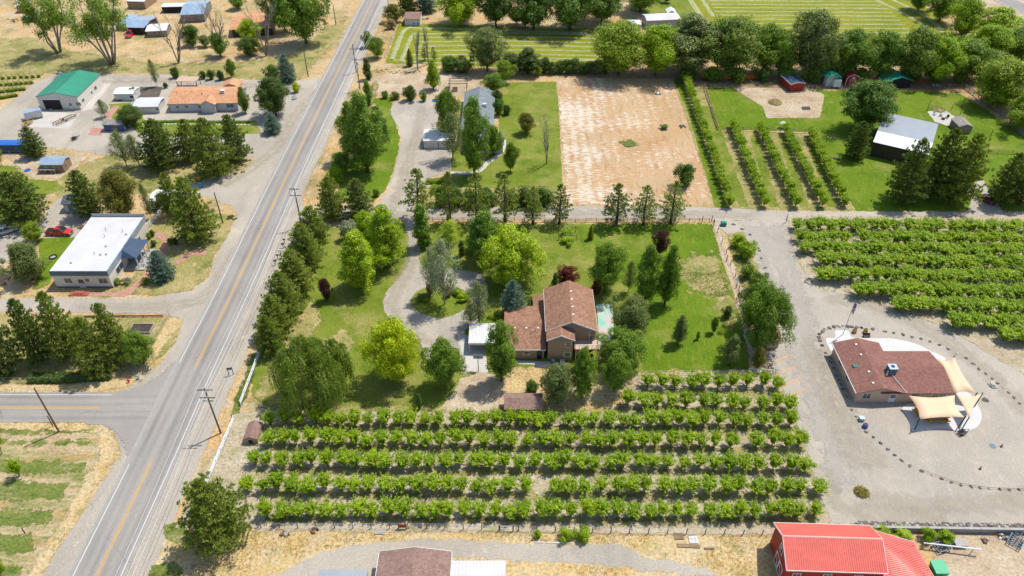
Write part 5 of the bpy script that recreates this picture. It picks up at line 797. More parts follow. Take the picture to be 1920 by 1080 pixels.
# ---- other buildings: name, label, cat, eave pixels front-left, front-right, back-left, eave z, h, rise, ridge, wall, roof, ...
B_ = bld
r1 = B_('workshop', 'cream metal workshop with green ribbed roof and open door', 'workshop', (66, 182), (144, 182), (141, 139), 4, 4.1, 1.3, 'y', 'cream', 'greenmetal', .2, [('f', .9+8.0, .1, .95, 2.1, 'door', 'white'), ('f', 11., 1.2, 1.5, 1.1), ('r', 2.0, 1.2, 1.5, 1.1), ('r', 8., .1, 1., 2.1, 'door', 'white'), ('r', 10.5, 1.2, 1.6, 1.2)], .5, .6)[0]
gd = MB().box(1.6, 6.6, .10, .19, 0, 3.1).build('garage_shade_panel', M['dark'], r1); MB().box(1.5, 6.7, .05, .19, 3.1, 3.6).build('rolled_door', M['white'], r1)  # dark panel on the wall paints the shaded interior of the open doorway
B_('garden_shed', 'small white metal garden shed behind the flower bed', 'shed', (211, 176), (249, 176), (214, 163), 2.3, 2.3, .45, 'x', 'offwhite', 'white', .15, [('f', 4.8, .05, 1.2, 1.8, 'door', 'offwhite', 'dark')])
B_('low_shed', 'low white-roofed shed beside the orange-roofed house', 'shed', (247, 201), (296, 200), (254, 183), 2.2, 2.2, .5, 'x', 'offwhite', 'whiteroof', .25, [('f', 6.5, .05, 1., 1.9, 'door', 'offwhite')])
oh_, oW, oL = B_('orange_roof_house', 'long lavender house with terracotta shingle roof on the gravel lane', 'house', (313, 195), (446, 193), (318, 163), 2.7, 2.7, 1.5, 'x', 'lavender', 'orangeroof', .4, [('f', 2.0, 1.1, 1.2, .9), ('f', 4.6, 1.1, 1.2, .9), ('f', 8.4, 1.1, 1., .9), ('f', 11.4, 1.0, 1.2, 1.4), ('f', 16.8, 1.0, 2.2, 1.3)])
vwall(4.6, 4.5, 2.72, 1.3, 'y', .3).xf(Matrix.Translation((9.6, -1.1, 0))).build('gable_wall', M['lavender'], oh_); vroof(4.6, 5.2, 2.72, 1.3, 'y').xf(Matrix.Translation((9.6, -1.1, .02))).build('gable_roof', M['orangeroof'], oh_)
vroof(5.5, 4.5, 2.6, 1.1, 'y').xf(Matrix.Translation((12.6, oL-.6, .05))).build('rear_roof', M['orangeroof'], oh_); vwall(5.5, 4.5, 2.6, 1.1, 'y', .3).xf(Matrix.Translation((12.6, oL-.6, .03))).build('rear_wall', M['lavender'], oh_)
MB().box(-1.2, 1.5, oL*.45, oL, 2.55, 2.75).build('porch_roof', M['orangeroof'], oh_)
for x, y in ((1.6, 5.2), (3.9, 5.3), (6., 5.2), (9.2, 4.2)): roofvent(oh_, x, y, 3.9 if y > 5 else 3.8, 'box', 'rust')
mb = MB().box(14.6, 15.8, 4.2, 5.3, 3.6, 4.7).build('roof_cooler', M['offwhite'], oh_)
B_('blue_shed', 'small blue shed with grey shingle roof in the front garden', 'shed', (190, 234), (228, 234), (196, 223), 2.2, 2.2, .8, 'x', 'bluewall', 'ashroof', .25, [('f', 3., .05, 1., 1.9, 'door', 'barewood'), ('r', 1.0, .05, .9, 1.8, 'door', 'white')])
B_('chicken_coop', 'wooden coop with blue tin roof in a dirt pen', 'coop', (71, 309), (117, 309), (79, 293), 2.4, 2.4, .7, 'x', 'barewood', 'tin', .2, [('r', 1., .1, 1.0, 1.8, 'door', 'greywood'), ('f', 1.2, .9, .9, .7), ('f', 3.2, .9, .9, .7)])
o = thing('coop_porch', 'low wooden lean-to in front of the tin-roofed coop', 'lean-to', (*P(73, 326), 0)); MB().slab([(0, -.2, 1.2), (4.6, -.2, 1.2), (4.6, 1.3, 1.5), (0, 1.3, 1.5)], .1).build('roof', M['greywood'], o); [MB().box(x, x+.45, 0, .2, 0, 1.12).build('panel', M['barewood'], o) for x in (.1, 1.6, 3.2, 4.1)]
B_('cottage_shed', 'small white cottage shed with slate-blue roof behind the pickup', 'shed', (113, 383), (144, 383), (126, 363), 2.4, 2.4, 1.0, 'x', 'offwhite', 'navyroof', .3, [('f', 1.3, .05, .9, 1.9, 'door', 'teal')])
B_('hidden_shed', 'white-roofed shed half hidden by pines behind the picket fence', 'shed', (276, 377), (320, 378), (292, 355), 2.4, 2.4, .5, 'x', 'offwhite', 'white', .2)
B_('garden_barn', 'low tan shed with brown shingle roof at the orchard edge', 'shed', (945, 768), (1018, 768), (946, 737), 2.3, 2.3, .9, 'x', 'tan', 'oldroof', .3, [('f', 3.1, .5, .8, .6)])
B_('dog_house', 'little brown-roofed pump house beside the white rail fence', 'pump house', (455, 824), (482, 824), (464, 792), 1.2, 1.2, .6, 'y', 'tan', 'oldroof', .1, [('f', .8, .1, .7, .8, 'door', 'dark', 'dark', False)])
B_('pink_kiosk', 'small pink-roofed tan kiosk at the gravel lot edge', 'kiosk', (1440, 640), (1466, 638), (1448, 622), 2.2, 2.2, .9, 'x', 'pinktan', 'pinkroof', .2, [('r', .6, .05, .9, 1.9, 'door', 'offwhite')])
cp = thing('carport', 'white flat ribbed carport beside the concrete slab', 'carport', (*P(879, 662), 0)); MB().box(0, 5.2, 0, 5.6, 2.35, 2.6).build('roof', M['whiteroof'], cp)
MB().box(-.04, 5.24, -.06, -.002, 2.1, 2.62).build('fascia', M['cream'], cp); [MB().box(x, x+.12, y, y+.12, 0, 2.35).build('post', M['offwhite'], cp) for x in (.1, 5.) for y in (.1, 5.3)]; MB().box(2., 5., 2.5, 5., 0, 1.7).build('storage_box', M['steel'], cp)
q = MB(); [q.box(.1+i*.4, .16+i*.4, .02, 5.58, 2.6, 2.64) for i in range(13)]; q = q.build('roof_ribs', M['white'], cp); q['kind'] = 'stuff'
B_('bottom_shed', 'weathered brown shingle roof with white gutter at the bottom edge', 'shed', (700, 1110), (842, 1110), (722, 1034), 3., 3., 1.1, 'y', 'tan', 'oldroof', .3, (), .5, None, 'white')
B_('bottom_white_shed', 'plain white metal roof at the bottom edge', 'shed', (838, 1110), (948, 1110), (841, 1051), 2.6, 2.6, .35, 'x', 'offwhite', 'whiteroof', .15, (), .5, .5)
B_('bottom_trailer', 'low white trailer roof cut by the bottom edge', 'trailer', (588, 1115), (682, 1115), (598, 1068), 2.2, 2.2, .12, 'x', 'offwhite', 'greymetal', .05)
# grey-roofed house
gh, gW, gL = B_('grey_roof_house', 'pale house with blue-grey shingle roof behind garden trees', 'house', (862, 256), (925, 256), (869, 172), 2.8, 2.8, 1.8, 'y', 'offwhite', 'greyroof', .35, [('l', 4, 1., 1.6, 1.2), ('r', 6, 1., 1.6, 1.2), ('r', 12, 1., 1.6, 1.2)])
roofvent(gh, 5.6, gL*.72, 4.3); MB().box(5.8, 6.8, gL*.55, gL*.55+1, 3.6, 4.8).build('roof_cooler', M['offwhite'], gh)
vwall(10.5, 6.5, 2.7, 1.5, 'x', .35).xf(Matrix.Translation((1.6, -4.6, 0))).build('front_wing_wall', M['offwhite'], gh); vroof(10.5, 6.5, 2.7, 1.5, 'x').xf(Matrix.Translation((1.6, -4.6, .02))).build('front_wing_roof', M['greyroof'], gh)
[opening(gh, 12, 7, -4.25, 'f', s, .9, 1.6, 1.2) for s in (3.2, 6.2, 9.)]
cp2, w_, l_ = B_('carport_wing', 'open carport with blue-grey shingle roof beside the grey-roofed house', 'carport', (790, 264), (852, 264), (794, 240), 2.6, 2.5, .7, 'x', 'offwhite', 'greyroof', .3)
cp2.children[0].name = 'back_wall'; cp2.children[0].location = (w_*.55, l_*.5, 0); cp2.children[0].scale = (.4, .45, .98)
[MB().box(x, x+.15, y, y+.15, 0, 2.38).build('post', M['white'], cp2) for x in (.3, w_*.5) for y in (.3, l_-.5)]
# metal-roofed barn, right
mbz = 4.2; mbn, mW, mL = B_('metal_roof_barn', 'long barn with pale grey metal roof and dark open front', 'barn', (1637, 266), (1742, 290), (1661, 211), mbz, mbz, 1.3, 'x', 'darkwood', 'greymetal', .3, (), .22, 1.0)
B_('garden_hut', 'small grey-roofed hut with green doors beside the patio', 'hut', (1799, 238), (1826, 238), (1795, 222), 2.1, 2.1, .8, 'y', 'greywood', 'ashroof', .15, [('f', .8, .05, 2.0, 1.8, 'door', 'weedgreen', 'weedgreen', False)] if 'weedgreen' in M else [('f', .8, .05, 2.0, 1.8, 'door', 'barewood', 'barewood', False)])
B_('red_shed', 'red shed with dark blue roof at the tree line', 'shed', (1483, 158), (1511, 156), (1475, 139), 2.6, 2.6, .5, 'y', 'redwall', 'navy', .25, (), .5, None, 'white')
B_('camper_shelter', 'green metal roof shelter on posts over the white camper', 'shelter', (1549, 146), (1580, 146), (1541, 136), 3.2, 3.2, .8, 'y', 'offwhite', 'greenroof', .8)
B_('green_canopy', 'large dark-green peaked canopy at the tree line', 'canopy', (1663, 154), (1714, 152), (1655, 138), 2.4, 2.4, 1.4, 'y', 'dark', 'greenroof', .4)
rbq = thing('toy_barn', 'small red barn-shaped playhouse with white trim at the tree line', 'playhouse', (*P(1584, 160), 0))
prof = [(0, 0), (4.2, 0), (4.2, 1.9), (3.7, 2.9), (2.1, 3.5), (.5, 2.9), (0, 1.9)]; MB().hull([(x, 0, z) for x, z in prof], [(x, 3.6, z) for x, z in prof]).build('wall', M['redwall'], rbq)
MB().tube([(x, -.05, z) for x, z in [(0, 0), (0, 1.9), (.5, 2.9), (2.1, 3.5), (3.7, 2.9), (4.2, 1.9), (4.2, 0)]], .1, 5).build('trim', M['white'], rbq)
dd = MB().box(1.2, 3., -.06, -.005, .1, 1.9).build('door', M['redwall'], rbq); [MB().box(x0, x1, -.1, -.06, z0, z1).build('door_trim', M['white'], dd) for x0, x1, z0, z1 in ((1.2, 3, 1.75, 1.9), (1.2, 3, .1, .22), (1.2, 1.32, .22, 1.75), (2.88, 3, .22, 1.75), (2.04, 2.16, .22, 1.75), (1.7, 2.5, 2.2, 2.75))]
# upper left sheds and houses
B_('tin_carport', 'open-fronted carport with blue tin roof over a red vehicle', 'carport', (232, 51), (270, 52), (239, 30), 2.6, 2.6, .7, 'x', 'darkwood', 'tin', .3, [('f', .8, .05, 5.0, 2.0, 'door', 'dark', 'dark', False)])  # open front: the dark panel built as a door paints the shade inside
B_('tin_lean_to', 'blue tin lean-to roof left of the open carport', 'lean-to', (214, 46), (234, 47), (220, 26), 2.2, 2.2, .4, 'x', 'greywood', 'tin', .2)
B_('plank_shed', 'weathered plank shed with pale roof right of the tin carport', 'shed', (272, 59), (312, 57), (282, 45), 2.2, 2.2, .7, 'x', 'greywood', 'offwhite', .25)
B_('flat_shelter', 'dark open shelter with flat pale roof at upper left', 'shelter', (301, 13), (348, 12), (303, 6), 2.4, 2.4, .2, 'x', 'dark', 'offwhite', .2)
B_('blue_tin_barn', 'grey barn with large blue tin roof at upper left', 'barn', (337, 28), (382, 26), (352, 2), 3., 3., 1.2, 'x', 'greywood', 'tin', .2)
B_('tan_barn', 'tan block building at the top left edge', 'building', (236, 2), (270, 3), (246, -14), 3, 3., .5, 'x', 'barewood', 'offwhite', .15)
B_('log_shed', 'log shed with tan roof in the top left corner', 'shed', (28, 12), (52, 11), (33, 4), 2.6, 2.6, .4, 'x', 'barewood', 'offwhite', .15)
B_('small_tin_shed', 'low dark shed with blue tin roof near the log pile', 'shed', (43, 34), (72, 32), (50, 27), 1.8, 1.8, .3, 'x', 'darkwood', 'tin', .1)
hq, _, _ = B_('terracotta_house', 'terracotta-roofed house behind the bare trees at top', 'house', (431, 56), (512, 52), (448, 26), 2.8, 2.8, 1.8, 'x', 'darkwood', 'orangeroof', .5, [('f', 3., 1., 1.6, 1.2), ('f', 9., 1., 1.6, 1.2)])
MB().box(12., 13., 4., 5., 3.4, 5.6).build('chimney', M['brickred'], hq)
B_('utility_shed', 'small white shed with brown shingle roof at the alfalfa corner', 'shed', (757, 36), (788, 36), (759, 22), 2.5, 2.5, .9, 'x', 'offwhite', 'oldroof', .25, [('f', 3.2, .4, .9, .8), ('f', 4.7, .4, .9, .8)])
B_('white_metal_shed', 'long metal shed with bright white roof behind the tree line', 'shed', (1213, 39), (1277, 36), (1214, 26), 3., 3., .7, 'x', 'greymetal', 'whiteroof', .2)
B_('white_gazebo', 'small white peaked canopy behind the white metal shed', 'canopy', (1251, 25), (1269, 25), (1253, 17), 2.2, 2.2, 1.0, 'y', 'white', 'white', .2)
B_('white_trailer', 'low white trailer left of the white metal shed', 'trailer', (1178, 46), (1203, 46), (1179, 37), 2.2, 2.2, .15, 'x', 'offwhite', 'offwhite', .05)
B_('blue_container', 'long dark blue container with blue roof at the left edge', 'container', (-20, 272), (46, 272), (-14, 262), 2.5, 2.5, .15, 'x', 'navy', 'blue', .05)
# ------------------------------------------------------------------ power poles, wires, fences
K('polewood', (.20, .13, .08), var=.25, scale=1.2, stretch=(4, 4)); K('polegrey', (.11, .09, .075), var=.25, scale=1.2); K('fencewood', (.20, .13, .10), var=.25, scale=1.5); K('whitevinyl', (.82, .82, .84), var=.03, rough=.4); K('signred', (.42, .10, .05), var=.15); K('weedgreen', (.25, .28, .16), var=.15); K('wire', (.62, .62, .62), var=.1, rough=.4)
def hgt(bx, by, topy):
    x, y = P(bx, by); lo, hi = .1, 30
    for _ in range(40):
        h = (lo+hi)/2
        if proj(x, y, h)[1] > topy: lo = h
        else: hi = h
    return x, y, h
POLES = {}
def pole(key, bx, by, topy, label, arms=(), mat='polewood', lean=0):
    x, y, h = hgt(bx, by, topy); o = thing('utility_pole', label, 'utility pole', (x, y, 0)); MB().tube([(0, 0, -.3), (0, 0, h)], [.17, .11], 8).build('shaft', M[mat], o); POLES[key] = (x, y, h)
    for z in arms:
        a = MB().box(-1.25, 1.25, -.16, -.05, h-z-.07, h-z+.07).build('crossarm', M['polegrey'], o)
        for q in (-1.1, -.45, .45, 1.1): MB().lathe([(.05, h-z+.07), (.06, h-z+.16), (.03, h-z+.22)], 6, (q, -.1)).build('insulator', M['galv'], a)
    o.rotation_euler = (0, lean, 0); return o
pole('a', 414, 812, 728, 'tall wooden power pole with two crossarms at the road junction', (.3, 2.1)); pole('s', 111, 810, 727, 'bare wooden pole beside the side road'); pole('b', 566, 424, 352, 'dark power pole with two crossarms beside the lane mouth', (.3, 2.0), 'polegrey'); pole('c', 675, 168, 109, 'power pole with one crossarm and transformer beside the cypress', (.5,)); pole('d', 668, 136, 83, 'power pole with one crossarm behind the transformer pole', (1.5,), 'polegrey'); pole('e', 418, 418, 361, 'dark bare pole on the gravel apron', (), 'polegrey'); pole('f', 578, 144, 97, 'dark bare pole right of the blue-green spruce', (), 'polegrey'); pole('g', 630, 47, 8, 'dark bare pole beside the road at top', (), 'polegrey'); pole('h', 729, 17, -8, 'pole at the top edge right of the road', (), 'polegrey')
x, y, h = POLES['c']; tp = [o for o in bpy.data.objects if 'transformer pole' not in o.get('label', '') and 'and transformer' in o.get('label', '')][0]; MB().lathe([(.25, h-2.2), (.25, h-1.3), (.12, h-1.2)], 10, (.32, -.1)).build('transformer', M['tin'], tp)
pa = [o for o in bpy.data.objects if 'road junction' in o.get('label', '')][0]; [MB().box(a_, b_, -.2, -.17, POLES['a'][2]-2.9, POLES['a'][2]-2.65).build('street_sign', M['teal'], pa) for a_, b_ in ((-.9, -.2), (.2, .8))]
def wires(a, b, label):
    (x0, y0, h0), (x1, y1, h1) = a, b; o = thing('power_lines', label, 'power line', ((x0+x1)/2, (y0+y1)/2, 0)); cx, cy = (x0+x1)/2, (y0+y1)/2
    for q in (-1.1, .45, 1.1): MB().tube([(x0+(x1-x0)*t+q-cx, y0+(y1-y0)*t-.1-cy, h0+(h1-h0)*t+.1-1.3*4*t*(1-t)) for t in [k/10 for k in range(11)]], .028, 4).build('wire', M['wire'], o)
A_, B2, C2 = POLES['a'], POLES['b'], POLES['c']
wires(A_, (B2[0], B2[1], B2[2]-.2), 'overhead wires from the junction pole to the lane pole'); wires((B2[0], B2[1], B2[2]-.2), (C2[0], C2[1], C2[2]-.4), 'overhead wires from the lane pole to the transformer pole'); wires((A_[0]-1.2, 20, A_[2]), A_, 'overhead wires over the road at the bottom edge'); wires((C2[0], C2[1], C2[2]-.4), (C2[0]+3, C2[1]+90, C2[2]), 'overhead wires beyond the transformer pole')
def along(pts, sp):
    w = [Vector(P(*q)) for q in pts]; out = []
    for a, b in zip(w, w[1:]):
        n = max(1, round((b-a).length/sp))
        for i in range(n): out.append(a.lerp(b, i/n))
    out.append(w[-1]); return out
def fence(name, label, pts, sp, h, rails, pmat_, rmat, pr=.07, rr=.04, board=False, cat='fence', jit=0.):
    q = along(pts, sp); o = thing(name, label, cat, (q[0].x, q[0].y, 0)); me = (MB().box(-pr, pr, -pr, pr, -.1, h) if board else MB().tube([(0, 0, -.1), (0, 0, h)], pr, 6)).me('post', M[pmat_])
    for p in q: c = add('post', me, o, (p.x-q[0].x, p.y-q[0].y, 0)); c.scale = (1, 1, random.uniform(1-jit, 1+jit)); c.rotation_euler = (random.uniform(-jit, jit)*.3, random.uniform(-jit, jit)*.3, 0)
    w = [Vector(P(*k)) for k in pts]
    for a, b in zip(w, w[1:]):
        for z in rails:
            p0, p1 = a-q[0], b-q[0]
            if board: d = (b-a).normalized(); n = Vector((-d.y, d.x))*.03; MB().hull([(p0.x-n.x, p0.y-n.y, z-.07), (p1.x-n.x, p1.y-n.y, z-.07), (p1.x+n.x, p1.y+n.y, z-.07), (p0.x+n.x, p0.y+n.y, z-.07)], [(p0.x-n.x, p0.y-n.y, z+.07), (p1.x-n.x, p1.y-n.y, z+.07), (p1.x+n.x, p1.y+n.y, z+.07), (p0.x+n.x, p0.y+n.y, z+.07)]).build('rail', M[rmat], o)
            else: MB().tube([(p0.x, p0.y, z), (p1.x, p1.y, z)], rr, 4).build('rail', M[rmat], o)
    return o
F_ = fence
F_('rail_fence', 'white vinyl rail fence below the pine row beside the road', [(494, 648), (452, 760)], 2.4, 1.25, (.45, .8, 1.15), 'whitevinyl', 'whitevinyl', .07, board=True); F_('rail_fence', 'white vinyl rail fence between the road and the orchard', [(440, 788), (378, 936)], 2.4, 1.25, (.45, .8, 1.15), 'whitevinyl', 'whitevinyl', .07, board=True)
F_('rail_fence', 'brown rail fence along the lane left of the gate', [(600, 417), (752, 415)], 2.4, 1.2, (.4, .75, 1.1), 'fencewood', 'fencewood', .06, .035); F_('rail_fence', 'brown rail fence along the lane right of the gate', [(792, 415), (1060, 416), (1330, 417)], 2.4, 1.2, (.4, .75, 1.1), 'fencewood', 'fencewood', .06, .035)
F_('wire_fence', 'wire fence with wooden posts below the front orchard', [(490, 990), (800, 991), (1180, 1000), (1500, 1003)], 2.75, 1.35, (.5, .9, 1.25), 'fencewood', 'wire', .075, .012, jit=.12); F_('wire_fence', 'wire fence with thin posts between lawn and short orchard rows', [(1195, 703), (1432, 702)], 3.2, 1.2, (.5, .8, 1.1), 'fencewood', 'wire', .05, .012, jit=.1); F_('wire_fence', 'wire fence with wooden posts right of the lawn', [(1338, 418), (1378, 520), (1400, 600), (1438, 698)], 4.5, 1.5, (.5, .9, 1.3), 'fencewood', 'wire', .08, .012, jit=.12)
F_('board_fence', 'pale plank fence beside the first diagonal tree row', [(1320, 163), (1346, 244)], 1.6, 1.3, (.4, .8, 1.2), 'greywood', 'barewood', .07, board=True); F_('board_fence', 'plank fence across the heads of the diagonal tree rows', [(1346, 244), (1440, 247), (1532, 251)], 3.5, 1.3, (.4, .8, 1.2), 'greywood', 'fencewood', .06); F_('board_fence', 'dark rail fence across the lawn at the right edge', [(1815, 287), (1925, 290)], 4.2, 1.3, (.4, .8, 1.2), 'fencewood', 'fencewood', .06); F_('board_fence', 'grey plank fence along the trees at the right edge', [(1808, 166), (1860, 205), (1925, 262)], 2.4, 1.5, (.3, .7, 1.1, 1.4), 'greywood', 'greywood', .07, board=True)
F_('chain_link_fence', 'chain-link fence round the corner lot pines', [(318, 593), (296, 628), (262, 690), (218, 708), (100, 718), (-20, 718)], 3.2, 1.4, (.3, .6, .9, 1.35), 'galv', 'galv', .04, .014); F_('chain_link_fence', 'chain-link fence behind the orange-roofed house', [(268, 157), (370, 165), (480, 166)], 3., 1.4, (.5, 1.35), 'galv', 'galv', .04, .014); F_('chain_link_fence', 'chain-link fence above the coop pen', [(0, 292), (100, 292), (200, 290)], 3., 1.4, (.5, 1.35), 'galv', 'galv', .04, .014)
F_('timber_edge', 'low reddish timber edging above the corner lot', [(160, 595), (305, 594)], 4., .5, (.2, .4), 'fencewood', 'brickred', .08, .1, board=True); F_('picket_fence', 'white picket fence beside the white-roofed building', [(272, 437), (313, 391)], .8, 1.6, (.4, .8, 1.2, 1.5), 'white', 'white', .08, board=True); F_('wire_fence', 'thin wire fence at the alfalfa field corner', [(746, 45), (722, 108)], 4., 1.1, (.5, 1.0), 'galv', 'galv', .04, .012)
F_('white_gate', 'white slatted gate at the lower right lawn corner', [(1408, 699), (1448, 701)], .5, 1.1, (.2, 1.05), 'white', 'white', .06, board=True, cat='gate'); F_('pipe_gate', 'black pipe gate in the orchard wire fence', [(936, 995), (962, 996)], 2.2, 1.4, (.5, 1.2), 'black', 'galv', .09, cat='gate')
on = MB(); w = [Vector(P(*k)) for k in ((1315, 146), (1350, 148), (1390, 149), (1430, 147))]; 
for i, p in enumerate(w): on.V += [(p.x, p.y, .05), (p.x, p.y+.06, 1.3)]; 
on.F = [(0, 2, 3, 1), (2, 4, 5, 3), (4, 6, 7, 5)]; tag(on.build('safety_net', M['orange']), 'orange safety net fence beneath the tree line', 'net')
on = MB().box(0, 22, 0, .15, 0, 1.6).build('board_wall', M['signred'], None, (*P(1600, 155), 0)); tag(on, 'red-brown board fence between the playhouse and green canopy', 'fence')
# vineyard: posts with vines
for k in range(4):
    q = row([(-20, 150+k*13), (70-k*14, 145+k*12)], 9, .1); o = thing('vine_row', '%s trellised vine row from the top at the left edge' % nth(k+1), 'vine row', (q[0][0], q[0][1], 0), 0, 'vine rows at the left edge'); me = MB().tube([(0, 0, -.1), (0, 0, 1.6)], .07, 5).me('post', M['fencewood'])
    for p in q:
        add('post', me, o, (p[0]-q[0][0], p[1]-q[0][1], 0)); v = add('vine', KINDS['shrub']['v'][k % 3][1], o, (p[0]-q[0][0]+.6, p[1]-q[0][1], 0)); v.scale = (.45, .35, .35); v.material_slots[0].link = 'OBJECT'; v.material_slots[0].material = LM['hedge']
# clipped hedges: leafy boxes along a line
def hedge(label, pts, w, h, mat, name='hedge'):
    line = [Vector(P(*k)) for k in pts]; cc = Cards(len(bpy.data.objects)); L = sum((b-a).length for a, b in zip(line, line[1:])); o = thing(name, label, 'hedge', (line[0].x, line[0].y, 0)); mb = MB()
    for a, b in zip(line, line[1:]):
        n = int((b-a).length*w*150+(b-a).length*h*220); t = cc.r.random(n); p = np.array([a.x, a.y])[None]+(np.array([b.x-a.x, b.y-a.y])[None])*t[:, None]; d = (b-a).normalized(); nn = np.array([-d.y, d.x]); an = cc.r.uniform(0, math.pi, n); c = np.cos(an)*w/2*cc.r.uniform(.85, 1.1, n); lump = 1+.12*np.sin(t*(b-a).length*2.3)+.08*np.sin(t*(b-a).length*5.1); z = np.clip(np.sin(an)*1.5, 0, 1)*h*cc.r.uniform(.8, 1.05, n)*lump
        z = np.where(cc.r.random(n) < .35, cc.r.random(n)*h, z); pts3 = np.concatenate([p+nn*c[:, None], np.maximum(z, .05)[:, None]], 1)-np.array([line[0].x, line[0].y, 0]); nr = np.stack([nn[0]*np.cos(an), nn[1]*np.cos(an), np.sin(an)+.3], 1)+cc.r.normal(size=(n, 3))*.4; cc.leaves(pts3, nr, .13, .075)
        m = max(1, int((b-a).length/1.2))
        for k in range(m+1): q = a.lerp(b, k/m)-line[0]; mb.tube([(q.x, q.y, -.05), (q.x+.1, q.y, h*.7)], .05, 4)
    cr = add('foliage', cc.me('foliage', LM[mat]), o); s_ = mb.build('stems', M['bark'], o); s_['kind'] = 'stuff'; return o
hedge('low dark juniper hedge along the corner lot fence', [(58, 712), (120, 712), (210, 706)], 2.2, 1.1, 'yew'); hedge('low dark hedge end at the left edge of the corner lot', [(-20, 706), (20, 707)], 2., 1.1, 'yew'); hedge('curved clipped golden-green hedge beside the blue spruce', [(915, 596), (940, 603), (970, 604), (996, 602)], 1.4, .9, 'hedge'); hedge('short clipped hedge left of the low wing', [(908, 608), (928, 612)], 1.5, .9, 'hedge'); hedge('tall clipped hedge along the porch roof', [(994, 600), (995, 570)], 1., 1.6, 'yew'); hedge('garden vegetable row beside the blue shed', [(268, 230), (366, 228)], .9, .5, 'green'); hedge('garden vegetable row in front of the round juniper', [(372, 230), (468, 230)], .9, .5, 'green'); hedge('yellow shrubs at the end of the house walk', [(800, 343), (838, 342)], 1.5, 1.0, 'hedge'); hedge('short row of bright bushes below the blue spruce', [(930, 585), (946, 600)], 1.2, .7, 'hedge')
for i, (y0, y1) in enumerate(((163, 150), (166, 152))): pass
for k, (x, y) in enumerate(row([(268, 233.5), (466, 234.5)], 30, .05)): o = MB().box(-.28, .28, -.16, .16, 0, .22).build('edging_block', M['white'], None, (x, y, 0)); tag(o, '%s white edging block from the left along the garden row' % nth(k+1), 'edging block', 'white garden edging blocks')
# ------------------------------------------------------------------ rocks
def rock_me(seed, mat):
    rng = random.Random(seed); import bmesh; bm = bmesh.new(); bmesh.ops.create_icosphere(bm, subdivisions=2, radius=1)
    for v in bm.verts: n = v.co.normalized(); k = 1+.28*math.sin(3*n.x+seed)*math.cos(2.5*n.y+seed*2)+.16*math.sin(5*n.z+seed)+rng.uniform(-.07, .07); v.co = n*k; v.co.z = max(-.35, v.co.z*.75)
    me = bpy.data.meshes.new('rock'); bm.to_mesh(me); bm.free(); me.materials.append(mat); return me
RK = [rock_me(s, M['rocks']) for s in range(5)]+[rock_me(9, M['palerock']), rock_me(10, M['palerock'])]
def rock(px, py, w, label, pale=False, group='rocks round the gravel lot'):
    x, y = P(px, py); r = w/2/ppm(px, py); rg = random.Random(int(px*7+py*13)); o = add('rock', RK[rg.randrange(5) if not pale else 5+rg.randrange(2)], None, (x, y, r*.25), rg.uniform(0, 6.28)); o.scale = (r*rg.uniform(.9, 1.25), r*rg.uniform(.7, 1.), r*rg.uniform(.65, .95)); return tag(o, label, 'rock', group)
Zq = lambda c, r, x, y: (480*c+x/4, 270*r+y/4)
for i, (x, y) in enumerate([(405, 432), (387, 398), (383, 372), (387, 347), (410, 327), (428, 310), (460, 303), (495, 292), (530, 290), (560, 287), (598, 290), (625, 293), (665, 297), (700, 300), (785, 310)]): rock(*Zq(3, 2, x, y), 8, '%s boulder, clockwise, in the close stone ring behind the flagpole' % nth(i+1), i in (5, 8, 9))
for i, (x, y) in enumerate([(830, 322), (877, 328), (940, 340), (1012, 353), (1080, 370), (1147, 383), (1215, 403), (1285, 430), (1350, 460), (1417, 492), (1484, 527), (1537, 570), (1580, 610), (1632, 645), (1680, 682), (1720, 718), (1765, 752), (1803, 787), (1843, 825), (1885, 868)]): rock(*Zq(3, 2, x, y), 6.5 if i else 4, '%s spaced rock from the left in the arc behind the market building' % nth(i+1), i in (0, 9, 16))
for i, (x, y) in enumerate([(735, 2), (790, 40), (843, 85), (897, 132), (950, 175), (1000, 215), (1063, 255), (1150, 295), (1230, 323), (1300, 353), (1375, 380), (1445, 400), (1522, 412), (1588, 422), (1660, 430), (1737, 433), (1808, 437), (1880, 435)]): rock(*Zq(3, 3, x, y), 7, '%s spaced rock from the left in the arc below the market building' % nth(i+1), i in (8, 14))
for i, (x, y) in enumerate([(432, 490), (455, 520), (470, 555), (490, 600), (515, 660), (530, 690), (545, 725), (560, 760), (585, 815), (627, 917), (660, 967)]): rock(*Zq(3, 2, x, y), 6, '%s rock from the back along the left wall of the market building' % nth(i+1))
rock(*Zq(3, 2, 1680, 730), 16, 'long flat pale stone right of the shade sails', True); rock(*Zq(3, 2, 1628, 842), 10, 'large dark boulder beside the sail post'); rock(*Zq(3, 2, 42, 510), 7, 'dark rock beside the pink kiosk')
for i, (x, y) in enumerate([(1660, 605), (1725, 640), (1783, 683), (1848, 783), (1855, 803), (1870, 860), (1897, 932), (1915, 975)]): rock(*Zq(2, 1, x, y), 6, '%s rock from the top beside the bush bed of the gravel lot' % nth(i+1), False, 'rocks beside the bush bed')
for i in range(16): rock(1518+random.uniform(-1, 1)*9, 530+random.uniform(-1, 1)*4, 5, 'stone in the heap at the corner of the right orchard', i % 2 == 0, 'heap of stones at the right orchard corner')
for i in range(30): rock(703+i*2.9, 130+random.uniform(0, 6)+(i > 8)*2, random.uniform(2.5, 4.5), 'stone in the rubble row above the bare garden lot', i % 3 == 0, 'rubble row above the garden lot')
ln = smooth_line([P(*Zq(3, 3, x, y)) for x, y in ((1150, 290), (1300, 348), (1450, 395), (1590, 418), (1720, 430), (1960, 436))], 5); o = MB().tube([(x, y, .35) for x, y in ln], .03, 4).build('rope', M['rust']); tag(o, 'rusty rope strung between the lower arc rocks', 'rope')
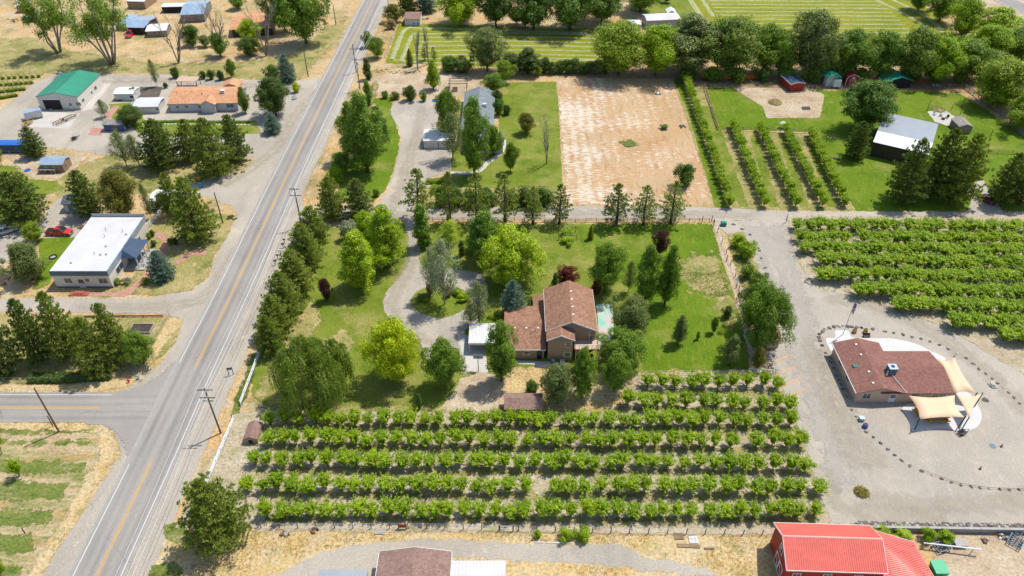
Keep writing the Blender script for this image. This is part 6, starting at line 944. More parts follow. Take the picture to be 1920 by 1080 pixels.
# stone wall behind the red barn: every stone real, joined past what can be told apart
sw = thing('stone_wall', 'dry stone wall with concrete face below the gravel lot', 'wall', (*P(1607, 986), 0)); x0, y0 = P(1607, 986); x1, y1 = P(1980, 992); Lw = x1-x0
MB().box(0, Lw, -.5, .4, 0, .45).build('rubble_core', M['stone'], sw).rotation_euler = (0, 0, math.atan2(y1-y0, Lw)); MB().box(0, Lw, -.9, -.7, 0, 1.0).build('concrete_face', M['conc'], sw).rotation_euler = (0, 0, math.atan2(y1-y0, Lw)); MB().box(0, Lw, -1.0, -.6, 1.0, 1.1).build('concrete_cap', M['conc'], sw).rotation_euler = (0, 0, math.atan2(y1-y0, Lw))
for i in range(290): r = random.uniform(.2, .34); t = (i//2+random.uniform(-.3, .3))*Lw/145; c = add('stone', RK[random.randrange(7)], sw, (t, (y1-y0)*t/Lw+(-.25 if i % 2 else .2)+random.uniform(-.15, .15), (.62 if i % 2 else .3)+random.uniform(0, .15)), random.uniform(0, 6)); c.scale = (r, r, r)
# ------------------------------------------------------------------ market building surroundings
sheet('rear_patio', 'curved white concrete patio behind the market building', 'patio', [Zq(3, 2, *q) for q in smooth_line([(432, 380), (505, 378), (503, 322), (602, 324), (630, 372), (755, 380), (860, 378), (960, 385), (1060, 405), (1150, 438), (1220, 475), (1335, 530), (1280, 560), (1200, 520), (900, 520), (700, 420), (490, 470), (470, 475)], 3, True)], M['whiteconc'], 11, .08)
sheet('front_patio', 'curved white concrete patio under the shade sails', 'patio', [Zq(3, 2, *q) for q in smooth_line([(1010, 890), (1050, 980), (1088, 1078), (1300, 1055), (1450, 1078), (1550, 1055), (1595, 1000), (1598, 940), (1570, 870), (1525, 805), (1480, 780), (1410, 790), (1200, 850)], 4, True)], M['whiteconc'], 11, .08)
def sail(label, pts, name='shade_sail'):
    """stretched cloth with concave edges; corners given as pixel + height, poles where asked"""
    W3 = [Vector((*P(px, py, z), z)) for px, py, z, _ in pts]; n = len(W3); c = sum(W3, Vector())/n; o = thing(name, label, 'shade sail', (c.x, c.y, 0)); off_ = Vector((c.x, c.y, 0)); ring = []
    for i in range(n):
        a, b = W3[i], W3[(i+1) % n]
        for k in range(8): t = k/8; p = a.lerp(b, t); p = p.lerp(c, .16*4*t*(1-t)*.9); p.z -= .14*math.sin(math.pi*t); ring.append(p)
    V = [p-off_ for p in ring]; m = len(V); V += [(p-off_).lerp(c-off_, .5)+Vector((0, 0, -.12)) for p in ring]+[c-off_+Vector((0, 0, -.2))]
    F = [(i, (i+1) % m, m+(i+1) % m, m+i) for i in range(m)]+[(m+i, m+(i+1) % m, 2*m) for i in range(m)]; me = mesh('cloth', V, F, M['sail'], True); q = add('cloth', me, o); s_ = q.modifiers.new('t', 'SOLIDIFY'); s_.thickness = .03
    for w_, (px, py, z, pl) in zip(W3, pts):
        if pl: d = (w_-c); d.z = 0; d = d.normalized()*.5; MB().tube([(w_.x-c.x-d.x*.2, w_.y-c.y-d.y*.2, 0), (w_.x-c.x+d.x*.3, w_.y-c.y+d.y*.3, z+.35)], .09, 8).build('pole', M['black'], o)
sail('long tan shade sail along the right gable of the market building', [(*Zq(3, 2, 1275, 530), 3.0, 0), (*Zq(3, 2, 1395, 520), 3.2, 1), (*Zq(3, 2, 1560, 790), 2.8, 1), (*Zq(3, 2, 1410, 790), 2.8, 0)]); sail('large four-cornered tan shade sail in front of the market building', [(*Zq(3, 2, 1055, 808), 2.7, 0), (*Zq(3, 2, 1400, 805), 2.9, 0), (*Zq(3, 2, 1472, 970), 2.7, 1), (*Zq(3, 2, 1138, 985), 2.7, 1)]); sail('triangular tan shade sail over the patio end', [(*Zq(3, 2, 1420, 810), 2.9, 0), (*Zq(3, 2, 1602, 798), 3.0, 1), (*Zq(3, 2, 1505, 972), 2.6, 1)])
def table(label, px, py, W=2.4, D=.9, rz=0., mat='gold'):
    o = thing('picnic_table', label, 'table', (*P(px, py), 0.1), rz); MB().box(-W/2, W/2, -D/2, D/2, .7, .78).build('tabletop', M[mat], o)
    for s in (-1, 1): MB().box(-W/2, W/2, s*(D/2+.45)-.15, s*(D/2+.45)+.15, .4, .46).build('bench', M[mat], o); MB().box(s*W*.38-.05, s*W*.38+.05, -D/2-.4, D/2+.4, 0, .7).build('leg', M[mat], o)
table('wooden picnic table under the front shade sail, left', *Zq(3, 2, 1150, 940)); table('wooden picnic table under the front shade sail, right', *Zq(3, 2, 1260, 985), 4.); 
def barrel(label, px, py, mat='gold', r=.42, h=.95, name='barrel', cat='barrel'):
    o = thing(name, label, cat, (*P(px, py), 0)); MB().lathe([(r*.85, 0), (r, h*.3), (r, h*.7), (r*.85, h)], 14).build('body', M[mat], o); MB().lathe([(r*.8, h), (r*.75, h+.03)], 14).build('lid', M['darkwood'], o); MB().lathe([(r*1.02, h*.25), (r*1.03, h*.32)], 14).build('hoop', M['rust'], o)
barrel('left yellow wooden barrel by the stone ring', *Zq(3, 2, 645, 335)); barrel('right yellow wooden barrel by the stone ring', *Zq(3, 2, 727, 335)); barrel('bright blue bucket below the market building', *Zq(3, 2, 725, 1045), 'blue', .45, .8, 'bucket', 'bucket')
o = thing('crate', 'pale blue crate below the market building', 'crate', (*P(*Zq(3, 2, 697, 993)), 0)); MB().box(-.4, .4, -.35, .35, 0, .7).build('body', M['tin'], o); MB().box(-.44, .44, -.39, .39, .7, .78).build('lid', M['tin'], o)
x, y, h = hgt(1580, 628, 564); fo = thing('flagpole', 'white flagpole with drooping striped flag beside the market building', 'flagpole', (x, y, 0)); MB().tube([(0, 0, 0), (0, 0, h)], [.07, .04], 8).build('pole', M['galv'], fo); MB().lathe([(.02, h), (.09, h+.08), (.02, h+.16)], 8).build('finial', M['gold'], fo)
def flagmat():
    m, t, b, out = newmat('striped_flag'); tc = t.new('ShaderNodeTexCoord'); s = t.new('ShaderNodeSeparateXYZ'); t.put(s.inputs[0], tc.outputs['Generated']); w = t.math('FRACT', t.math('MULTIPLY', s.outputs[0], 6.5)); t.put(b.inputs['Base Color'], t.mix(t.math('GREATER_THAN', w, .5), (.7, .7, .72), (.45, .03, .05))); return m
V = []; F = []
for i in range(9):
    for j in range(9): u, v = i/8, j/8; V.append((.06+u*.55+.05*math.sin(v*6), .16*math.sin(u*9+v), h-.4-v*2.4-u*.7))
F = [(i*9+j, (i+1)*9+j, (i+1)*9+j+1, i*9+j+1) for i in range(8) for j in range(8)]; fl = add('flag', mesh('flag', V, F, flagmat(), True), fo); MB().box(.07, .38, -.24, -.2, h-1.6, h-.55).build('canton', M['blue'], fl)
o = thing('garden_bench', 'small dark bench behind the market building', 'bench', (*P(*Zq(3, 2, 735, 368)), 0)); MB().box(-.7, .7, -.2, .2, .4, .46).build('seat', M['darkwood'], o); MB().box(-.7, .7, .18, .24, .46, .9).build('backrest', M['darkwood'], o); [MB().box(s-.04, s+.04, -.18, .18, 0, .4).build('leg', M['darkwood'], o) for s in (-.6, .6)]
# brush and hay piles: stems heaped up
def pile(label, px, py, w, h, mat, name='brush_pile', n=700, L=.6):
    x, y = P(px, py); r = w/2/ppm(px, py); cc = Cards(int(px)); q = np.sqrt(cc.r.random(n)); a = cc.r.uniform(0, 6.28, n); z = h*(1-q**2)*cc.r.uniform(.6, 1, n); c = np.stack([np.cos(a)*q*r, np.sin(a)*q*r, z], 1); d = cc.r.normal(size=(n, 3))*np.array([1, 1, .35]); cc.blades(c-d*L*.4, d, L, .045); o = thing(name, label, 'pile', (x, y, 0)); add('stems', cc.me('stems', LM[mat]), o)['kind'] = 'stuff'
    MB().lathe([(r, 0), (r*.75, h*.4), (r*.35, h*.7), (.05, h*.78)], 14).build('core', M['hay' if mat != 'tan2' else 'rust'], o)
pile('brown heap of brush and straw on the gravel lot', 1615, 924, 28, .8, 'gold'); pile('dry brush pile on the raked dirt patch', 1453, 193, 26, 1.2, 'tan'); pile('dead branches at the left of the barn junk', 1758, 206, 26, .8, 'olive')
# ------------------------------------------------------------------ vehicles
def wheel(root, x, y, r, w):
    t = MB().lathe([(r*.6, -w/2), (r, -w/2+.03), (r, w/2-.03), (r*.6, w/2)], 14).xf(Matrix.Rotation(math.pi/2, 4, 'X')).build('wheel', M['tyre'], root, (x, y, r)); MB().lathe([(r*.58, -w/2-.012), (r*.58, w/2+.012)], 12).xf(Matrix.Rotation(math.pi/2, 4, 'X')).build('rim', M['galv'], t)
def car(name, label, cat, loc, rz, paint, kindc):
    """x forward; body lofted from side outlines, glass cabin, lamps, wheels"""
    o = thing(name, label, cat, loc, rz); L = {'pickup': 5.8, 'suv': 4.8, 'sedan': 4.6}[kindc]; w = .98 if kindc == 'pickup' else .9; h = {'pickup': 1.05, 'suv': 1.0, 'sedan': .9}[kindc]
    b = MB(); side = [(-L/2, .45), (-L/2+.1, .95), (-L/2+.05, h), (L/2-1.5, h+.02), (L/2-.35, h-.12), (L/2, .85), (L/2, .42), (L/2-.4, .32), (-L/2+.4, .32)]
    n = len(side); V = []; 
    for yy, k in ((-w, .96), (-w*.98, 1.), (w*.98, 1.), (w, .96)): V += [(x*(k if abs(yy) == w else 1), yy, z if abs(yy) != w else .35+(z-.35)*.92) for x, z in side]
    b.V = V; b.F = [tuple(range(n-1, -1, -1)), tuple(range(3*n, 4*n))]+[(r*n+i, r*n+(i+1) % n, (r+1)*n+(i+1) % n, (r+1)*n+i) for r in range(3) for i in range(n)]; body = b.build('body', M[paint], o)
    cab = {'pickup': (-.75, 1.55, .25, .75), 'suv': (-2.25, 1.35, .25, .95), 'sedan': (-1.6, 1.25, .55, .8)}[kindc]; x0, x1, s0, s1 = cab; top = {'pickup': 1.85, 'suv': 1.72, 'sedan': 1.42}[kindc]
    MB().hull([(x0, -w*.92, h), (x1, -w*.92, h), (x1, w*.92, h), (x0, w*.92, h)], [(x0+s0, -w*.75, top), (x1-s1, -w*.75, top), (x1-s1, w*.75, top), (x0+s0, w*.75, top)]).build('window_glass', M['carglass'], o)
    MB().hull([(x0+s0-.06, -w*.78, top), (x1-s1+.06, -w*.78, top), (x1-s1+.06, w*.78, top), (x0+s0-.06, w*.78, top)], [(x0+s0+.05, -w*.7, top+.07), (x1-s1-.05, -w*.7, top+.07), (x1-s1-.05, w*.7, top+.07), (x0+s0+.05, w*.7, top+.07)]).build('roof', M[paint], o)
    for s in (-1, 1):
        for xa in ((x0+s0, x0), (x1-s1, x1), ((x0+x1)/2-.1, (x0+x1)/2-.1)): MB().tube([(xa[1], s*w*.925, h), (xa[0], s*w*.765, top)], .05, 5).build('pillar', M[paint], o)
        MB().box(L/2-.06, L/2+.015, s*w*.72-.18, s*w*.72+.18, .68, .84).build('headlight', M['white'], o); MB().box(-L/2-.02, -L/2+.1, s*w*.8-.1, s*w*.8+.1, .7, .95).build('tail_light', M['carred'], o); MB().box(x1-.55, x1-.35, s*(w+.02)-.08, s*(w+.02)+.08, h, h+.16).build('mirror', M[paint], o)
        for xx in (-L*.31, L*.31): wheel(o, xx, s*(w-.1), .4 if kindc == 'pickup' else .34, .24)
    MB().box(L/2-.02, L/2+.06, -w*.9, w*.9, .35, .55).build('bumper', M['galv'], o); MB().box(L/2-.01, L/2+.03, -w*.5, w*.5, .6, .85).build('grille', M['black'], o)
    if kindc == 'pickup': MB().box(-L/2+.12, x0-.08, -w*.82, w*.82, h+.002, h+.03).build('bed_cover', M['black'], o); MB().box(.1, .9, -.5, .5, top+.071, top+.085).build('sunroof', M['carglass'], o)
    return o
car('pickup_truck', 'red crew-cab pickup parked behind the white-roofed building', 'pickup', (*P(113, 439), .03), math.radians(-3), 'carred', 'pickup'); car('parked_car', 'silver car at the left edge beside the dark conifer', 'car', (*P(14, 436), .03), math.radians(38), 'carsilver', 'suv'); car('parked_car', 'dark red car on the short drive right of the pines', 'car', (*P(1850, 378), .06), math.radians(-52), 'cardark', 'sedan'); car('parked_truck', 'red vehicle in the open tin carport', 'truck', (*P(245, 67), .03), math.radians(-88), 'carred', 'pickup')
def trailer(name, label, px, py, rz, L, W, H, mat, cat='trailer'):
    o = thing(name, label, cat, (*P(px, py), .03), rz); MB().hull([(-L/2, -W/2, .45), (L/2, -W/2, .45), (L/2, W/2, .45), (-L/2, W/2, .45)], [(-L/2, -W/2+.04, H), (L/2-.15, -W/2+.04, H), (L/2-.15, W/2-.04, H), (-L/2, W/2-.04, H)]).build('body', M[mat], o); MB().box(-L/2, L/2-.2, -W/2+.02, W/2-.02, H, H+.06).build('roof', M['tin'], o); MB().tube([(L/2, -.5, .5), (L/2+1.2, 0, .5), (L/2, .5, .5)], .05, 5).build('hitch', M['black'], o); MB().box(-L/2-.03, -L/2, -W*.4, W*.4, .6, H-.2).build('rear_door', M['offwhite'], o)
    for s in (-1, 1):
        for xx in (-.45, .45): wheel(o, xx, s*(W/2+.05), .33, .2)
    return o
trailer('cargo_trailer', 'white cargo trailer with pale blue roof in front of the workshop', 65, 222, math.radians(-148), 4.6, 2.1, 2.4, 'offwhite'); trailer('camper', 'white camper trailer under the green shelter', 1562, 158, math.radians(-90), 6.5, 2.3, 2.6, 'white', 'camper')
def frame_machine(name, label, px, py, rz, L, W, mat, cat='implement', n=6):
    o = thing(name, label, cat, (*P(px, py), 0), rz); 
    for s in (-.5, .5): MB().box(-L/2, L/2, s*W-.06, s*W+.06, .55, .7).build('frame_beam', M[mat], o); wheel(o, 0, s*W*.8, .35, .2)
    for i in range(n): x = -L/2+L*i/(n-1); MB().box(x-.05, x+.05, -W/2, W/2, .5, .62).build('crossbar', M[mat], o); MB().tube([(x, -W*.3, .55), (x+.15, -W*.3, .25), (x-.1, -W*.3, .02)], .04, 5).build('tine', M['rust'], o); MB().tube([(x, W*.3, .55), (x+.15, W*.3, .25), (x-.1, W*.3, .02)], .04, 5).build('tine', M['rust'], o)
    MB().tube([(L/2, -.3, .6), (L/2+1.1, 0, .5), (L/2, .3, .6)], .06, 5).build('drawbar', M[mat], o); MB().tube([(-L*.2, 0, .6), (-L*.2, 0, 1.3), (.2, 0, .7)], .05, 5).build('mast', M[mat], o)
frame_machine('harrow', 'long rusty harrow lying before the workshop', 122, 227, math.radians(62), 6.5, 1.8, 'rust', n=9); frame_machine('small_implement', 'yellow farm implement beside the cargo trailer', 52, 234, math.radians(70), 2.6, 1.4, 'gold'); frame_machine('tiller', 'dark machine frame beside the red barn', 1764, 1028, .3, 2.2, 1.5, 'steel'); frame_machine('machine_scrap', 'tangled dark machine scrap at the bottom right edge', 1903, 1017, .8, 2.4, 1.8, 'steel'); frame_machine('small_tractor', 'small dark machine on the gravel lot at the right', 1802, 814, .4, 1.3, .8, 'black'); frame_machine('quad_bike', 'small dark quad on the gravel below the blue shed', 140, 262, 1., 1.4, .9, 'black')
o = thing('auger', 'long white beam propped beside the red barn', 'beam', (*P(1735, 1026), 0)); MB().tube([(-.6, 0, 1.1), (7.2, -1.2, 1.3)], .12, 8).build('beam', M['white'], o); [MB().tube([(x, -x*.16, 0), (x, -x*.16, 1.15)], .06, 5).build('leg', M['galv'], o) for x in (.8, 6.2)]
o = thing('scrap_bench', 'pale scrap table beside the white beam', 'table', (*P(1798, 1022), 0)); MB().box(-.9, .9, -.6, .6, .6, .75).build('top', M['conc'], o); [MB().box(x, x+.1, y_, y_+.1, 0, .6).build('leg', M['galv'], o) for x in (-.85, .75) for y_ in (-.5, .4)]
o = thing('dumpster', 'green dumpster beside the red barn lean-to', 'dumpster', (*P(1757, 1072), 0)); MB().hull([(-.8, -.9, .1), (.8, -.9, .1), (.8, .9, .1), (-.8, .9, .1)], [(-.95, -1., 1.2), (.95, -1., 1.2), (.95, 1., 1.2), (-.95, 1., 1.2)]).build('bin', M['plasticgreen'], o); MB().box(-1, 1, -1.05, 1.05, 1.2, 1.3).build('lid', M['plasticgreen'], o)
# ------------------------------------------------------------------ yard and roadside things
for i, (x, y) in enumerate([(534, 457), (531.5, 465), (526.5, 477), (521.5, 486), (517, 497)]):
    o = thing('mailbox', '%s mailbox from the top in the roadside row' % nth(i+1), 'mailbox', (*P(x, y), 0), 0, 'mailboxes beside the road'); MB().box(-.05, .05, -.05, .05, 0, 1.05).build('post', M['darkwood'], o); MB().hull([(-.3, -.12, 1.05), (.3, -.12, 1.05), (.3, .12, 1.05), (-.3, .12, 1.05)], [(-.3, -.1, 1.28), (.3, -.1, 1.28), (.3, .1, 1.28), (-.3, .1, 1.28)]).build('box', M['white' if i == 2 else 'black'], o)
o = thing('road_sign', 'dark two-legged sign frame on the right road shoulder', 'sign', (*P(434, 703), 0), .2); [MB().box(s-.05, s+.05, -.05, .05, 0, 1.9).build('post', M['black'], o) for s in (-.4, .4)]; MB().box(-.5, .5, -.09, -.055, 1.4, 1.95).build('panel', M['steel'], o)
o = thing('fire_hydrant', 'red fire hydrant at the road corner', 'hydrant', (*P(242, 717), 0)); MB().lathe([(.2, 0), (.2, .06), (.14, .1), (.14, .62), (.19, .64), (.17, .78), (.06, .9)], 12).build('barrel', M['carred'], o); MB().tube([(-.26, 0, .5), (.26, 0, .5)], .08, 8).build('hose_outlet', M['carred'], o)
o = thing('utility_box', 'small pale utility pedestal beside the hydrant', 'utility box', (*P(261, 710), 0)); MB().box(-.2, .2, -.18, .18, 0, .85).build('cabinet', M['offwhite'], o); MB().box(-.22, .22, -.2, .2, .85, .92).build('lid', M['tin'], o)
o = thing('basketball_hoop', 'basketball hoop with clear backboard on the concrete slab', 'basketball hoop', (*P(897, 697), 0)); MB().tube([(0, 0, 0), (0, 0, 2.9), (0, .6, 3.05)], .07, 8).build('pole', M['black'], o); bb = MB().box(-.9, .9, .6, .64, 2.75, 3.75).build('backboard', M['tin'], o); MB().tube([(.23*math.cos(a), .9+.23*math.sin(a), 3.05) for a in [k*.5236 for k in range(13)]], .02, 5).build('rim', M['orange'], o)
for lb, px, py, w, d, m in (('raised garden bed in the corner lot', 266, 618, 4.2, 2.6, 'conc'), ('raised planter at the left edge behind the white-roofed building', 6, 523, 3., 4.5, 'barewood'), ('left raised bed frame in the bare garden lot', 839, 168, 1.7, 2.6, 'barewood'), ('right raised bed frame in the bare garden lot', 853, 169, 1.7, 2.6, 'barewood'), ('small planter box on the raked dirt patch', 1511, 204, 2.2, 1.3, 'greywood')):
    o = thing('raised_bed', lb, 'garden bed', (*P(px, py), .02)); MB().box(-w/2+.12, w/2-.12, -d/2+.12, d/2-.12, 0, .3).build('soil', M['garden'] if False else M['darkwood'], o); [MB().box(*q, 0, .45).build('board', M[m], o) for q in ((-w/2, w/2, -d/2, -d/2+.12), (-w/2, w/2, d/2-.12, d/2), (-w/2, -w/2+.12, -d/2+.12, d/2-.12), (w/2-.12, w/2, -d/2+.12, d/2-.12))]
o = thing('fire_pit', 'dark steel fire ring on the small green lawn', 'fire pit', (*P(100, 483), .05)); MB().tube([(.75*math.cos(k*.4488), .75*math.sin(k*.4488), .2) for k in range(15)], .13, 6).build('ring', M['black'], o); MB().lathe([(.6, 0), (.6, .08)], 14).build('ash', M['conc'], o)
o = thing('hexagon_planter', 'dark hexagonal planter under the large verge pine', 'planter', (*P(347, 448), .04)); MB().tube([(1.3*math.cos(k*1.0472), 1.0*math.sin(k*1.0472), .25) for k in range(7)], .12, 5).build('rim', M['greywood'], o); MB().prism([(1.2*math.cos(k*1.0472), .9*math.sin(k*1.0472)) for k in range(6)], 0, .15).build('soil', M['dark'], o)
def chair(label, px, py, mat, rz=0, name='garden_chair', cat='chair', w=.7):
    o = thing(name, label, cat, (*P(px, py), .03), rz); MB().box(-w/2, w/2, -.3, .3, .36, .42).build('seat', M[mat], o); MB().hull([(-w/2, .25, .42), (w/2, .25, .42), (w/2, .32, .42), (-w/2, .32, .42)], [(-w/2, .45, 1.), (w/2, .45, 1.), (w/2, .52, 1.), (-w/2, .52, 1.)]).build('backrest', M[mat], o); [MB().box(s*w*.45-.04, s*w*.45+.04, q-.04, q+.04, 0, .36).build('leg', M[mat], o) for s in (-1, 1) for q in (-.25, .25)]
chair('left turquoise chair beside the gravel apron', 367, 357, 'teal'); chair('right turquoise chair beside the gravel apron', 378, 351, 'teal', .5); chair('orange wooden bench beside the gravel apron', 369, 340, 'gold', 0, 'wooden_bench', 'bench', 2.); chair('yellow chair at the blue porch', 277, 470, 'gold', -1.5); chair('dark bench at the lane mouth beside the yellow shrub', 553, 186, 'greymetal', 1., 'garden_bench', 'bench', 1.4)
for i, (px, py, lb) in enumerate([(442, 326, 'left straw bale at the gravel edge'), (456, 323, 'right straw bale at the gravel edge'), (433, 409, 'big straw bale beside the dark bare pole'), (441, 411, 'small straw bale right of the big one')]):
    s = 1.4 if i == 2 else 1.; o = tag(MB().box(-.5*s, .5*s, -.25*s, .25*s, 0, .45*s*(1.6 if i == 2 else 1)).build('straw_bale', M['hay'], None, (*P(px, py), .03), .2*i), lb, 'straw bale')
o = thing('kiddie_pool', 'round blue kiddie pool on the curved driveway', 'pool', (*P(816, 189), .06)); MB().lathe([(.8, 0), (.85, .25), (.78, .25), (.74, .05)], 18).build('basin', M['blue'], o)
o = thing('kiddie_pool', 'small blue pool in the coop pen', 'pool', (*P(52, 320), .05)); MB().lathe([(.7, 0), (.74, .2), (.66, .2), (.62, .05)], 18).build('basin', M['blue'], o)
o = thing('field_sign', 'red-brown wooden sign board on the orchard wire fence', 'sign', (*P(755, 991), 0)); [MB().box(s-.06, s+.06, -.05, .05, 0, 1.3).build('post', M['darkwood'], o) for s in (-.6, .6)]; MB().box(-.6, .6, -.1, -.055, .35, 1.25).build('board', M['signred'], o)
def slats(label, px, py, w, d, mat, n=6, rz=0, name='pallet'):
    o = thing(name, label, name.replace('_', ' '), (*P(px, py), .02), rz); [MB().box(-w/2, w/2, -d/2+(d-.15)*i/(n-1), -d/2+(d-.15)*i/(n-1)+.12, .12, .16).build('slat', M[mat], o) for i in range(n)]; [MB().box(x-.05, x+.05, -d/2, d/2, 0, .12).build('runner', M[mat], o) for x in (-w*.42, 0, w*.42)]
slats('grey pallet in the straw left of the sign board', 711, 998, 1.4, .8, 'conc'); slats('pale pallet beside the stacked boards', 1300, 1013, 1.3, 1.2, 'white'); slats('brown pallet beside the stacked boards', 1273, 1006, 1.5, 1.1, 'barewood'); slats('stacked pale boards on the straw', 1291, 1024, 3.4, .6, 'barewood', 4, -.05, 'board_stack'); slats('short pale boards on the straw right of the stack', 1330, 1029, 1.5, .3, 'barewood', 3, 0, 'board_stack')
tag(MB().box(-2.7, 2.7, -.06, .06, .02, .14).build('timber', M['offwhite'], None, (*P(1036, 1018), 0), -.03), 'long pale timber lying on the straw', 'timber')
o = thing('fallen_stump', 'twisted dead stump at the bottom beside the road', 'stump', (*P(362, 1066), 0)); deadtree(44, 2.6, .9, 2).build('branches', M['deadwood'], o)
o = thing('tree_stump', 'dark knobbly stump on the right lawn', 'stump', (*P(1242, 652), 0)); deadtree(45, 2.2, .5, 1).build('stump', M['bark'], o); KINDS
o = thing('arbor', 'low wooden grape arbor below the lane', 'arbor', (*P(1047, 446), 0)); [MB().box(x, x+.1, y_, y_+.1, 0, 1.7).build('post', M['fencewood'], o) for x in (0, 4.) for y_ in (-.8, 2.2)]; [MB().box(0, 4.1, y_, y_+.08, 1.2, 1.3).build('rail', M['fencewood'], o) for y_ in (-.8, 2.2)]
o = thing('pergola', 'dark pergola frame in the bare garden lot', 'pergola', (*P(842, 172), 0)); [MB().box(x, x+.15, y_, y_+.15, 0, 2.6).build('post', M['darkwood'], o) for x in (0, 5.4) for y_ in (0, 3.6)]; [MB().box(-.2, 5.8, y_, y_+.12, 2.6, 2.75).build('beam', M['darkwood'], o) for y_ in (0, 1.8, 3.6)]
o = thing('pergola', 'pinkish slatted pergola behind the orange-roofed house', 'pergola', (*P(334, 166), 0)); [MB().box(x, x+.15, y_, y_+.15, 0, 2.4).build('post', M['darkwood'], o) for x in (0, 6.) for y_ in (0, 3.)]; [MB().box(x, x+.75, -.2, 3.3, 2.4, 2.5).build('slat', M['pinktan'], o) for x in (0, .9, 1.8, 2.7, 3.6, 4.5, 5.4)]
o = thing('bird_feeder', 'white topped bird feeder post above the third diagonal row', 'bird feeder', (*P(1466, 240), 0)); MB().tube([(0, 0, 0), (0, 0, 1.5)], .06, 6).build('post', M['darkwood'], o); MB().lathe([(1.1, 1.5), (.9, 1.65), (.08, 2.1)], 4).build('roof', M['white'], o)
sheet('round_patio', 'pale stone patio with chairs on the barn lawn', 'patio', [(1739, 210), (1768, 205), (1795, 222), (1800, 236), (1775, 236), (1752, 228)], M['concrete'], 8, .3)
chair('light blue lounge chair on the barn patio', 1752, 216, 'tin', .4, 'lounge_chair'); chair('left dark chair on the barn patio', 1764, 218, 'darkwood', 1.); chair('right dark chair on the barn patio', 1775, 222, 'darkwood', -1.); barrel('round dark fire bowl on the barn patio', 1768, 224, 'black', .5, .5, 'fire_bowl', 'fire bowl')
for lb, px, py, ty in (('left tall lamp post on the barn patio', 1738, 208, 187), ('middle post on the barn patio', 1783, 208, 198), ('right post beside the garden hut', 1800, 215, 204), ('thin sapling stake on the lawn right of the hut', 1857, 256, 243), ('gate post with arm at the right orchard corner', 1473, 418, 401), ('left wooden gate post at the gravel lot corner', 1316, 417, 405), ('right wooden gate post at the gravel lot corner', 1334, 416, 404), ('short wooden post beside the green bin', 1338, 424, 413), ('weathered post beside the bush bed', 1362, 490, 477), ('leaning dark post at the bush bed end', 1380, 540, 529), ('dark survey stake in the fallow field', 47, 1000, 990), ('thin dark stake beside the bare wooden pole', 100, 800, 780)):
    x, y, h = hgt(px, py, ty); tag(MB().tube([(0, 0, -.05), (0, 0, h*.6), (.03, 0, h)], [.09, .085, .07], 6).build('post', M['polegrey'], None, (x, y, 0)), lb, 'post')
o = thing('utility_box', 'green utility bin at the gravel lot corner', 'bin', (*P(1356, 423), .05)); MB().box(-.6, .6, -.45, .45, 0, .9).build('cabinet', M['greenroof'], o); MB().hull([(-.62, -.47, .9), (.62, -.47, .9), (.62, .47, .9), (-.62, .47, .9)], [(-.5, -.3, 1.05), (.5, -.3, 1.05), (.5, .3, 1.05), (-.5, .3, 1.05)]).build('lid', M['greenroof'], o)
for lb, px, py in (('rusty cone right of the round lid on the gravel lot', 1877, 838), ('rusty cone lower on the gravel lot', 1837, 880)):
    o = thing('traffic_cone', lb, 'cone', (*P(px, py), .05)); MB().lathe([(.16, .04), (.04, .75)], 10).build('cone', M['rust'], o); MB().box(-.2, .2, -.2, .2, 0, .04).build('base', M['rust'], o)
tag(MB().lathe([(.5, .06), (.48, .12), (.1, .14)], 16).build('round_lid', M['steel'], None, (*P(1861, 837), 0)), 'round dark lid lying on the gravel lot', 'lid')
def junk(label, px, py, w, n=9, seed=1):
    x, y = P(px, py); r = w/2/ppm(px, py); rng = random.Random(seed); o = thing('junk_pile', label, 'junk pile', (x, y, 0))
    for i in range(n):
        a, d = rng.uniform(0, 6.28), rng.uniform(0, r); s = rng.uniform(.2, .55); m = M[rng.choice(['steel', 'galv', 'rust', 'offwhite', 'darkwood', 'barewood', 'conc'])]; q = MB().hull([(-s, -s*.5, 0), (s, -s*.6, 0), (s*.9, s*.5, 0), (-s*.8, s*.6, 0)], [(-s*.7, -s*.4, s*.7), (s*.8, -s*.3, s*.9), (s*.6, s*.4, s*.6), (-s*.7, s*.4, s*.8)]).build('scrap', m, o, (math.cos(a)*d, math.sin(a)*d*.6, 0), rng.uniform(0, 6)); MB().tube([(-s, 0, .1), (s*1.4, .2, s)], .04, 4).build('scrap_bar', m, q)
for i, (lb, px, py, w) in enumerate([('heap of rubble and scrap below the tree line, right of the canopy', 1755, 161, 26), ('pale scrap heap at the far right of the tree line', 1788, 161, 14), ('scrap beside the red shed', 1487, 170, 24), ('scrap boxes left of the red shed', 1476, 165, 14), ('scrap beside the orange net', 1418, 153, 22), ('log and timber heap beside the small tin shed', 30, 38, 34), ('machine scrap behind the workshop', 112, 138, 22), ('scrap pile beside the utility shed', 797, 36, 12), ('firewood and tools behind the pickup', 155, 425, 22), ('scrap wood in the straw at the orchard fence', 588, 996, 12), ('machine junk left of the far right scrap', 1880, 1008, 14), ('garden junk beside the red-brown sign scrap', 1845, 1012, 14), ('pale stones at the bottom straw', 536, 1001, 14), ('household goods under the carport roof', 845, 205, 14), ('planters on the store porch steps', 268, 500, 10), ('blue tubs behind the pale airy tree', 36, 520, 10), ('brush and rocks in the bare field', 1231, 177, 14), ('pale stones at the right side of the bare field', 1278, 237, 18), ('log beside the last diagonal row', 1563, 298, 16), ('paint cans at the workshop door', 95, 206, 10)]): junk(lb, px, py, w, 8 if w < 20 else 14, i+5)
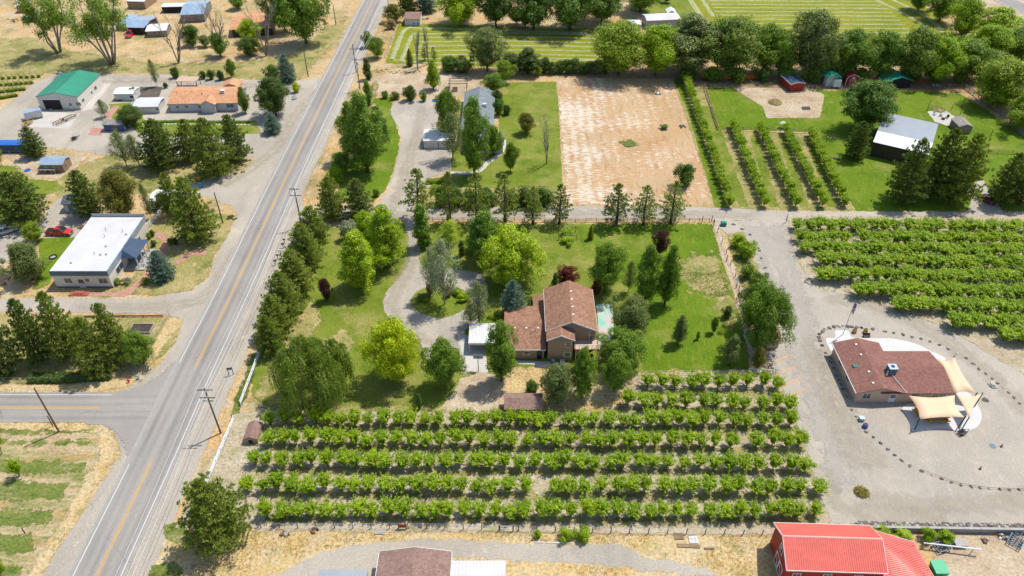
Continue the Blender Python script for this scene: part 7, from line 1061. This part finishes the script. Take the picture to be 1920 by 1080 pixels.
for lb, px, py in (('blue box on a post beside the tall maple', 712, 478), ('blue bird box by the carport trees', 895, 580)):
    o = thing('hanging_box', lb, 'box', (*P(px, py), 0)); MB().tube([(0, 0, 0), (0, 0, 2.2)], .04, 6).build('post', M['darkwood'], o); MB().hull([(-.3, -.25, 1.6), (.3, -.25, 1.6), (.3, .25, 1.6), (-.3, .25, 1.6)], [(-.3, -.3, 2.4), (.3, -.3, 2.4), (.2, .2, 2.6), (-.2, .2, 2.6)]).build('box', M['blue'], o)
# brick walks before the white-roofed building
for lb, pts, w in (('curved red brick walk along the porch of the white-roofed building', [(292, 437), (310, 450), (306, 470), (288, 495), (276, 515), (250, 540), (238, 552)], 1.6), ('red brick walk from the blue spruce to the road', [(330, 495), (342, 486), (355, 477), (370, 474), (388, 475)], 1.5)):
    o = strip('brick_walk', smooth_line([P(*q) for q in pts], 6), w, M['brick'], .07); at = o.data.attributes.new('sd', 'FLOAT', 'POINT'); at.data.foreach_set('value', [9.]*len(o.data.vertices)); tag(o, lb, 'path', None, 'structure')
o = strip('house_walk', smooth_line([P(*q) for q in [(843, 324), (880, 325), (900, 320), (915, 305), (940, 285), (945, 262)]], 6), 1.3, M['concrete'], .065); at = o.data.attributes.new('sd', 'FLOAT', 'POINT'); at.data.foreach_set('value', [9.]*len(o.data.vertices)); tag(o, 'pale concrete walk curving round the grey-roofed house', 'path', None, 'structure')
sheet('brick_terrace', 'red brick terrace below the white-roofed building', 'terrace', [(130, 549), (212, 550), (245, 540), (252, 545), (235, 556), (130, 555)], M['brick'], 7, .1)
for i, (x, y, w, m) in enumerate([(222, 533, 16, 'green'), (240, 531, 18, 'silver'), (273, 532, 16, 'hedge'), (289, 462, 12, 'yew'), (281, 448, 10, 'green'), (287, 443, 10, 'yew'), (321, 458, 12, 'green'), (330, 458, 12, 'yew')]): T('shrub', x, y, y-12, w, ['green shrub in the flower bed at the store corner', 'lavender-grey shrub in the flower bed at the store corner', 'golden shrub below the blue spruce', 'round shrub inside the brick walk bend', 'green shrub beside the porch awning', 'upper shrub at the picket fence end', 'left low shrub under the verge pine', 'right low shrub under the verge pine'][i], m)
for i, (x, y, t, w, lb) in enumerate([(38, 893, 862, 26, 'young peach tree alone in the fallow field'), (4, 850, 815, 24, 'young peach tree at the left edge of the fallow field'), (2, 1070, 1010, 26, 'leafy sapling at the bottom left edge')]): T('peach' if i < 2 else 'shrub', x, y, t, w, lb, 'peach', 'peach_tree' if i < 2 else 'shrub')
tag(put_tree('shrub', *P(226, 187), .5, 1.6, 'flower_bed', 'orange and yellow flowers before the white garden shed', 'flowers', 'tan'), None)
# ------------------------------------------------------------------ uncountable ground cover: tufts of grass and weeds
G = SHEETS
def tufts(name, label, polys, n, mat, L, W, up=1.2):
    cc = Cards(n); tot = []
    areas = [abs(sum(a[0]*b[1]-b[0]*a[1] for a, b in zip(w, w[1:]+w[:1])))/2 for w in polys]; S_ = sum(areas)
    for w, ar in zip(polys, areas):
        a = np.array(w); k = int(n*ar/S_*2.2)+4; p = cc.r.uniform(a.min(0), a.max(0), (k*2, 2)); s = sdist(w, p[:, 0], p[:, 1]); f = np.sin(p[:, 0]*.35+3*np.sin(p[:, 1]*.13))+np.sin(p[:, 1]*.5+2*np.sin(p[:, 0]*.17)); p = p[(s > .1) & (f > -.3)][:k]; tot.append(p)
    p = np.concatenate(tot); p = p[(sdist(G['farm_track'], p[:, 0], p[:, 1]) < -.3) & (sdist(SHEETS['right_shoulder'], p[:, 0], p[:, 1]) < .2)]; p = np.repeat(p, 4, 0)+cc.r.normal(size=(len(p)*4, 2))*L*.3; c = np.concatenate([p, np.full((len(p), 1), .02)], 1); d = cc.r.normal(size=c.shape)*.6+np.array([0, 0, up]); cc.blades(c, d, L, W); o = add(name, cc.me(name, LM[mat])); tag(o, label, 'grass', None, 'stuff')
G = SHEETS
tufts('dry_grass_tufts', 'tufts of dry golden grass on the verges', [G[k] for k in ('field_verge', 'corner_verge', 'bottom_gold', 'back_yard', 'field_verge_strip', 'road_verge')], 7000, 'straw', .28, .035); tufts('weed_tufts', 'low green weeds on verges and fallow ground', [G[k] for k in ('weed_band', 'lower_verge_weeds', 'verge_weeds', 'road_side_green', 'bottom_green', 'weedy_patch', 'bush_bed', 'weed_strip')], 4000, 'weed', .2, .04); tufts('orchard_weeds', 'sparse weeds on the orchard floors', [G['orchard_soil'], G['right_orchard_soil'], G['row_orchard_floor']], 4500, 'weed', .2, .035); tufts('lawn_tufts', 'uneven grass blades over the lawns', [G[k] for k in ('property_lawn', 'east_lawn', 'house_lawn', 'driveway_lawn', 'grass_field', 'dry_lawn', 'store_verge', 'corner_lot')], 9000, 'hedge', .13, .03)
